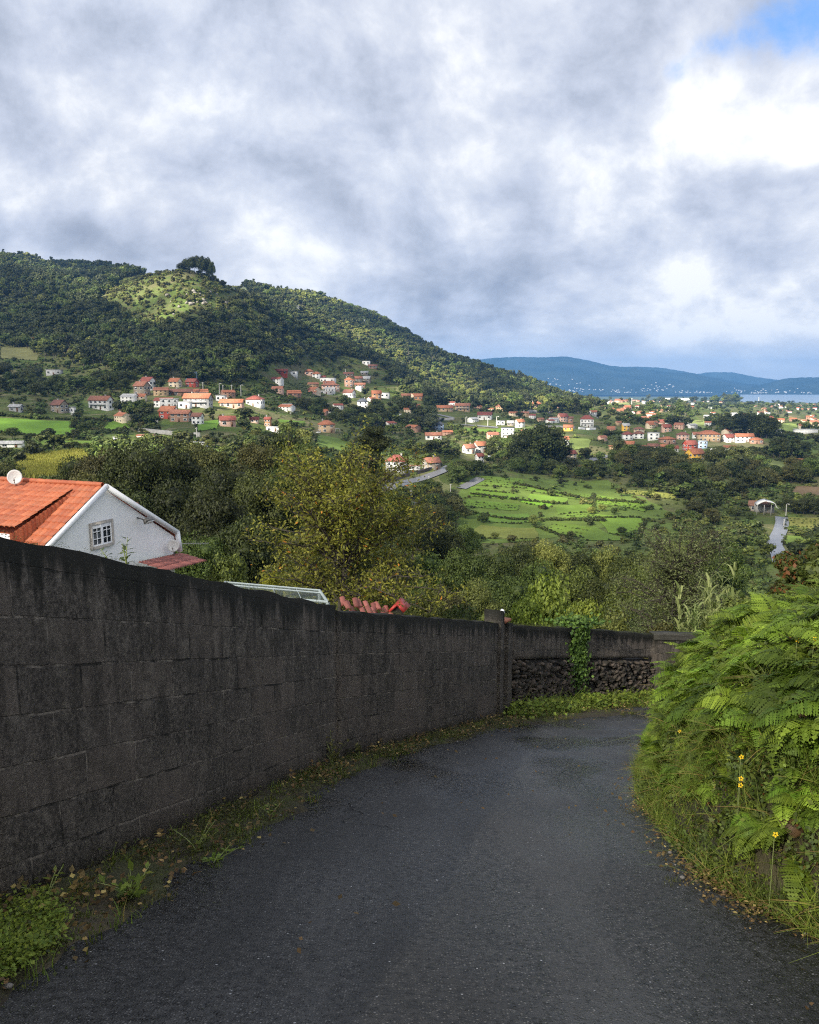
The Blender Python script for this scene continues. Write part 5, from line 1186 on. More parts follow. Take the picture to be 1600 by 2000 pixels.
# ---------------------------------------------------------------- tree with yellowing leaves behind the wall
def leafy_tree(name, x, y, z, h, rx, seed, mk, bark, nleaf, lsize, label, narrow=.45, nb=70, flat=1.0, droop=0.0, z_lo=.15):
    rs = np.random.RandomState(seed); np.random.seed(seed); root = empty(name, (x, y, z), 0, label, 'tree'); tb = MB(); tips = []
    trunk = [Vector((rs.randn()*.12*i/5, rs.randn()*.12*i/5, h*.62*i/5)) for i in range(6)]; tb.tube(trunk, [.15-.018*i for i in range(6)], 8)
    for k in range(nb):
        f_ = z_lo+(.98-z_lo)*rs.rand()**.85; s = trunk[min(5, 1+int(f_*5))].lerp(trunk[min(5, int(f_*5)+1)], rs.rand()); az_ = rs.rand()*6.28
        rr = rx*(.45+.6*rs.rand())*(1-.45*max(f_-.55, 0)/.45); ez = h*(f_*.92+.05*rs.rand()); e = Vector((math.cos(az_)*rr, math.sin(az_)*rr, ez))
        if s.z > e.z-.1: s = trunk[1+int(rs.rand()*2)]
        c1 = s.lerp(e, .4)+Vector((0, 0, .22*rr)); pts = []
        for i in range(9):
            u = i/8; q = s*(1-u)**2+c1*2*u*(1-u)+e*u*u; q = q+Vector((rs.randn(), rs.randn(), rs.randn()))*.03; q.z -= droop*u**3*rr; pts.append(q)
        tb.tube(pts, [.040*(1-.85*i/8)+.004 for i in range(9)], 4)
        for i in range(3, 9):
            for _ in range(3 if i < 8 else 4):
                tw = pts[i]+Vector((rs.randn(), rs.randn(), rs.randn()*.7+.1-droop*.6))*(.24*h/7); tb.tube([pts[i], (pts[i]+tw)/2+Vector((0, 0, .03)), tw], [.010, .007, .003], 3); tips += [pts[i].lerp(tw, a) for a in (.35, .7, 1.0)]
    lb = MB(); tp = np.array([tuple(p_) for p_ in tips]); k_ = rs.randint(len(tp), size=nleaf); P_0 = tp[k_]+rs.randn(nleaf, 3)*.10*h/7
    N = rs.randn(nleaf, 3)+np.array((0, -.25, .7)); lb.cards(P_0, N, lsize*(.65+.7*rs.rand(nleaf)), lsize*narrow*(.8+.4*rs.rand(nleaf)), 0, rnd=np.clip(rs.rand(len(tp))[k_]*.45+rs.rand(nleaf)*.55, 0, 1))
    tb.obj('trunk', M[bark], root, True); lb.obj('crown', M[mk], root); return root
def ground_at(px, Y): x = at(px, 1050, Y).x; return x, Y, H(x, Y)
x, y, z = ground_at(672, 21.5)
leafy_tree('yellowing_tree', x, y, z, 8.5, 2.95, 5, 'persimmon', 'bark', 25000, .105, 'tree with yellow green leaves and orange patches just behind the wall', nb=95)
x, y, z = ground_at(1330, 24); leafy_tree('small_leafed_tree', x, y, z, 7.2, 2.3, 11, 'willow', 'bark', 30000, .070, 'airy small leafed tree with arching twigs left of the tall reeds', narrow=.5, nb=120, droop=.10, z_lo=.05)
x, y, z = ground_at(1255, 27); leafy_tree('small_leafed_tree', x, y, z, 4.6, 1.7, 12, 'willow', 'bark', 13000, .075, 'low grey green bushy tree directly above the pale curved wall', narrow=.5, nb=60, z_lo=.05)
# bright bushes behind the wall
def bushp(px, Y, top, w, mk, var, label, kind='bush', name='leafy_bush'):
    tree_px(px, Y, top-4, w*.95, kind, mk, var, label, name, 'bush')
bushp(1085, 30, 1142, 130, 'bush', 0, 'brightest round green bush behind the wall, left of the ivy'); bushp(1030, 27, 1170, 90, 'bush', 1, 'smaller bright green bush left of the brightest round one'); bushp(1160, 28, 1178, 100, 'bush', 2, 'yellow green bush right of the brightest round one')
bushp(845, 27, 1165, 90, 'light', 0, 'pale green bush right of the red roofed hut'); bushp(905, 26, 1186, 100, 'mid', 1, 'low green bush left of the wall pillar'); bushp(760, 25, 1160, 90, 'mid', 2, 'dark green bush behind the red roofed hut')
bushp(1210, 24, 1208, 110, 'light', 1, 'pale grey green bush above the ivy on the wall'); bushp(1130, 21, 1205, 60, 'bush', 0, 'low leafy bush touching the ivy on the wall top'); bushp(560, 26, 1118, 120, 'mid', 0, 'dense green bush behind the glass greenhouse'); bushp(970, 23, 1200, 60, 'light', 2, 'small weedy bush behind the wall pillar')
bushp(1295, 22, 1222, 70, 'olive', 0, 'dull olive bush above the curved wall'); bushp(440, 34, 1085, 90, 'mid', 1, 'green bush right of the red porch roof')
M['yellowbush'] = leaf_mat('yellow_flowering_leaves', (.14, .16, .015), (.42, .38, .03), trans=.3, vary=.1); M_yb = M['yellowbush']
bushp(522, 20.5, 1124, 44, 'yellowbush', 1, 'small yellow leafed bush over the greenhouse edge')

# ---------------------------------------------------------------- reeds
def reed_clump(x, y, z, n, h, seed, label, spread=.5):
    rs = np.random.RandomState(seed); root = empty('giant_reed', (x, y, z), 0, label, 'reeds'); sb = MB(); lb = MB()
    for k in range(n*2):
        bx, by = rs.randn(2)*spread*1.25; hh_ = h*(.72+.3*rs.rand()); lx, ly = rs.randn(2)*.12*hh_*.5
        pts = [Vector((bx+lx*u*u, by+ly*u*u, hh_*u)) for u in np.linspace(0, 1, 7)]; sb.tube(pts, [.014-.0015*i for i in range(7)], 5)
        nl = 20
        for i in range(nl):
            u = .30+.70*i/nl; p0 = Vector((bx+lx*u*u, by+ly*u*u, hh_*u)); a = (i % 2)*math.pi+rs.randn()*.5+k; L = (.75-.3*abs(u-.7))*(.8+.4*rs.rand()); wd = .075
            d = Vector((math.cos(a), math.sin(a), 0)); sd = Vector((-d.y, d.x, 0)); V = []; m_ = 6
            for j in range(m_+1):
                w = j/m_; c = p0+d*(L*(w*.62))+Vector((0, 0, L*(1.25*w-1.15*w*w*(.85+.2*rs.rand())))); ww = wd*(1-w**1.6)*.5+.002
                V += [tuple(c-sd*ww), tuple(c+sd*ww)]
            lb.quads(V, [(2*j, 2*j+1, 2*j+3, 2*j+2) for j in range(m_)], 0, rs.rand())
    sb.obj('stalk', M['reeds_stem'], root); lb.obj('foliage', M['reed'], root)
for i, (px, Y, h, n, lab) in enumerate(((1398,20.8,4.4,9,'tallest pale green reed clump behind the ferns'),(1372,21.5,3.3,7,'reed clump leaning left beside the tallest one'),(1430,20.5,3.5,8,'reed clump just right of the tallest one'),(1475,21,3.2,8,'lower reed clump between the tallest reeds and the wet lane'),(1515,20,2.9,8,'reed clump in front of the wet lane'),(1345,20.6,2.5,5,'short yellowish reed at the end of the wall'))):
    x, y, z = ground_at(px, Y); reed_clump(x, y, z, n, h, 40+i, lab, .32)

# ---------------------------------------------------------------- white house below the lane
M['plaster'] = plain('white_plaster', (.84, .84, .85), .85, .7, .06, bmp=.1); M['trim'] = plain('white_trim', (.82, .82, .83), .6, 2, .04)
m, t, p, o = mat('orange_roof_tile'); M['tile'] = m
r = t.node('ShaderNodeAttribute', attribute_name='rnd').outputs['Fac']; g = t.node('ShaderNodeTexCoord').outputs['Object']
c = t.mix(r, (.36, .085, .034, 1), (.52, .150, .060, 1)); c = t.mix(t.ramp(t.noise(g, 1.3, 5, .65), .45, .75, 0, .45), c, (.30, .12, .06, 1)); c = t.mix(t.ramp(t.noise(g, 14, 3, .6), .48, .75, 0, .5), c, (.16, .07, .04, 1))
t.set(p, 'Base Color', c); t.set(p, 'Roughness', .65)
m, t, p, o = mat('red_roof_tile'); M['tilered'] = m
r = t.node('ShaderNodeAttribute', attribute_name='rnd').outputs['Fac']; t.set(p, 'Base Color', t.mix(r, (.17, .050, .038, 1), (.34, .11, .085, 1))); t.set(p, 'Roughness', .6)
G = at(205, 950, 30.0); RD = Vector((-3.8, 1.5, 0)).normalized(); GD = Vector((-RD.y, RD.x, 0)); GD = GD if GD.y > 0 else -GD; UPV = Vector((0, 0, 1))
wh = empty('white_house', (G.x, G.y, -12.2), 0, 'white gabled house with orange tiled roof below the wall', 'house')
def Lc(s, r_, z): return G+GD*s+RD*r_+UPV*z      # s along the gable, r back along the ridge, z over the ridge
def add_to(root, mb, name, m_, smooth=False): o = mb.obj(name, m_, smooth=smooth); o.parent = root; o.matrix_parent_inverse = Matrix.Translation(root.location).inverted(); return o
def zpx(px, row):   # point of the gable plane under a pixel -> (s, z)
    d = ray(px, row); n = RD; k = (G.dot(n))/(d.dot(n)); q = d*k; return (q-G).dot(GD), q.z-G.z
sR, zR = zpx(346, 1041); sE, zE = zpx(352, 1080); sL, zL = zpx(108, 1050)
kL = zL/sL; sL2 = -5.2; zL2 = kL*sL2
print('HOUSE', sR, zR, sE, zE, sL, zL, G, zpx(178, 1020), zpx(220, 1066))
gz = -12.2-G.z; back = 13.0
mb = MB(); prof_ = [(sL2+.3, gz), (sE-.35, gz), (sE-.35, zE-.1), (sR-.12, zR-.14), (0, -.10), (sL2+.3, zL2-.02)]
V = [tuple(Lc(s, .05, z)) for s, z in prof_]+[tuple(Lc(s, back, z)) for s, z in prof_]
mb.quads(V, [(0, 1, 7, 6), (1, 2, 8, 7), (2, 3, 9, 8), (3, 4, 10, 9), (4, 5, 11, 10), (5, 0, 6, 11), (0, 1, 2, 5), (6, 11, 8, 7)]); mb.quads(V, [(2, 3, 4, 5), (8, 11, 10, 9)])
add_to(wh, mb, 'wall', M['plaster'])
def tiles(A, along, down, Lw, Ld, tw=.24, cl=.36, seed=0, clip=None, amp=.045, jit=0.0):
    """corrugated clay tiles: A top corner, along unit vector, down unit vector"""
    mb = MB(); n = along.cross(down).normalized(); n = n if n.z > 0 else -n; rs = np.random.RandomState(seed); nt, nc = int(Lw/tw), int(Ld/cl); S = 6
    for j in range(nc):
        for i in range(nt):
            if clip and not clip((i+.5)*tw, (j+.5)*cl): continue
            V = []; jo = Vector(rs.randn(3)*jit); jt = rs.randn()*jit*1.5
            for b_ in (0, 1):
                for a in range(S+1):
                    f_ = a/S; hgt = amp*(math.sin(math.pi*f_)**.8 if f_ < 1 else 0)+(.035 if b_ else .0)
                    q = A+along*((i+f_)*tw)+down*((j+b_*1.12)*cl)+n*(hgt+rs.randn()*.002+jt*b_)+jo; V.append(tuple(q))
            Q = [(a, a+1, S+2+a, S+1+a) for a in range(S)]
            q0 = [tuple(Vector(V[S+1+a])-n*.05) for a in range(S+1)]; V += q0; Q += [(S+1+a, S+2+a, 2*S+3+a, 2*S+2+a) for a in range(S)]
            mb.quads(V, Q, 0, rs.rand())
    return mb
dR = (Lc(sR, 0, zR)-Lc(0, 0, 0)); dL = (Lc(sL2, 0, zL2)-Lc(0, 0, 0))
roof = add_to(wh, tiles(Lc(0, .12, 0), RD, dL.normalized(), back-.1, dL.length, seed=1), 'roof', M['tile'])
mb = tiles(Lc(0, .12, 0), RD, dR.normalized(), back-.1, dR.length, seed=2); dS = (Lc(sE, 0, zE)-Lc(sR, 0, zR)); m2 = tiles(Lc(sR, .12, zR), RD, dS.normalized(), back-.1, dS.length, seed=3)
add_to(wh, mb, 'roof_slope', M['tile']); add_to(wh, m2, 'lower_roof_slope', M['tile'])
mb = MB()
for k in range(int(back/.38)): a = Lc(0, .1+k*.38, .06); mb.tube([a, a+RD*.42], [.085, .10], 8, 0, random.random())
add_to(wh, mb, 'ridge_tile', M['tile'], True)
mb = MB()      # white verge boards along the gable
def board(a, b2, w=.20, dp=.10):
    A0, B0 = Lc(a[0], -.14, a[1]+.10), Lc(b2[0], -.14, b2[1]+.10); d = (B0-A0).normalized(); nn_ = RD.cross(d).normalized(); nn_ = nn_ if nn_.z > 0 else -nn_
    V = [tuple(q) for q in (A0-nn_*w, B0-nn_*w, B0, A0, A0-nn_*w+RD*.12, B0-nn_*w+RD*.12, B0+RD*.12, A0+RD*.12)]
    mb.quads(V, [(0,1,2,3),(4,7,6,5),(0,4,5,1),(3,2,6,7),(0,3,7,4),(1,5,6,2)])
board((0, 0), (sR, zR), .19); board((sR, zR), (sE, zE), .19); board((0, 0), (sL2, zL2), .17)
add_to(wh, mb, 'verge_board', M['trim'])
# raised dormer roof on the near slope, tile-clad cheek
s1, r1 = -.35, 2.0
def on_slope(px, row, n_, q0): d = ray(px, row); return d*(q0.dot(n_)/d.dot(n_))
nL = RD.cross(dL).normalized(); apex = on_slope(143, 960, nL, G); a_s, a_r = (apex-G).dot(GD), (apex-G).dot(RD)
low = on_slope(60, 1040, nL, G); l_s, l_r = (low-G).dot(GD), (low-G).dot(RD); l_r = a_r; l_s = -3.35
k2 = kL*.62
tb_ = apex; dd = (Lc(l_s, a_r, apex.z-G.z+(l_s-a_s)*k2)-apex); Ld = dd.length
dorm = add_to(wh, tiles(apex+UPV*.10, RD, dd.normalized(), back-a_r, Ld, seed=5), 'dormer_roof', M['tile'])
mb = MB(); nt = 9
A_ = apex+UPV*.05; B_2 = apex+dd; C_2 = Lc(l_s, a_r, kL*l_s)
ch = MB()
for i in range(16):
    u0, u1 = i/16, (i+1)/16; t0, t1 = A_.lerp(B_2, u0), A_.lerp(B_2, u1); b0, b1 = A_.lerp(C_2, u0), A_.lerp(C_2, u1); hgt_ = max((t1-b1).length, .05); nr_ = max(1, int(hgt_/.3))
    for j in range(nr_):
        f0, f1 = j/nr_, (j+1)/nr_; V = []
        for a in range(5):
            f_ = a/4; out_ = -RD*(.05*math.sin(math.pi*f_)+.02)
            V += [tuple(t0.lerp(t1, f_).lerp(b0.lerp(b1, f_), f0)+out_), tuple(t0.lerp(t1, f_).lerp(b0.lerp(b1, f_), f1)+out_*1.0-RD*.03)]
        ch.quads(V, [(2*a, 2*a+1, 2*a+3, 2*a+2) for a in range(4)], 0, random.random())
add_to(wh, ch, 'dormer_cheek', M['tile'])
fb = MB(); E1, E2 = Lc(l_s, a_r, B_2.z-G.z), Lc(l_s, back, B_2.z-G.z); F1, F2 = Lc(l_s, a_r, kL*l_s), Lc(l_s, back, kL*l_s); fb.quads([tuple(v) for v in (F1, F2, E2, E1)], [(0, 1, 2, 3)]); add_to(wh, fb, 'dormer_front', M['plaster'])
# dormer on the far slope
mb = tiles(Lc(1.0, 1.6, -.18), RD, (Lc(3.9, 1.6, -1.35)-Lc(1.0, 1.6, -.18)).normalized(), 5.0, 3.0, seed=6); add_to(wh, mb, 'dormer_roof', M['tile'])
mb = MB(); mb.quads([tuple(Lc(*q)) for q in ((1.0, 1.62, -.25), (3.85, 1.62, -1.42), (3.85, 1.62, -2.5), (1.0, 1.62, -.7))], [(0, 1, 2, 3)]); add_to(wh, mb, 'dormer_cheek', M['tile'])
# chimney
cq = Lc(.05, 7.3, 0); ang = math.atan2(RD.y, RD.x)
mb = MB(); mb.box(tuple(cq+UPV*.15), (.62, .55, 1.3), 0, ang); mb.box(tuple(cq+UPV*.83), (.8, .72, .08), 0, ang)
for a in (-.2, .2):
    for b_ in (-.18, .18): mb.box(tuple(cq+RD*a+GD*b_+UPV*1.05), (.09, .09, .38), 0, ang)
mb.box(tuple(cq+UPV*1.27), (.62, .56, .07), 0, ang); mb.obj('chimney', M['plaster'], roof)
# gable window
(ws0, wz1), (ws1, wz0) = zpx(179, 1022), zpx(220, 1065); wz0 = zpx(200, 1064)[1]; wz1 = zpx(200, 1022)[1]
def gbox(mb, s0, s1, z0, z1, r0, r1_): mb.quads([tuple(Lc(s, r_, z)) for s, r_, z in ((s0,r0,z0),(s1,r0,z0),(s1,r1_,z0),(s0,r1_,z0),(s0,r0,z1),(s1,r0,z1),(s1,r1_,z1),(s0,r1_,z1))], [(0,1,2,3),(4,5,6,7),(0,1,5,4),(1,2,6,5),(2,3,7,6),(3,0,4,7)])
M['stonetrim'] = plain('stone_surround', (.36, .33, .29), .8, 5, .2, bmp=.2)
mb = MB(); b_ = .09; gbox(mb, ws0-b_, ws0, wz0-b_, wz1+b_, -.03, .04); gbox(mb, ws1, ws1+b_, wz0-b_, wz1+b_, -.03, .04); gbox(mb, ws0, ws1, wz1, wz1+b_, -.03, .04); gbox(mb, ws0, ws1, wz0-b_, wz0, -.07, .04); win = add_to(wh, mb, 'window', M['stonetrim'])
def sub(o): o.parent = win; return o
mb = MB(); gbox(mb, ws0, ws1, wz0, wz1, .03, .04); sub(mb.obj('pane', M['glass']))
mb = MB(); f_ = .055; wm_ = (ws0+ws1)/2
for a, b2 in ((ws0, ws0+f_), (wm_-f_, wm_+f_), (ws1-f_, ws1)): gbox(mb, a, b2, wz0, wz1, -.005, .028)
for a, b2 in ((wz0, wz0+f_), (wz1-f_*2.6, wz1)): gbox(mb, ws0+f_, ws1-f_, a, b2, -.003, .027)
for k in range(1, 3): zz = wz0+(wz1-wz0)*k/3; gbox(mb, ws0+f_, wm_-f_, zz-.012, zz+.012, .002, .026); gbox(mb, wm_+f_, ws1-f_, zz-.012, zz+.012, .002, .026)
for c_ in ((ws0+wm_)/2, (ws1+wm_)/2): gbox(mb, c_-.012, c_+.012, wz0+f_, wz1-f_, .0, .025)
sub(mb.obj('frame', M['frame']))
# porch roof of red tiles on the right
pa = Lc(1.95, -.15, 0); pz = at(294, 1092, pa.y).z; A_ = at(352, 1081, 34.2); Bq = at(296, 1093, 31.6); Cq = at(403, 1096, 33.4); Dq = at(347, 1110, 30.9)
al = (Bq-A_); dn = (Cq-A_); mb = tiles(A_, al.normalized(), dn.normalized(), al.length+1.2, dn.length, tw=.22, cl=.5, seed=9); add_to(wh, mb, 'porch_roof', M['tilered'])
mb = MB()
for q in (A_+dn*.95, A_+dn*.95+al*1.1): mb.tube([q-UPV*.1, q-UPV*5], [.08, .08], 6)
pass
# lamp and dishes
M['lampgrey'] = plain('lamp_housing', (.16, .15, .14), .4, 6, .1, metal=.4); M['dish'] = plain('dish_paint', (.62, .60, .57), .5, 4, .08)
ls, lz = zpx(270, 1016); fl = empty('floodlight', Lc(ls, -.3, lz), ang, 'dark floodlight under the right slope of the white gable', 'lamp')
mb = MB(); mb.tube([Lc(ls, .05, lz+.1)-fl.location, Lc(ls, -.35, lz+.02)-fl.location], [.03, .03], 6); mb.obj('bracket', M['lampgrey'], fl, rot=(0, 0, -ang)); 
mb = MB(); mb.box((-.18, 0, -.08), (.26, .40, .18), top=.75); mb.obj('housing', M['lampgrey'], fl, rot=(0, R(35), 0)); mb = MB(); mb.box((-.18, 0, -.18), (.22, .34, .03)); mb.obj('lamp_glass', M['frame'], fl, rot=(0, R(35), 0))
def dish(pos, r, dirv, label, mastlen):
    root = empty('satellite_dish', pos, 0, label, 'satellite dish'); mb = MB(); q = dirv.to_track_quat('Z', 'Y'); V = []; n_ = 24
    for j in range(6):
        for k in range(n_): rr = r*j/5; V.append((rr*math.cos(6.2832*k/n_), rr*math.sin(6.2832*k/n_)*1.05, .22*rr*rr/r))
    mb.quads(V, [(j*n_+k, j*n_+(k+1) % n_, (j+1)*n_+(k+1) % n_, (j+1)*n_+k) for j in range(5) for k in range(n_)]); o = mb.obj('reflector', M['dish'], root, True); o.rotation_mode = 'QUATERNION'; o.rotation_quaternion = q; s_ = o.modifiers.new('thick', 'SOLIDIFY'); s_.thickness = .015
    mb = MB(); mb.tube([(0, -r*.9, .1), (0, -r*.5, r*1.0)], [.015, .012], 5); mb.tube([(0, -r*.5, r*.95), (0, -r*.42, r*1.12)], [.04, .03], 8); o = mb.obj('feed_arm', M['lampgrey'], root); o.rotation_mode = 'QUATERNION'; o.rotation_quaternion = q
    mb = MB(); bq = -dirv*.12; mb.tube([bq, bq+Vector((0, 0, -mastlen))], [.03, .03], 6); mb.obj('mast', M['lampgrey'], root); return root
dish(at(29, 932, 31.0), .27, Vector((.35, -1, .25)).normalized(), 'white satellite dish on the roof ridge beside the chimney', .7)
ds, dz_ = zpx(325, 1065); dish(Lc(ds, -.35, dz_), .24, Vector((.15, -1, .3)).normalized(), 'grey satellite dish on the gable wall near the porch roof', .4)
an = empty('tv_antenna', Lc(ds+.5, -.3, dz_), 0, 'thin comb shaped aerial sticking out from the gable corner', 'antenna'); mb = MB(); mb.tube([(0, 0, 0), (1.15, .2, -.02)], [.012, .012], 4); [mb.tube([(.25+.1*k, .04, -.07), (.25+.1*k, .04, .07)], [.006, .006], 3) for k in range(9)]; mb.obj('antenna_boom', M['steel'], an)

# ---------------------------------------------------------------- greenhouse, hut, lamp behind the wall
m, t, p, o = mat('dull_glass'); t.set(p, 'Base Color', (.16, .21, .21, 1)); t.set(p, 'Roughness', .25); t.set(p, 'Alpha', .38); M['ghglass'] = m
M['alu'] = plain('pale_aluminium', (.36, .41, .41), .4, 3, .06)
A_, B_2, C_2, D_2 = at(440, 1137, 16.0), at(624, 1153, 16.4), at(640, 1176, 14.6), at(470, 1162, 13.6)
D_2 = A_+(C_2-B_2); gr = empty('greenhouse', (A_+C_2)/2-UPV*2.6, 0, 'low glass greenhouse roof with pale metal frame just behind the wall', 'greenhouse')
mb = MB(); mb.quads([tuple(q) for q in (A_, B_2, C_2, D_2)], [(0, 1, 2, 3)]); add_to(gr, mb, 'glass_roof', M['ghglass'])
mb = MB(); mb.tube([A_, B_2], [.022]*2, 6); mb.tube([B_2, C_2], [.03]*2, 6); mb.tube([A_, D_2], [.03]*2, 6); mb.tube([D_2, C_2], [.03]*2, 6)
for k in range(1, 4): mb.tube([A_.lerp(B_2, k/4), D_2.lerp(C_2, k/4)], [.007]*2, 5)
mb.tube([A_.lerp(D_2, .25), B_2.lerp(C_2, .25)], [.02]*2, 5); [mb.tube([q, q-UPV*3.0], [.04]*2, 6) for q in (A_, B_2, C_2, D_2)]; add_to(gr, mb, 'frame', M['alu'])
# red tiled shelter
A_, B_2 = at(664, 1166, 18.0), at(768, 1190, 19.0); C_2 = B_2+Vector((.3, -1.5, -.55)); D_2 = A_+Vector((.3, -1.5, -.55))
sh = empty('tiled_shelter', (A_+C_2)/2-UPV*2.4, 0, 'sagging old red tiled shelter roof under the yellowing tree', 'shelter'); al = B_2-A_; dn = D_2-A_
mb = tiles(A_, al.normalized(), dn.normalized(), al.length, dn.length, tw=.17, cl=.3, seed=15, amp=.05, jit=.035); add_to(sh, mb, 'roof', M['tilered'])
mb = MB(); [mb.tube([q-UPV*.05, q-UPV*2.6], [.05]*2, 6) for q in (A_, B_2, C_2, D_2)]; add_to(sh, mb, 'post', M['bark'])
A_ = at(778, 1169, 18.6); hu = empty('garden_hut', A_-UPV*2.2, 0, 'small bright red gable roof peeking over the wall', 'hut'); M['redtin'] = plain('bright_red_roof', (.42, .045, .035), .45, 3, .15)
q4 = [at(776, 1180, 18.6), at(789, 1196, 18.6), at(801, 1184, 19.5), at(784, 1168, 19.5), at(760, 1195, 18.6), at(767, 1186, 19.5)]
mb = MB()
for ids in ((0, 1, 2, 3), (4, 0, 3, 5)):
    V = [q4[i] for i in ids]; n_ = (V[1]-V[0]).cross(V[3]-V[0]).normalized()*.025; V = [q+n_ for q in V]+[q-n_ for q in V]; mb.quads([tuple(q) for q in V], [(0,1,2,3),(4,7,6,5),(0,4,5,1),(1,5,6,2),(2,6,7,3),(3,7,4,0)])
add_to(hu, mb, 'roof', M['redtin']); mb = MB(); V = [q4[0]-UPV*.05+Vector((0, .06, 0)), q4[1]+Vector((0, .06, 0)), q4[4]+Vector((0, .06, 0))]; V += [V[1]-UPV*2, V[2]-UPV*2]; mb.tris([tuple(q) for q in V], [(0, 1, 2)]); mb.quads([tuple(q) for q in V], [(2, 1, 3, 4)]); add_to(hu, mb, 'wall', M['core'])
q = at(981, 1196, 15.6); gl = empty('garden_lamp', q-UPV*1.5, 0, 'small white lamp behind the wall pillar', 'lamp'); mb = MB(); mb.ball((0, 0, 1.5), (.05, .05, .07), 0, .02, 2); mb.obj('lamp_globe', M['trim'], gl, True); mb = MB(); mb.tube([(0, 0, 0), (0, 0, 1.45)], [.02]*2, 6); mb.obj('stem', M['alu'], gl)

# ---------------------------------------------------------------- plants on and beside the wall
def sprig(x, y, z, h, n, lsz, mk, label, seed, lean=(0, 0), name='weed', cat='weed', stems=3, spread=.06, stiff=.5, par=None):
    rs = np.random.RandomState(seed); np.random.seed(seed); root = empty(name, (x, y, z), 0, label, cat); sb = MB(); lb = MB()
    for k in range(stems):
        a = rs.rand()*6.28; e = Vector((math.cos(a)*spread*(1+rs.rand())*2+lean[0], math.sin(a)*spread*(1+rs.rand())*2+lean[1], h*(.6+.45*rs.rand()))); pts = [Vector((e.x*u**1.6, e.y*u**1.6, e.z*u)) for u in np.linspace(0, 1, 6)]
        sb.tube(pts, [.006*(1-.7*i/5)*max(1, h*2) for i in range(6)], 4)
        for i in range(n):
            u = .15+.85*i/n; j = min(4, int(u*5)); p0 = pts[j].lerp(pts[j+1], u*5-j) if j < 5 else pts[5]; az_ = i*2.4+rs.randn()*.4
            d = Vector((math.cos(az_), math.sin(az_), .35)).normalized(); L = lsz*(.7+.6*rs.rand()); c = p0+d*L*.55; nn_ = Vector((-d.x*.3, -d.y*.3, 1)); lb.cards([tuple(c)], np.array([tuple(nn_)])+rs.randn(1, 3)*.25, L, L*.45, 0, up=np.array(tuple(d)), rnd=rs.rand())
    sb.obj('stem', M['reeds_stem'], root); lb.obj('leaf', M[mk], root); return root
def on_wall(px, row_top):
    for k in range(len(WP)-3):
        pass
    best = None
    for k in range(400):
        a = k/399*(3-1)+1; i = int(a); q = WP[i].lerp(WP[min(i+1, 3)], a-i); h = [0, h0, h2, h3][i]+([0, h0, h2, h3][min(i+1, 3)]-[0, h0, h2, h3][i])*(a-i); pp = proj(q.x, q.y, q.z+h)
        if best is None or abs(pp[0]-px) < best[0]: best = (abs(pp[0]-px), Vector((q.x-.12, q.y+.03, q.z+h)))
    return best[1]
q = on_wall(246, 1080); sprig(q.x, q.y, q.z-.02, .13, 7, .045, 'mid', 'shorter seedling growing from the wall top beneath the window', 1, name='seedling', cat='seedling', stems=1, spread=.02)
q = on_wall(278, 1085); sprig(q.x, q.y, q.z-.02, .21, 10, .06, 'mid', 'taller seedling growing from the wall top left of the porch roof', 2, name='seedling', cat='seedling', stems=2, spread=.015)
for i, (px, row, h, n, ls_, mk, st, lab) in enumerate(((260,1762,.16,7,.07,'grass',7,'bright green weed rosette on the verge'),(210,1560,.0,0,0,'',0,''),(385,1672,.20,7,.05,'grass',5,'leafy weed halfway along the verge'),(425,1688,.10,6,.05,'bush',5,'low weed next to the puddle on the verge'),
     (650,1500,.45,12,.06,'olive',6,'tall withered weed against the foot of the wall'),(690,1480,.25,8,.06,'olive',5,'short weed right of the withered one'),(95,1760,.16,7,.05,'grass',5,'small weed against the wall near the clover'),(530,1600,.10,6,.05,'grass',4,'little weed near the end of the verge'),(1000,1400,.35,9,.05,'mid',8,'leafy weed at the foot of the wall pillar'))):
    if h: q = on_road(px, row); sprig(q.x, q.y, q.z+.02, h, n, ls_, mk, lab, 10+i, stems=st, spread=.05)
bex0 = [q.x for q in BP[:11]]; bey0 = [q.y for q in BP[:11]]
# ground cover on the verge, wall foot and wall top
rs = np.random.RandomState(8)
def tuft_mesh(seed, n, h, w, spread, mk, bend=.5):
    rs_ = np.random.RandomState(seed); mb = MB()
    for k in range(n):
        a = rs_.rand()*6.28; d = Vector((math.cos(a), math.sin(a), 0)); sd = Vector((-d.y, d.x, 0)); b0 = Vector((rs_.randn()*spread, rs_.randn()*spread, -.01)); hh_ = h*(.5+.7*rs_.rand()); bb = bend*hh_*(.4+rs_.rand()); V = []
        for j in range(4): u = j/3; c = b0+d*bb*u*u+Vector((0, 0, hh_*u*(1-.25*u))); ww = w*(1-u)+.0006; V += [tuple(c-sd*ww), tuple(c+sd*ww)]
        mb.quads(V, [(2*j, 2*j+1, 2*j+3, 2*j+2) for j in range(3)], 0, rs_.rand())
    return mb.mesh('grass_tuft', M[mk])
def clover_mesh(seed, n, mk, sz=.03):
    rs_ = np.random.RandomState(seed); np.random.seed(seed); mb = MB(); P_0 = rs_.randn(n, 3)*(.07, .07, .02)+(0, 0, .05); mb.cards(P_0, rs_.randn(n, 3)*.4+(0, 0, 1), sz*(.7+.6*rs_.rand(n)), sz*.8, 0); return mb.mesh('clover', M[mk])
gm = [tuft_mesh(1, 16, .09, .0028, .03, 'grass'), tuft_mesh(2, 12, .06, .0025, .04, 'grass'), tuft_mesh(3, 10, .14, .003, .03, 'grass', .8), clover_mesh(4, 26, 'bush'), clover_mesh(5, 22, 'moss', .02), tuft_mesh(6, 26, .035, .002, .03, 'moss'), clover_mesh(7, 12, 'litter', .035), clover_mesh(8, 3, 'litter', .05)]
pts = []; rot = []; scl = []; idx = []
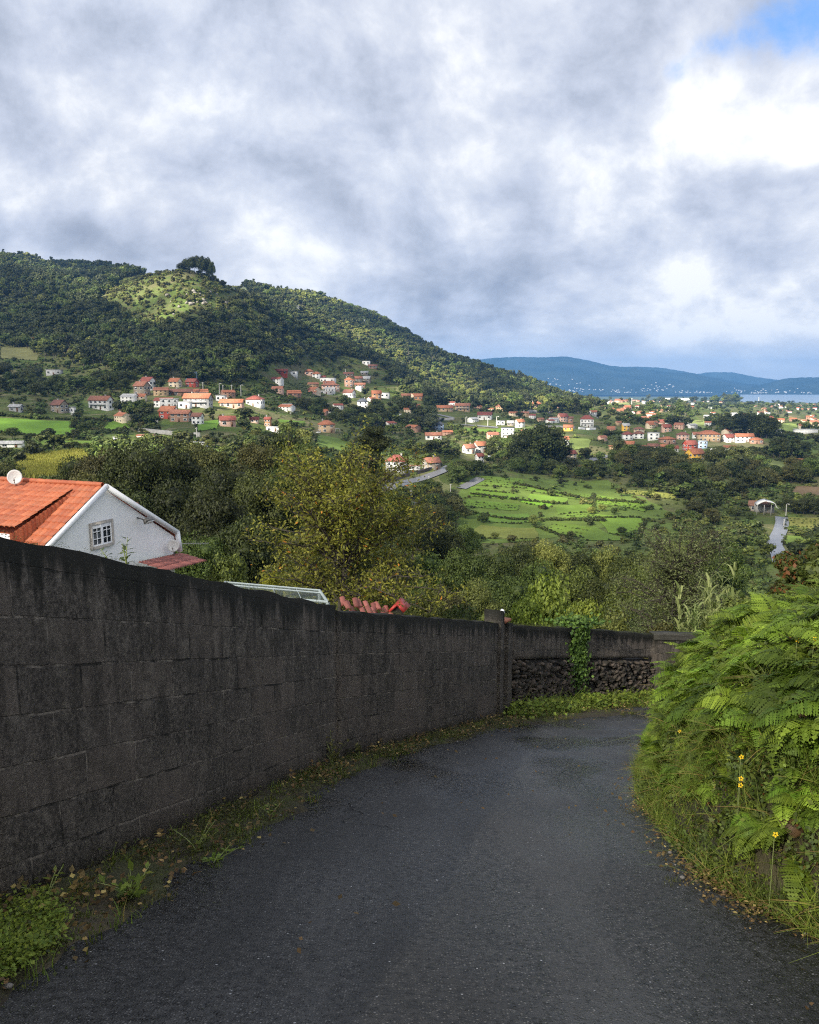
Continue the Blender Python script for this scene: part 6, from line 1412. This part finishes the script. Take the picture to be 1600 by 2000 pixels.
for k in range(4200):
    y = rs.uniform(0, 19.0)**1.0; x0 = wallx(y); x1 = float(np.interp(y, ey, ex)); a = rs.rand()**1.4; x = x0+.05+(x1-x0+.02)*a; cl = math.sin(y*2.1+x*3)+math.sin(y*5.3-x*4)+rs.randn()*.6
    if cl < .2 and rs.rand() < .7: continue
    pts.append((x, y, road_z(x, y)+.02+.03*(1-a)**1.3)); rot.append((rs.randn()*.15, rs.randn()*.15, rs.rand()*6.28)); s = .5+rs.rand()*.7; i = (4, 5, 5, 1, 6, 0, 5, 4)[rs.randint(8)]
    scl.append(s); idx.append(i)
for k in range(520):      # clover patch by the wall, nearest the camera
    px = rs.uniform(-90, 105); row = 1925-px*.62-abs(rs.randn())*.55*(165-px*.75); 
    if row < 1760: continue
    q = on_road(px, row)
    if q.x < wallx(q.y)+.03: continue
    pts.append((q.x, q.y, q.z+.03+.03*rs.rand())); rot.append((0, 0, rs.rand()*6.28)); scl.append(.35+.45*rs.rand()); idx.append((3, 3, 3, 0)[rs.randint(4)])
for k in range(1900):      # grass at the foot of the stone wall
    a = rs.rand(); q = WP[3].lerp(WP[4], a*1.02) if rs.rand() < .5 else WP[4].lerp(WP[5], a)
    if rs.rand() < .12: q = WP[5].lerp(WP[6], a)
    off = abs(rs.randn())*.28; pts.append((q.x+off*.6, q.y-off*.8, road_z(q.x+off*.6, q.y-off*.8)+.03)); rot.append((0, 0, rs.rand()*6.28)); scl.append(1.2+rs.rand()*2.0); idx.append((0, 2, 0, 3, 1)[rs.randint(5)])
for k in range(900):      # moss on the wall top
    seg = rs.randint(1, 6); q = WP[seg].lerp(WP[seg+1] if seg < 6 else WP[6], rs.rand()); hs_ = [0, h0, h2, h3, h4, h5, h5*.99]; f = (q-WP[seg]).length/max((WP[seg+1]-WP[seg]).length, .01); h = hs_[seg]+(hs_[min(seg+1, 6)]-hs_[seg])*f
    pts.append((q.x-.02-rs.rand()*.1, q.y+.02, q.z+h-.005)); rot.append((0, 0, rs.rand()*6.28)); scl.append((.18+rs.rand()*.3)*(1 if seg < 3 else 1.5)); idx.append((5, 5, 4)[rs.randint(3)])
for k in range(40):      # stray leaves on the asphalt
    y = rs.uniform(1.6, 14); x = rs.uniform(wallx(y)+.6, float(np.interp(y, bey0, bex0))-.1); pts.append((x, y, road_z(x, y)+.02)); rot.append((0, 0, rs.rand()*6.28)); scl.append(.5+rs.rand()*.4); idx.append(7)
for k in range(210):      # litter along the asphalt edge under the bank
    j = rs.randint(3, 9); q = BP[j].lerp(BP[j+1], rs.rand()); off = rs.randn()*.10-.04; pts.append((q.x+off, q.y, road_z(q.x, q.y)+.015)); rot.append((0, 0, rs.rand()*6.28)); scl.append(.35+rs.rand()*.4); idx.append((6, 6, 5)[rs.randint(3)])
scatter('verge_grass', pts, rot, scl, idx, gm, 'grass, clover and moss along the wall')
# ivy over the wall
iv = empty('ivy', WP[4]+Vector((0, 0, .2)), 0, 'ivy hanging over the wall where the stone sections meet', 'ivy'); np.random.seed(6); n = 1500; d = (WP[5]-WP[4]).normalized(); nr = Vector((d.y, -d.x, 0)).normalized(); a = np.random.randn(n)*.17+.02; v = 1-np.abs(np.random.randn(n))*.42; v = np.clip(v, -.05, 1.08)
P_0 = np.array([tuple(Vector((d.x*aa*(1.6-.9*vv), d.y*aa*(1.6-.9*vv), (h4)*vv-.15))+nr*(.05+.07*np.random.rand()+(.05 if vv > .85 else 0))) for aa, vv in zip(a, v)])
mb = MB(); mb.cards(P_0, np.random.randn(n, 3)*.5+np.array(tuple(nr)), .085*(.6+.6*np.random.rand(n)), .075, 0); 
n = 420; P_1 = np.stack([np.random.randn(n)*.28, np.random.randn(n)*.12, h4-.12+np.abs(np.random.randn(n))*.10], 1); mb.cards(P_1, np.random.randn(n, 3)*.6+(0, -.4, .8), .09, .07, 0); M['ivy'] = leaf_mat('ivy_leaves', (.03, .06, .01), (.16, .24, .04), trans=.2, vary=0); mb.obj('foliage', M['ivy'], iv)
mb = MB()
for k in range(9): x_ = np.random.randn()*.15; mb.tube([Vector((d.x*x_*(1+.3*math.sin(u*5+k)), d.y*x_, u*h4-.2))+nr*.03 for u in np.linspace(0, 1, 8)], [.012]*8, 4)
mb.obj('stem', M['bark'], iv)

# ---------------------------------------------------------------- ferns and brambles on the bank
def frond_into(mb, rs, L, base=Vector((0, 0, 0)), az_=0.0, arch=.6, seed=0, npin=20):
    d = Vector((math.cos(az_), math.sin(az_), 0)); sd = Vector((-d.y, d.x, 0)); rise = .75+.3*rs.rand(); tone = rs.rand()*.55
    def pt(u): return base+d*(L*(u*.80))+Vector((0, 0, L*(rise*u-(.55+arch*.5)*u*u)))
    n = 7; mb.tube([pt(i/n) for i in range(n+1)], [.004*(1-.8*i/n)*L*2 for i in range(n+1)], 3, 0, .3)
    for i in range(npin):
        u = .22+.78*(i/npin); pl = L*.34*(1-((u-.22)/.78))**.75*(.55+.45*min(1, (u-.1)*5)); p0 = pt(u+rs.randn()*.006); tg = (pt(min(u+.02, 1.02))-pt(u-.02)).normalized()
        for s in (-1, 1):
            pd = (sd*s*1.0+tg*.38+Vector((0, 0, -.10+rs.randn()*.06))).normalized(); up_ = pd.cross(tg)*s; up_ = up_ if up_.z > 0 else -up_; bt = pd.cross(up_).normalized(); m_ = max(2, int(pl/(L*.036)+.5)); wdt = L*.027; ph = rs.rand()*.9
            V = []; Q = []
            for j in range(m_):
                w0, w1 = min((j+ph)/m_, .98), min((j+ph+1.5)/m_, 1.03); c0 = p0+pd*pl*w0-up_*pl*.18*w0*w0; c1 = p0+pd*pl*w1-up_*pl*.18*w1*w1; ww = wdt*(1-w0)**.6*(.75+.6*rs.rand())
                b0 = len(V); V += [tuple(c0), tuple(c0.lerp(c1, .75)+bt*ww), tuple(c1), tuple(c0.lerp(c1, .75)-bt*ww)]; Q.append((b0, b0+1, b0+2, b0+3))
            V += [tuple(p0-bt*wdt*.12), tuple(p0+pd*pl-up_*pl*.18), tuple(p0+bt*wdt*.12), tuple(p0-bt*wdt*.05)]; b0 = len(V)-4; Q.append((b0, b0+1, b0+2, b0+3))
            mb.quads(V, Q, 0, min(1, max(0, tone+rs.rand()*.4)))
FERN = []
for v in range(6):
    rs_ = np.random.RandomState(100+v); mb = MB(); nf_ = 5 if v < 4 else 3
    for k in range(nf_): frond_into(mb, rs_, .58*(.6+.6*rs_.rand()), Vector((rs_.randn()*.03, rs_.randn()*.03, 0)), rs_.uniform(-2.3, 2.3)+math.pi, .4+.5*rs_.rand())
    FERN.append(mb.mesh('fern_plant', M['fern'] if v != 5 else M['deadfern']))
rs = np.random.RandomState(15); pts = []; rot = []; scl = []; idx = []
def bank_slope(x, y): return Vector((bank_z(x-.12, y)-bank_z(x+.12, y), bank_z(x, y-.12)-bank_z(x, y+.12), .24)).normalized()
bex = [q.x for q in BP[:11]]; bey = [q.y for q in BP[:11]]
for k in range(8200):
    y = .8+14.7*rs.rand()**1.25; x = float(np.interp(y, bey, bex))+rs.rand()**1.5*3.6; d = bank_d(x, y)
    if d < .10 or d > 4.2 or x > .60*y+.9: continue
    low_ = d < .36
    if low_ and rs.rand() < .55: continue
    cl = math.sin(x*2.3+y*1.1)+math.sin(y*2.9-x)
    if cl < -.9 and rs.rand() < .6: continue
    nrm = bank_slope(x, y); z = bank_z(x, y); s = (.42+.48*rs.rand()**1.3)*(.70 if low_ else 1.0); out_ang = math.atan2(nrm.y, nrm.x) if abs(nrm.x)+abs(nrm.y) > .05 else math.pi
    pts.append((x, y, z-.02)); rot.append((nrm.y*-.5+rs.randn()*.2, nrm.x*.5+rs.randn()*.2, out_ang-math.pi+rs.randn()*1.1)); scl.append(s); idx.append(rs.randint(5) if rs.rand() < .982 else 5)
print('FERNS', len(pts))
scatter('bracken', pts, rot, scl, idx, FERN, 'dense bracken fern covering the bank')
gm2 = [tuft_mesh(11, 20, .26, .0035, .04, 'grass', .9), tuft_mesh(12, 16, .18, .0035, .05, 'grass', .8), clover_mesh(13, 40, 'bramble', .045), clover_mesh(14, 34, 'bush', .035), clover_mesh(15, 30, 'bramble', .055), tuft_mesh(16, 14, .42, .003, .04, 'grass', .7)]
pts = []; rot = []; scl = []; idx = []
for k in range(15000):
    y = .5+15.7*rs.rand()**1.2; x = float(np.interp(y, bey, bex))-.04+rs.rand()**1.6*2.8; d = bank_d(x, y)
    if d < -.04 or d > 3.2 or x > .62*y+1.2: continue
    if d > .7 and rs.rand() < .65: continue
    z = bank_z(x, y) if d > 0 else road_z(x, y); edge_ = d < .35; cl = math.sin(x*4.1+y*2.1)+rs.randn()*.7
    i = ((0, 1, 3, 1, 5, 0)[rs.randint(6)] if edge_ else (2, 4, 2, 4, 0, 3)[rs.randint(6)]) if cl > -.5 else (2, 4)[rs.randint(2)]
    pts.append((x, y, z+(.03 if i in (2, 3, 4) else 0)+rs.rand()*(.12 if not edge_ else .02))); nrm = bank_slope(x, y); rot.append((nrm.y*-.8, nrm.x*.8, rs.rand()*6.28)); scl.append((.55+.6*rs.rand())*(.65+.35*min(max(d, 0)/.3, 1))*(.72 if i in (2, 3, 4) else 1)); idx.append(i)
scatter('bank_grass', pts, rot, scl, idx, gm2, 'long grass, brambles and clover at the foot of the ferns')
# bushes behind the bank
def hedge_bush(px, row_top, Y, w, mk, label, seed, nl=5000, ls_=.06, zb=None):
    x = at(px, 1100, Y).x; z = (zb if zb is not None else bank_z(x, Y)); top = at(px, row_top, Y).z; h = max(top-z, .4); rs_ = np.random.RandomState(seed); root = empty('leafy_bush', (x, Y, z), 0, label, 'bush'); mb = MB()
    C = crown(mb, seed, w*Y/F/2, .05*h, h, 16, nl, ls_, 'round', 0, core=.5); mb.obj('foliage', M[mk], root); tb = MB()
    for k in range(7): c = C[k]; tb.tube([(0, 0, 0), (c[0]*.4, c[1]*.4, c[2]*.6), c[:3]], [.025, .015, .006], 5)
    tb.obj('stem', M['bark'], root)
M['russet'] = leaf_mat('russet_green_leaves', (.040, .060, .012), (.13, .15, .03), (.20, .085, .025), .25, trans=.3, vary=0)
hedge_bush(1585, 1052, 9.5, 130, 'russet', 'russet tinged bush behind the ferns at the right edge', 3); hedge_bush(1490, 1130, 12, 110, 'bush', 'green bush between reeds and ferns', 4); hedge_bush(1440, 1170, 13, 90, 'mid', 'darker leafy bush right behind the fern crest', 5); hedge_bush(1640, 1090, 7.5, 120, 'mid', 'leafy bush cut by the right picture edge', 6)
# yellow flowers
for i, (px, row, Y, lab) in enumerate(((1557,1249,4.6,'yellow flower, left of the upper pair in the ferns'),(1590,1247,4.5,'yellow flower, right of the upper pair in the ferns'),(1327,1427,7.6,'yellow flower at the left edge of the ferns'),(1447,1477,5.0,'lone yellow flower in the middle of the bank'),(1446,1519,4.8,'upper of the two stacked yellow flowers'),(1445,1532,4.8,'lower of the two stacked yellow flowers'),(1513,1628,4.1,'lowest yellow flower near the grass edge'),(1350,1316,7.0,'yellow flower high on the left fern slope'),(1533,1218,4.8,'small yellow flower near the fern crest'))):
    dr = ray(px, row); yy = 2.5      # first meeting of the sight line with the plants
    while yy < 14:
        q = dr*(yy/dr.y)
        if bank_d(q.x, q.y) > 0 and q.z < bank_z(q.x, q.y)+.20: break
        yy += .02
    q = dr*((yy-.22)/dr.y); bz = bank_z(q.x, q.y); root = empty('yellow_flower', (q.x, q.y, min(bz, q.z-.1)), 0, lab, 'flower', 'yellow flowers in the ferns'); hz_ = q.z-root.location.z; mb = MB(); np.random.seed(i)
    for k in range(5): a = k*1.257+i; dv = np.array((math.cos(a), -.5*abs(math.sin(a))-.2, math.sin(a))); mb.cards([(dv[0]*.010, -.01, hz_+dv[2]*.010)], np.array([(0, -1, .35)]), .013, .011, 0, up=dv*30)
    mb.obj('petal', M['flower'], root); mb = MB(); mb.tube([(0, 0, 0), (0, 0, hz_)], [.002]*2, 4); mb.obj('stem', M['reeds_stem'], root)
# loose stones on the asphalt edge
mb_s = MB(); rs = np.random.RandomState(3); np.random.seed(3)
for k in range(60):
    px, row = rs.uniform(100, 1300), 0; j = rs.randint(3, 9); q = BP[j].lerp(BP[j+1], rs.rand()) if rs.rand() < .5 else Vector((float(np.interp(rs.uniform(2, 15), ey, ex)), 0, 0))
    if q.y == 0: yy = rs.uniform(2, 15); q = Vector((float(np.interp(yy, ey, ex)), yy, 0))
    x, y = q.x+rs.randn()*.12, q.y+rs.randn()*.1; s = .006+.014*rs.rand()**2; mb_s.ball((x, y, road_z(x, y)+.012+s*.4), (s*1.3, s, s*.7), 0, .15, 1)
M['pebble'] = plain('grey_pebble', (.16, .15, .14), .8, 30, .3); tag(mb_s.obj('gravel', M['pebble']), 'scattered grit along the asphalt edges', kind='stuff')

# ---------------------------------------------------------------- labels for trees told apart by what they stand beside
LM = [(h_[0], h_[1], h_[9]) for h_ in HOUSES if h_[2] >= 24]
def short(lab): 
    w = lab.split(); cut = [i for i, a in enumerate(w) if a in ('with', 'under', 'beside', 'behind', 'above', 'below', 'in', 'on', 'at', 'among', 'left', 'right', 'by', 'half', 'between', 'leftmost', 'partly', 'squeezed', 'alone', 'standing')]
    return ' '.join(w[:cut[0]] if cut and cut[0] >= 2 else w[:5]).rstrip(',')
SH = {}
for a, b2, c in LM: SH.setdefault(short(c), []).append((a, b2))
LM = [(v[0][0], v[0][1], k) for k, v in SH.items() if len(v) == 1 and len(k.split()) >= 2]
LM += [(385, 527, 'summit pines'), (110, 915, 'yellow maize field'), (205, 960, 'orange tiled roof ridge'), (1446, 846, 'lattice pylon'), (1525, 1050, 'wet lane'), (672, 1050, 'yellowing tree'), (1085, 1190, 'brightest round bush'), (1210, 1030, 'bright valley meadow'), (980, 1040, 'olive meadow')]
near = {}
for o, lab, px, row, y in THINGS:
    if lab: 
        if lab.startswith('tiny'): near.setdefault(lab, []).append((px, o))
        continue
    mk_ = {'dark_leafed_tree': 'dark green', 'green_leafed_tree': 'mid green', 'pale_leafed_tree': 'pale green', 'olive_green_tree': 'olive green', 'eucalyptus_tree': 'greyish eucalyptus', 'pine_tree': 'pine'}.get(o.name.split('.')[0], 'green')
    sc_ = o.get('_h', o.scale[2])*F/max(o.location.y, 1); big = 'large' if sc_ > 60 else ('medium' if sc_ > 26 else 'small'); b2 = min(LM, key=lambda l: abs(l[0]-px)+1.6*abs(l[1]-row)); dx, dy = px-b2[0], row-b2[1]
    rel = ('left of' if dx < 0 else 'right of') if abs(dx) > 1.2*abs(dy) else ('below' if dy > 0 else 'above'); L_ = '%s %s tree %s the %s' % (big, mk_, rel, b2[2]); near.setdefault(L_, []).append((px, o)); o['category'] = 'tree'; o['group'] = 'trees of the valley'
ordn = ['leftmost', 'second from left', 'third from left', 'fourth from left', 'fifth from left', 'sixth from left', 'seventh from left', 'eighth from left', 'ninth from left', 'tenth from left', 'eleventh from left', 'twelfth from left']
for L_, v in near.items():
    v.sort(key=lambda a: a[0]); n = len(v)
    for i, (_, o) in enumerate(v):
        if n == 1: o['label'] = L_
        elif i == n-1: o['label'] = L_+', rightmost'
        elif i < 12: o['label'] = L_+', '+ordn[i]
        else: o['label'] = L_+', %s from right' % {n-2: 'second', n-3: 'third', n-4: 'fourth', n-5: 'fifth', n-6: 'sixth', n-7: 'seventh', n-8: 'eighth'}.get(i, 'middle')
for o in SC.objects:
    for k in ('_px', '_h'):
        if k in o: del o[k]

# ---------------------------------------------------------------- deck added out of view to shade the near ground, holed for sun patches
m, t, p, o = mat('shade_deck'); t.n.remove(p); g = t.node('ShaderNodeNewGeometry').outputs['Position']
tr = t.node('ShaderNodeBsdfTranslucent', inp={'Color': (.95, .96, .98, 1)}); df = t.node('ShaderNodeBsdfDiffuse', inp={'Color': (.85, .86, .88, 1)}); mx = t.node('ShaderNodeMixShader', inp={0: .80}); t.l.new(df.outputs[0], mx.inputs[1]); t.l.new(tr.outputs[0], mx.inputs[2])
thin = t.node('ShaderNodeBsdfTransparent'); m2 = t.node('ShaderNodeMixShader', inp={0: .52}); t.l.new(mx.outputs[0], m2.inputs[1]); t.l.new(thin.outputs[0], m2.inputs[2]); t.l.new(m2.outputs[0], o.inputs[0]); M['shade_deck'] = m
CH = 1250.0; GAPS = [ # gaps over these places: pixel polygons of what stands in the sun
 [(170,600),(235,548),(300,530),(385,520),(440,532),(450,575),(400,620),(350,655),(260,660)], [(0,510),(120,520),(200,530),(250,560),(200,590),(60,560),(0,545)],
 [(455,540),(520,545),(600,570),(680,600),(720,620),(770,650),(830,685),(880,710),(915,730),(960,770),(880,775),(820,755),(760,715),(700,680),(640,650),(580,615),(510,590)],
 [(860,765),(950,770),(1040,785),(1070,800),(1010,808),(900,800),(850,790)], [(640,742),(830,752),(840,790),(700,785),(630,765)], [(1010,775),(1180,800),(1180,825),(1030,812)], [(900,925),(1320,945),(1330,1000),(1280,1075),(1000,1075),(880,1000)], [(1480,990),(1700,990),(1700,1080),(1480,1080)], [(0,860),(460,860),(460,950),(0,950)], [(530,800),(720,830),(740,900),(600,900)], [(880,820),(1180,835),(1180,890),(900,900)], [(0,810),(180,820),(170,850),(0,860)], [(740,880),(880,885),(880,930),(740,930)], [(1330,850),(1500,850),(1500,905),(1330,905)], [(380,820),(460,825),(450,845),(380,845)], [(300,785),(400,785),(400,830),(300,830)],[(140,770),(230,770),(230,805),(140,805)],[(600,825),(680,825),(680,850),(600,850)]]
mb = MB(); N_ = 100; V = []; keep = []; cell = 40.0; x0_, y0_ = -2900.0, -2700.0; nxc, nyc = 130, 88; sx_, sy_ = SUN_DIR.x/SUN_DIR.z, SUN_DIR.y/SUN_DIR.z
def shade_here(cx, cy):      # ground point whose sun passes through this cell of the added deck
    z = -30.0
    for _ in range(4): gx, gy = cx-sx_*(CH-z), cy-sy_*(CH-z); z = H(gx, gy) if gy > 1 else 0
    return gx, gy, z
rsn = np.random.RandomState(2)
for j in range(nyc+1):
    for i in range(nxc+1):
        cx, cy = x0_+i*cell, y0_+j*cell; V.append((cx+15*math.sin(j*1.7+i*.6), cy+15*math.sin(i*1.9+j*.4), CH+30*math.sin(i*.35)*math.sin(j*.41)+12*math.sin(i*1.1+j*.9)))
for j in range(nyc):
    for i in range(nxc):
        gx, gy, gz_ = shade_here(x0_+(i+.5)*cell, y0_+(j+.5)*cell)
        if gy > 30:
            px, row = proj(gx, gy, gz_)
            if any(inpoly(px, row, g_) for g_ in GAPS): continue
            if gy > 1000 and px > 1000: continue
            if gy > 1700: continue
        b0 = j*(nxc+1)+i; keep.append((b0, b0+1, b0+nxc+2, b0+nxc+1))
mb.quads(np.array(V), keep); o = mb.obj('shade_sheet', M['shade_deck'], smooth=True); tag(o, 'unseen deck added overhead and behind the viewer to shade the ground', kind='structure'); s_ = o.modifiers.new('thick', 'SOLIDIFY'); s_.thickness = 25

rs = np.random.RandomState(5); mb = MB()
for k in range(300):
    u_ = rs.rand(); px = 1000+600*u_ if rs.rand() < .8 else rs.uniform(1060, 1180); w = rs.choice((.06, .10, .16, .25, .34), p=(.25, .25, .2, .2, .1))+rs.randn()*.02+.05*math.sin(px*.05); w = min(max(w, .04), .7)
    s = w**(1/.8)-1; rw = np.interp(px, [930, 1010, 1105, 1190, 1300, 1450, 1560, 1640], [703, 697, 696, 714, 727, 749, 760, 768]); q = at(px, rw, 8200); z = -112+(q.z+112)*w; y = 8200+s*1300; x = q.x*(1+s*1300/8200)
    if px > 1480: y = 7700+s*850; q = at(px, 745, 7700); x = q.x*(1+s*850/7700); z = -112+(q.z+112)*w
    if rs.rand() < .45+.5*math.sin(px*.03+1) or w < .12: mb.box((x, y-10, z+12), (rs.uniform(6, 15), 9, rs.uniform(4, 8)))
tag(mb.obj('distant_town', WM['grey']), 'white specks of distant towns on the blue mountain', kind='stuff')

# ---------------------------------------------------------------- haze
mb = MB(); mb.box((0, 3150, 50), (46000, 14200, 424)); o = mb.obj('haze', None); o.data.materials.clear()
m = bpy.data.materials.new('haze_air'); m.use_nodes = True; t = NT(m.node_tree); t.n.clear(); oo = t.node('ShaderNodeOutputMaterial'); v = t.node('ShaderNodeVolumePrincipled', inp={'Color': (.19, .45, .90, 1), 'Density': 1.1e-4, 'Anisotropy': .2}); t.l.new(v.outputs[0], oo.inputs['Volume'])
o.data.materials.append(m); tag(o, kind='stuff')
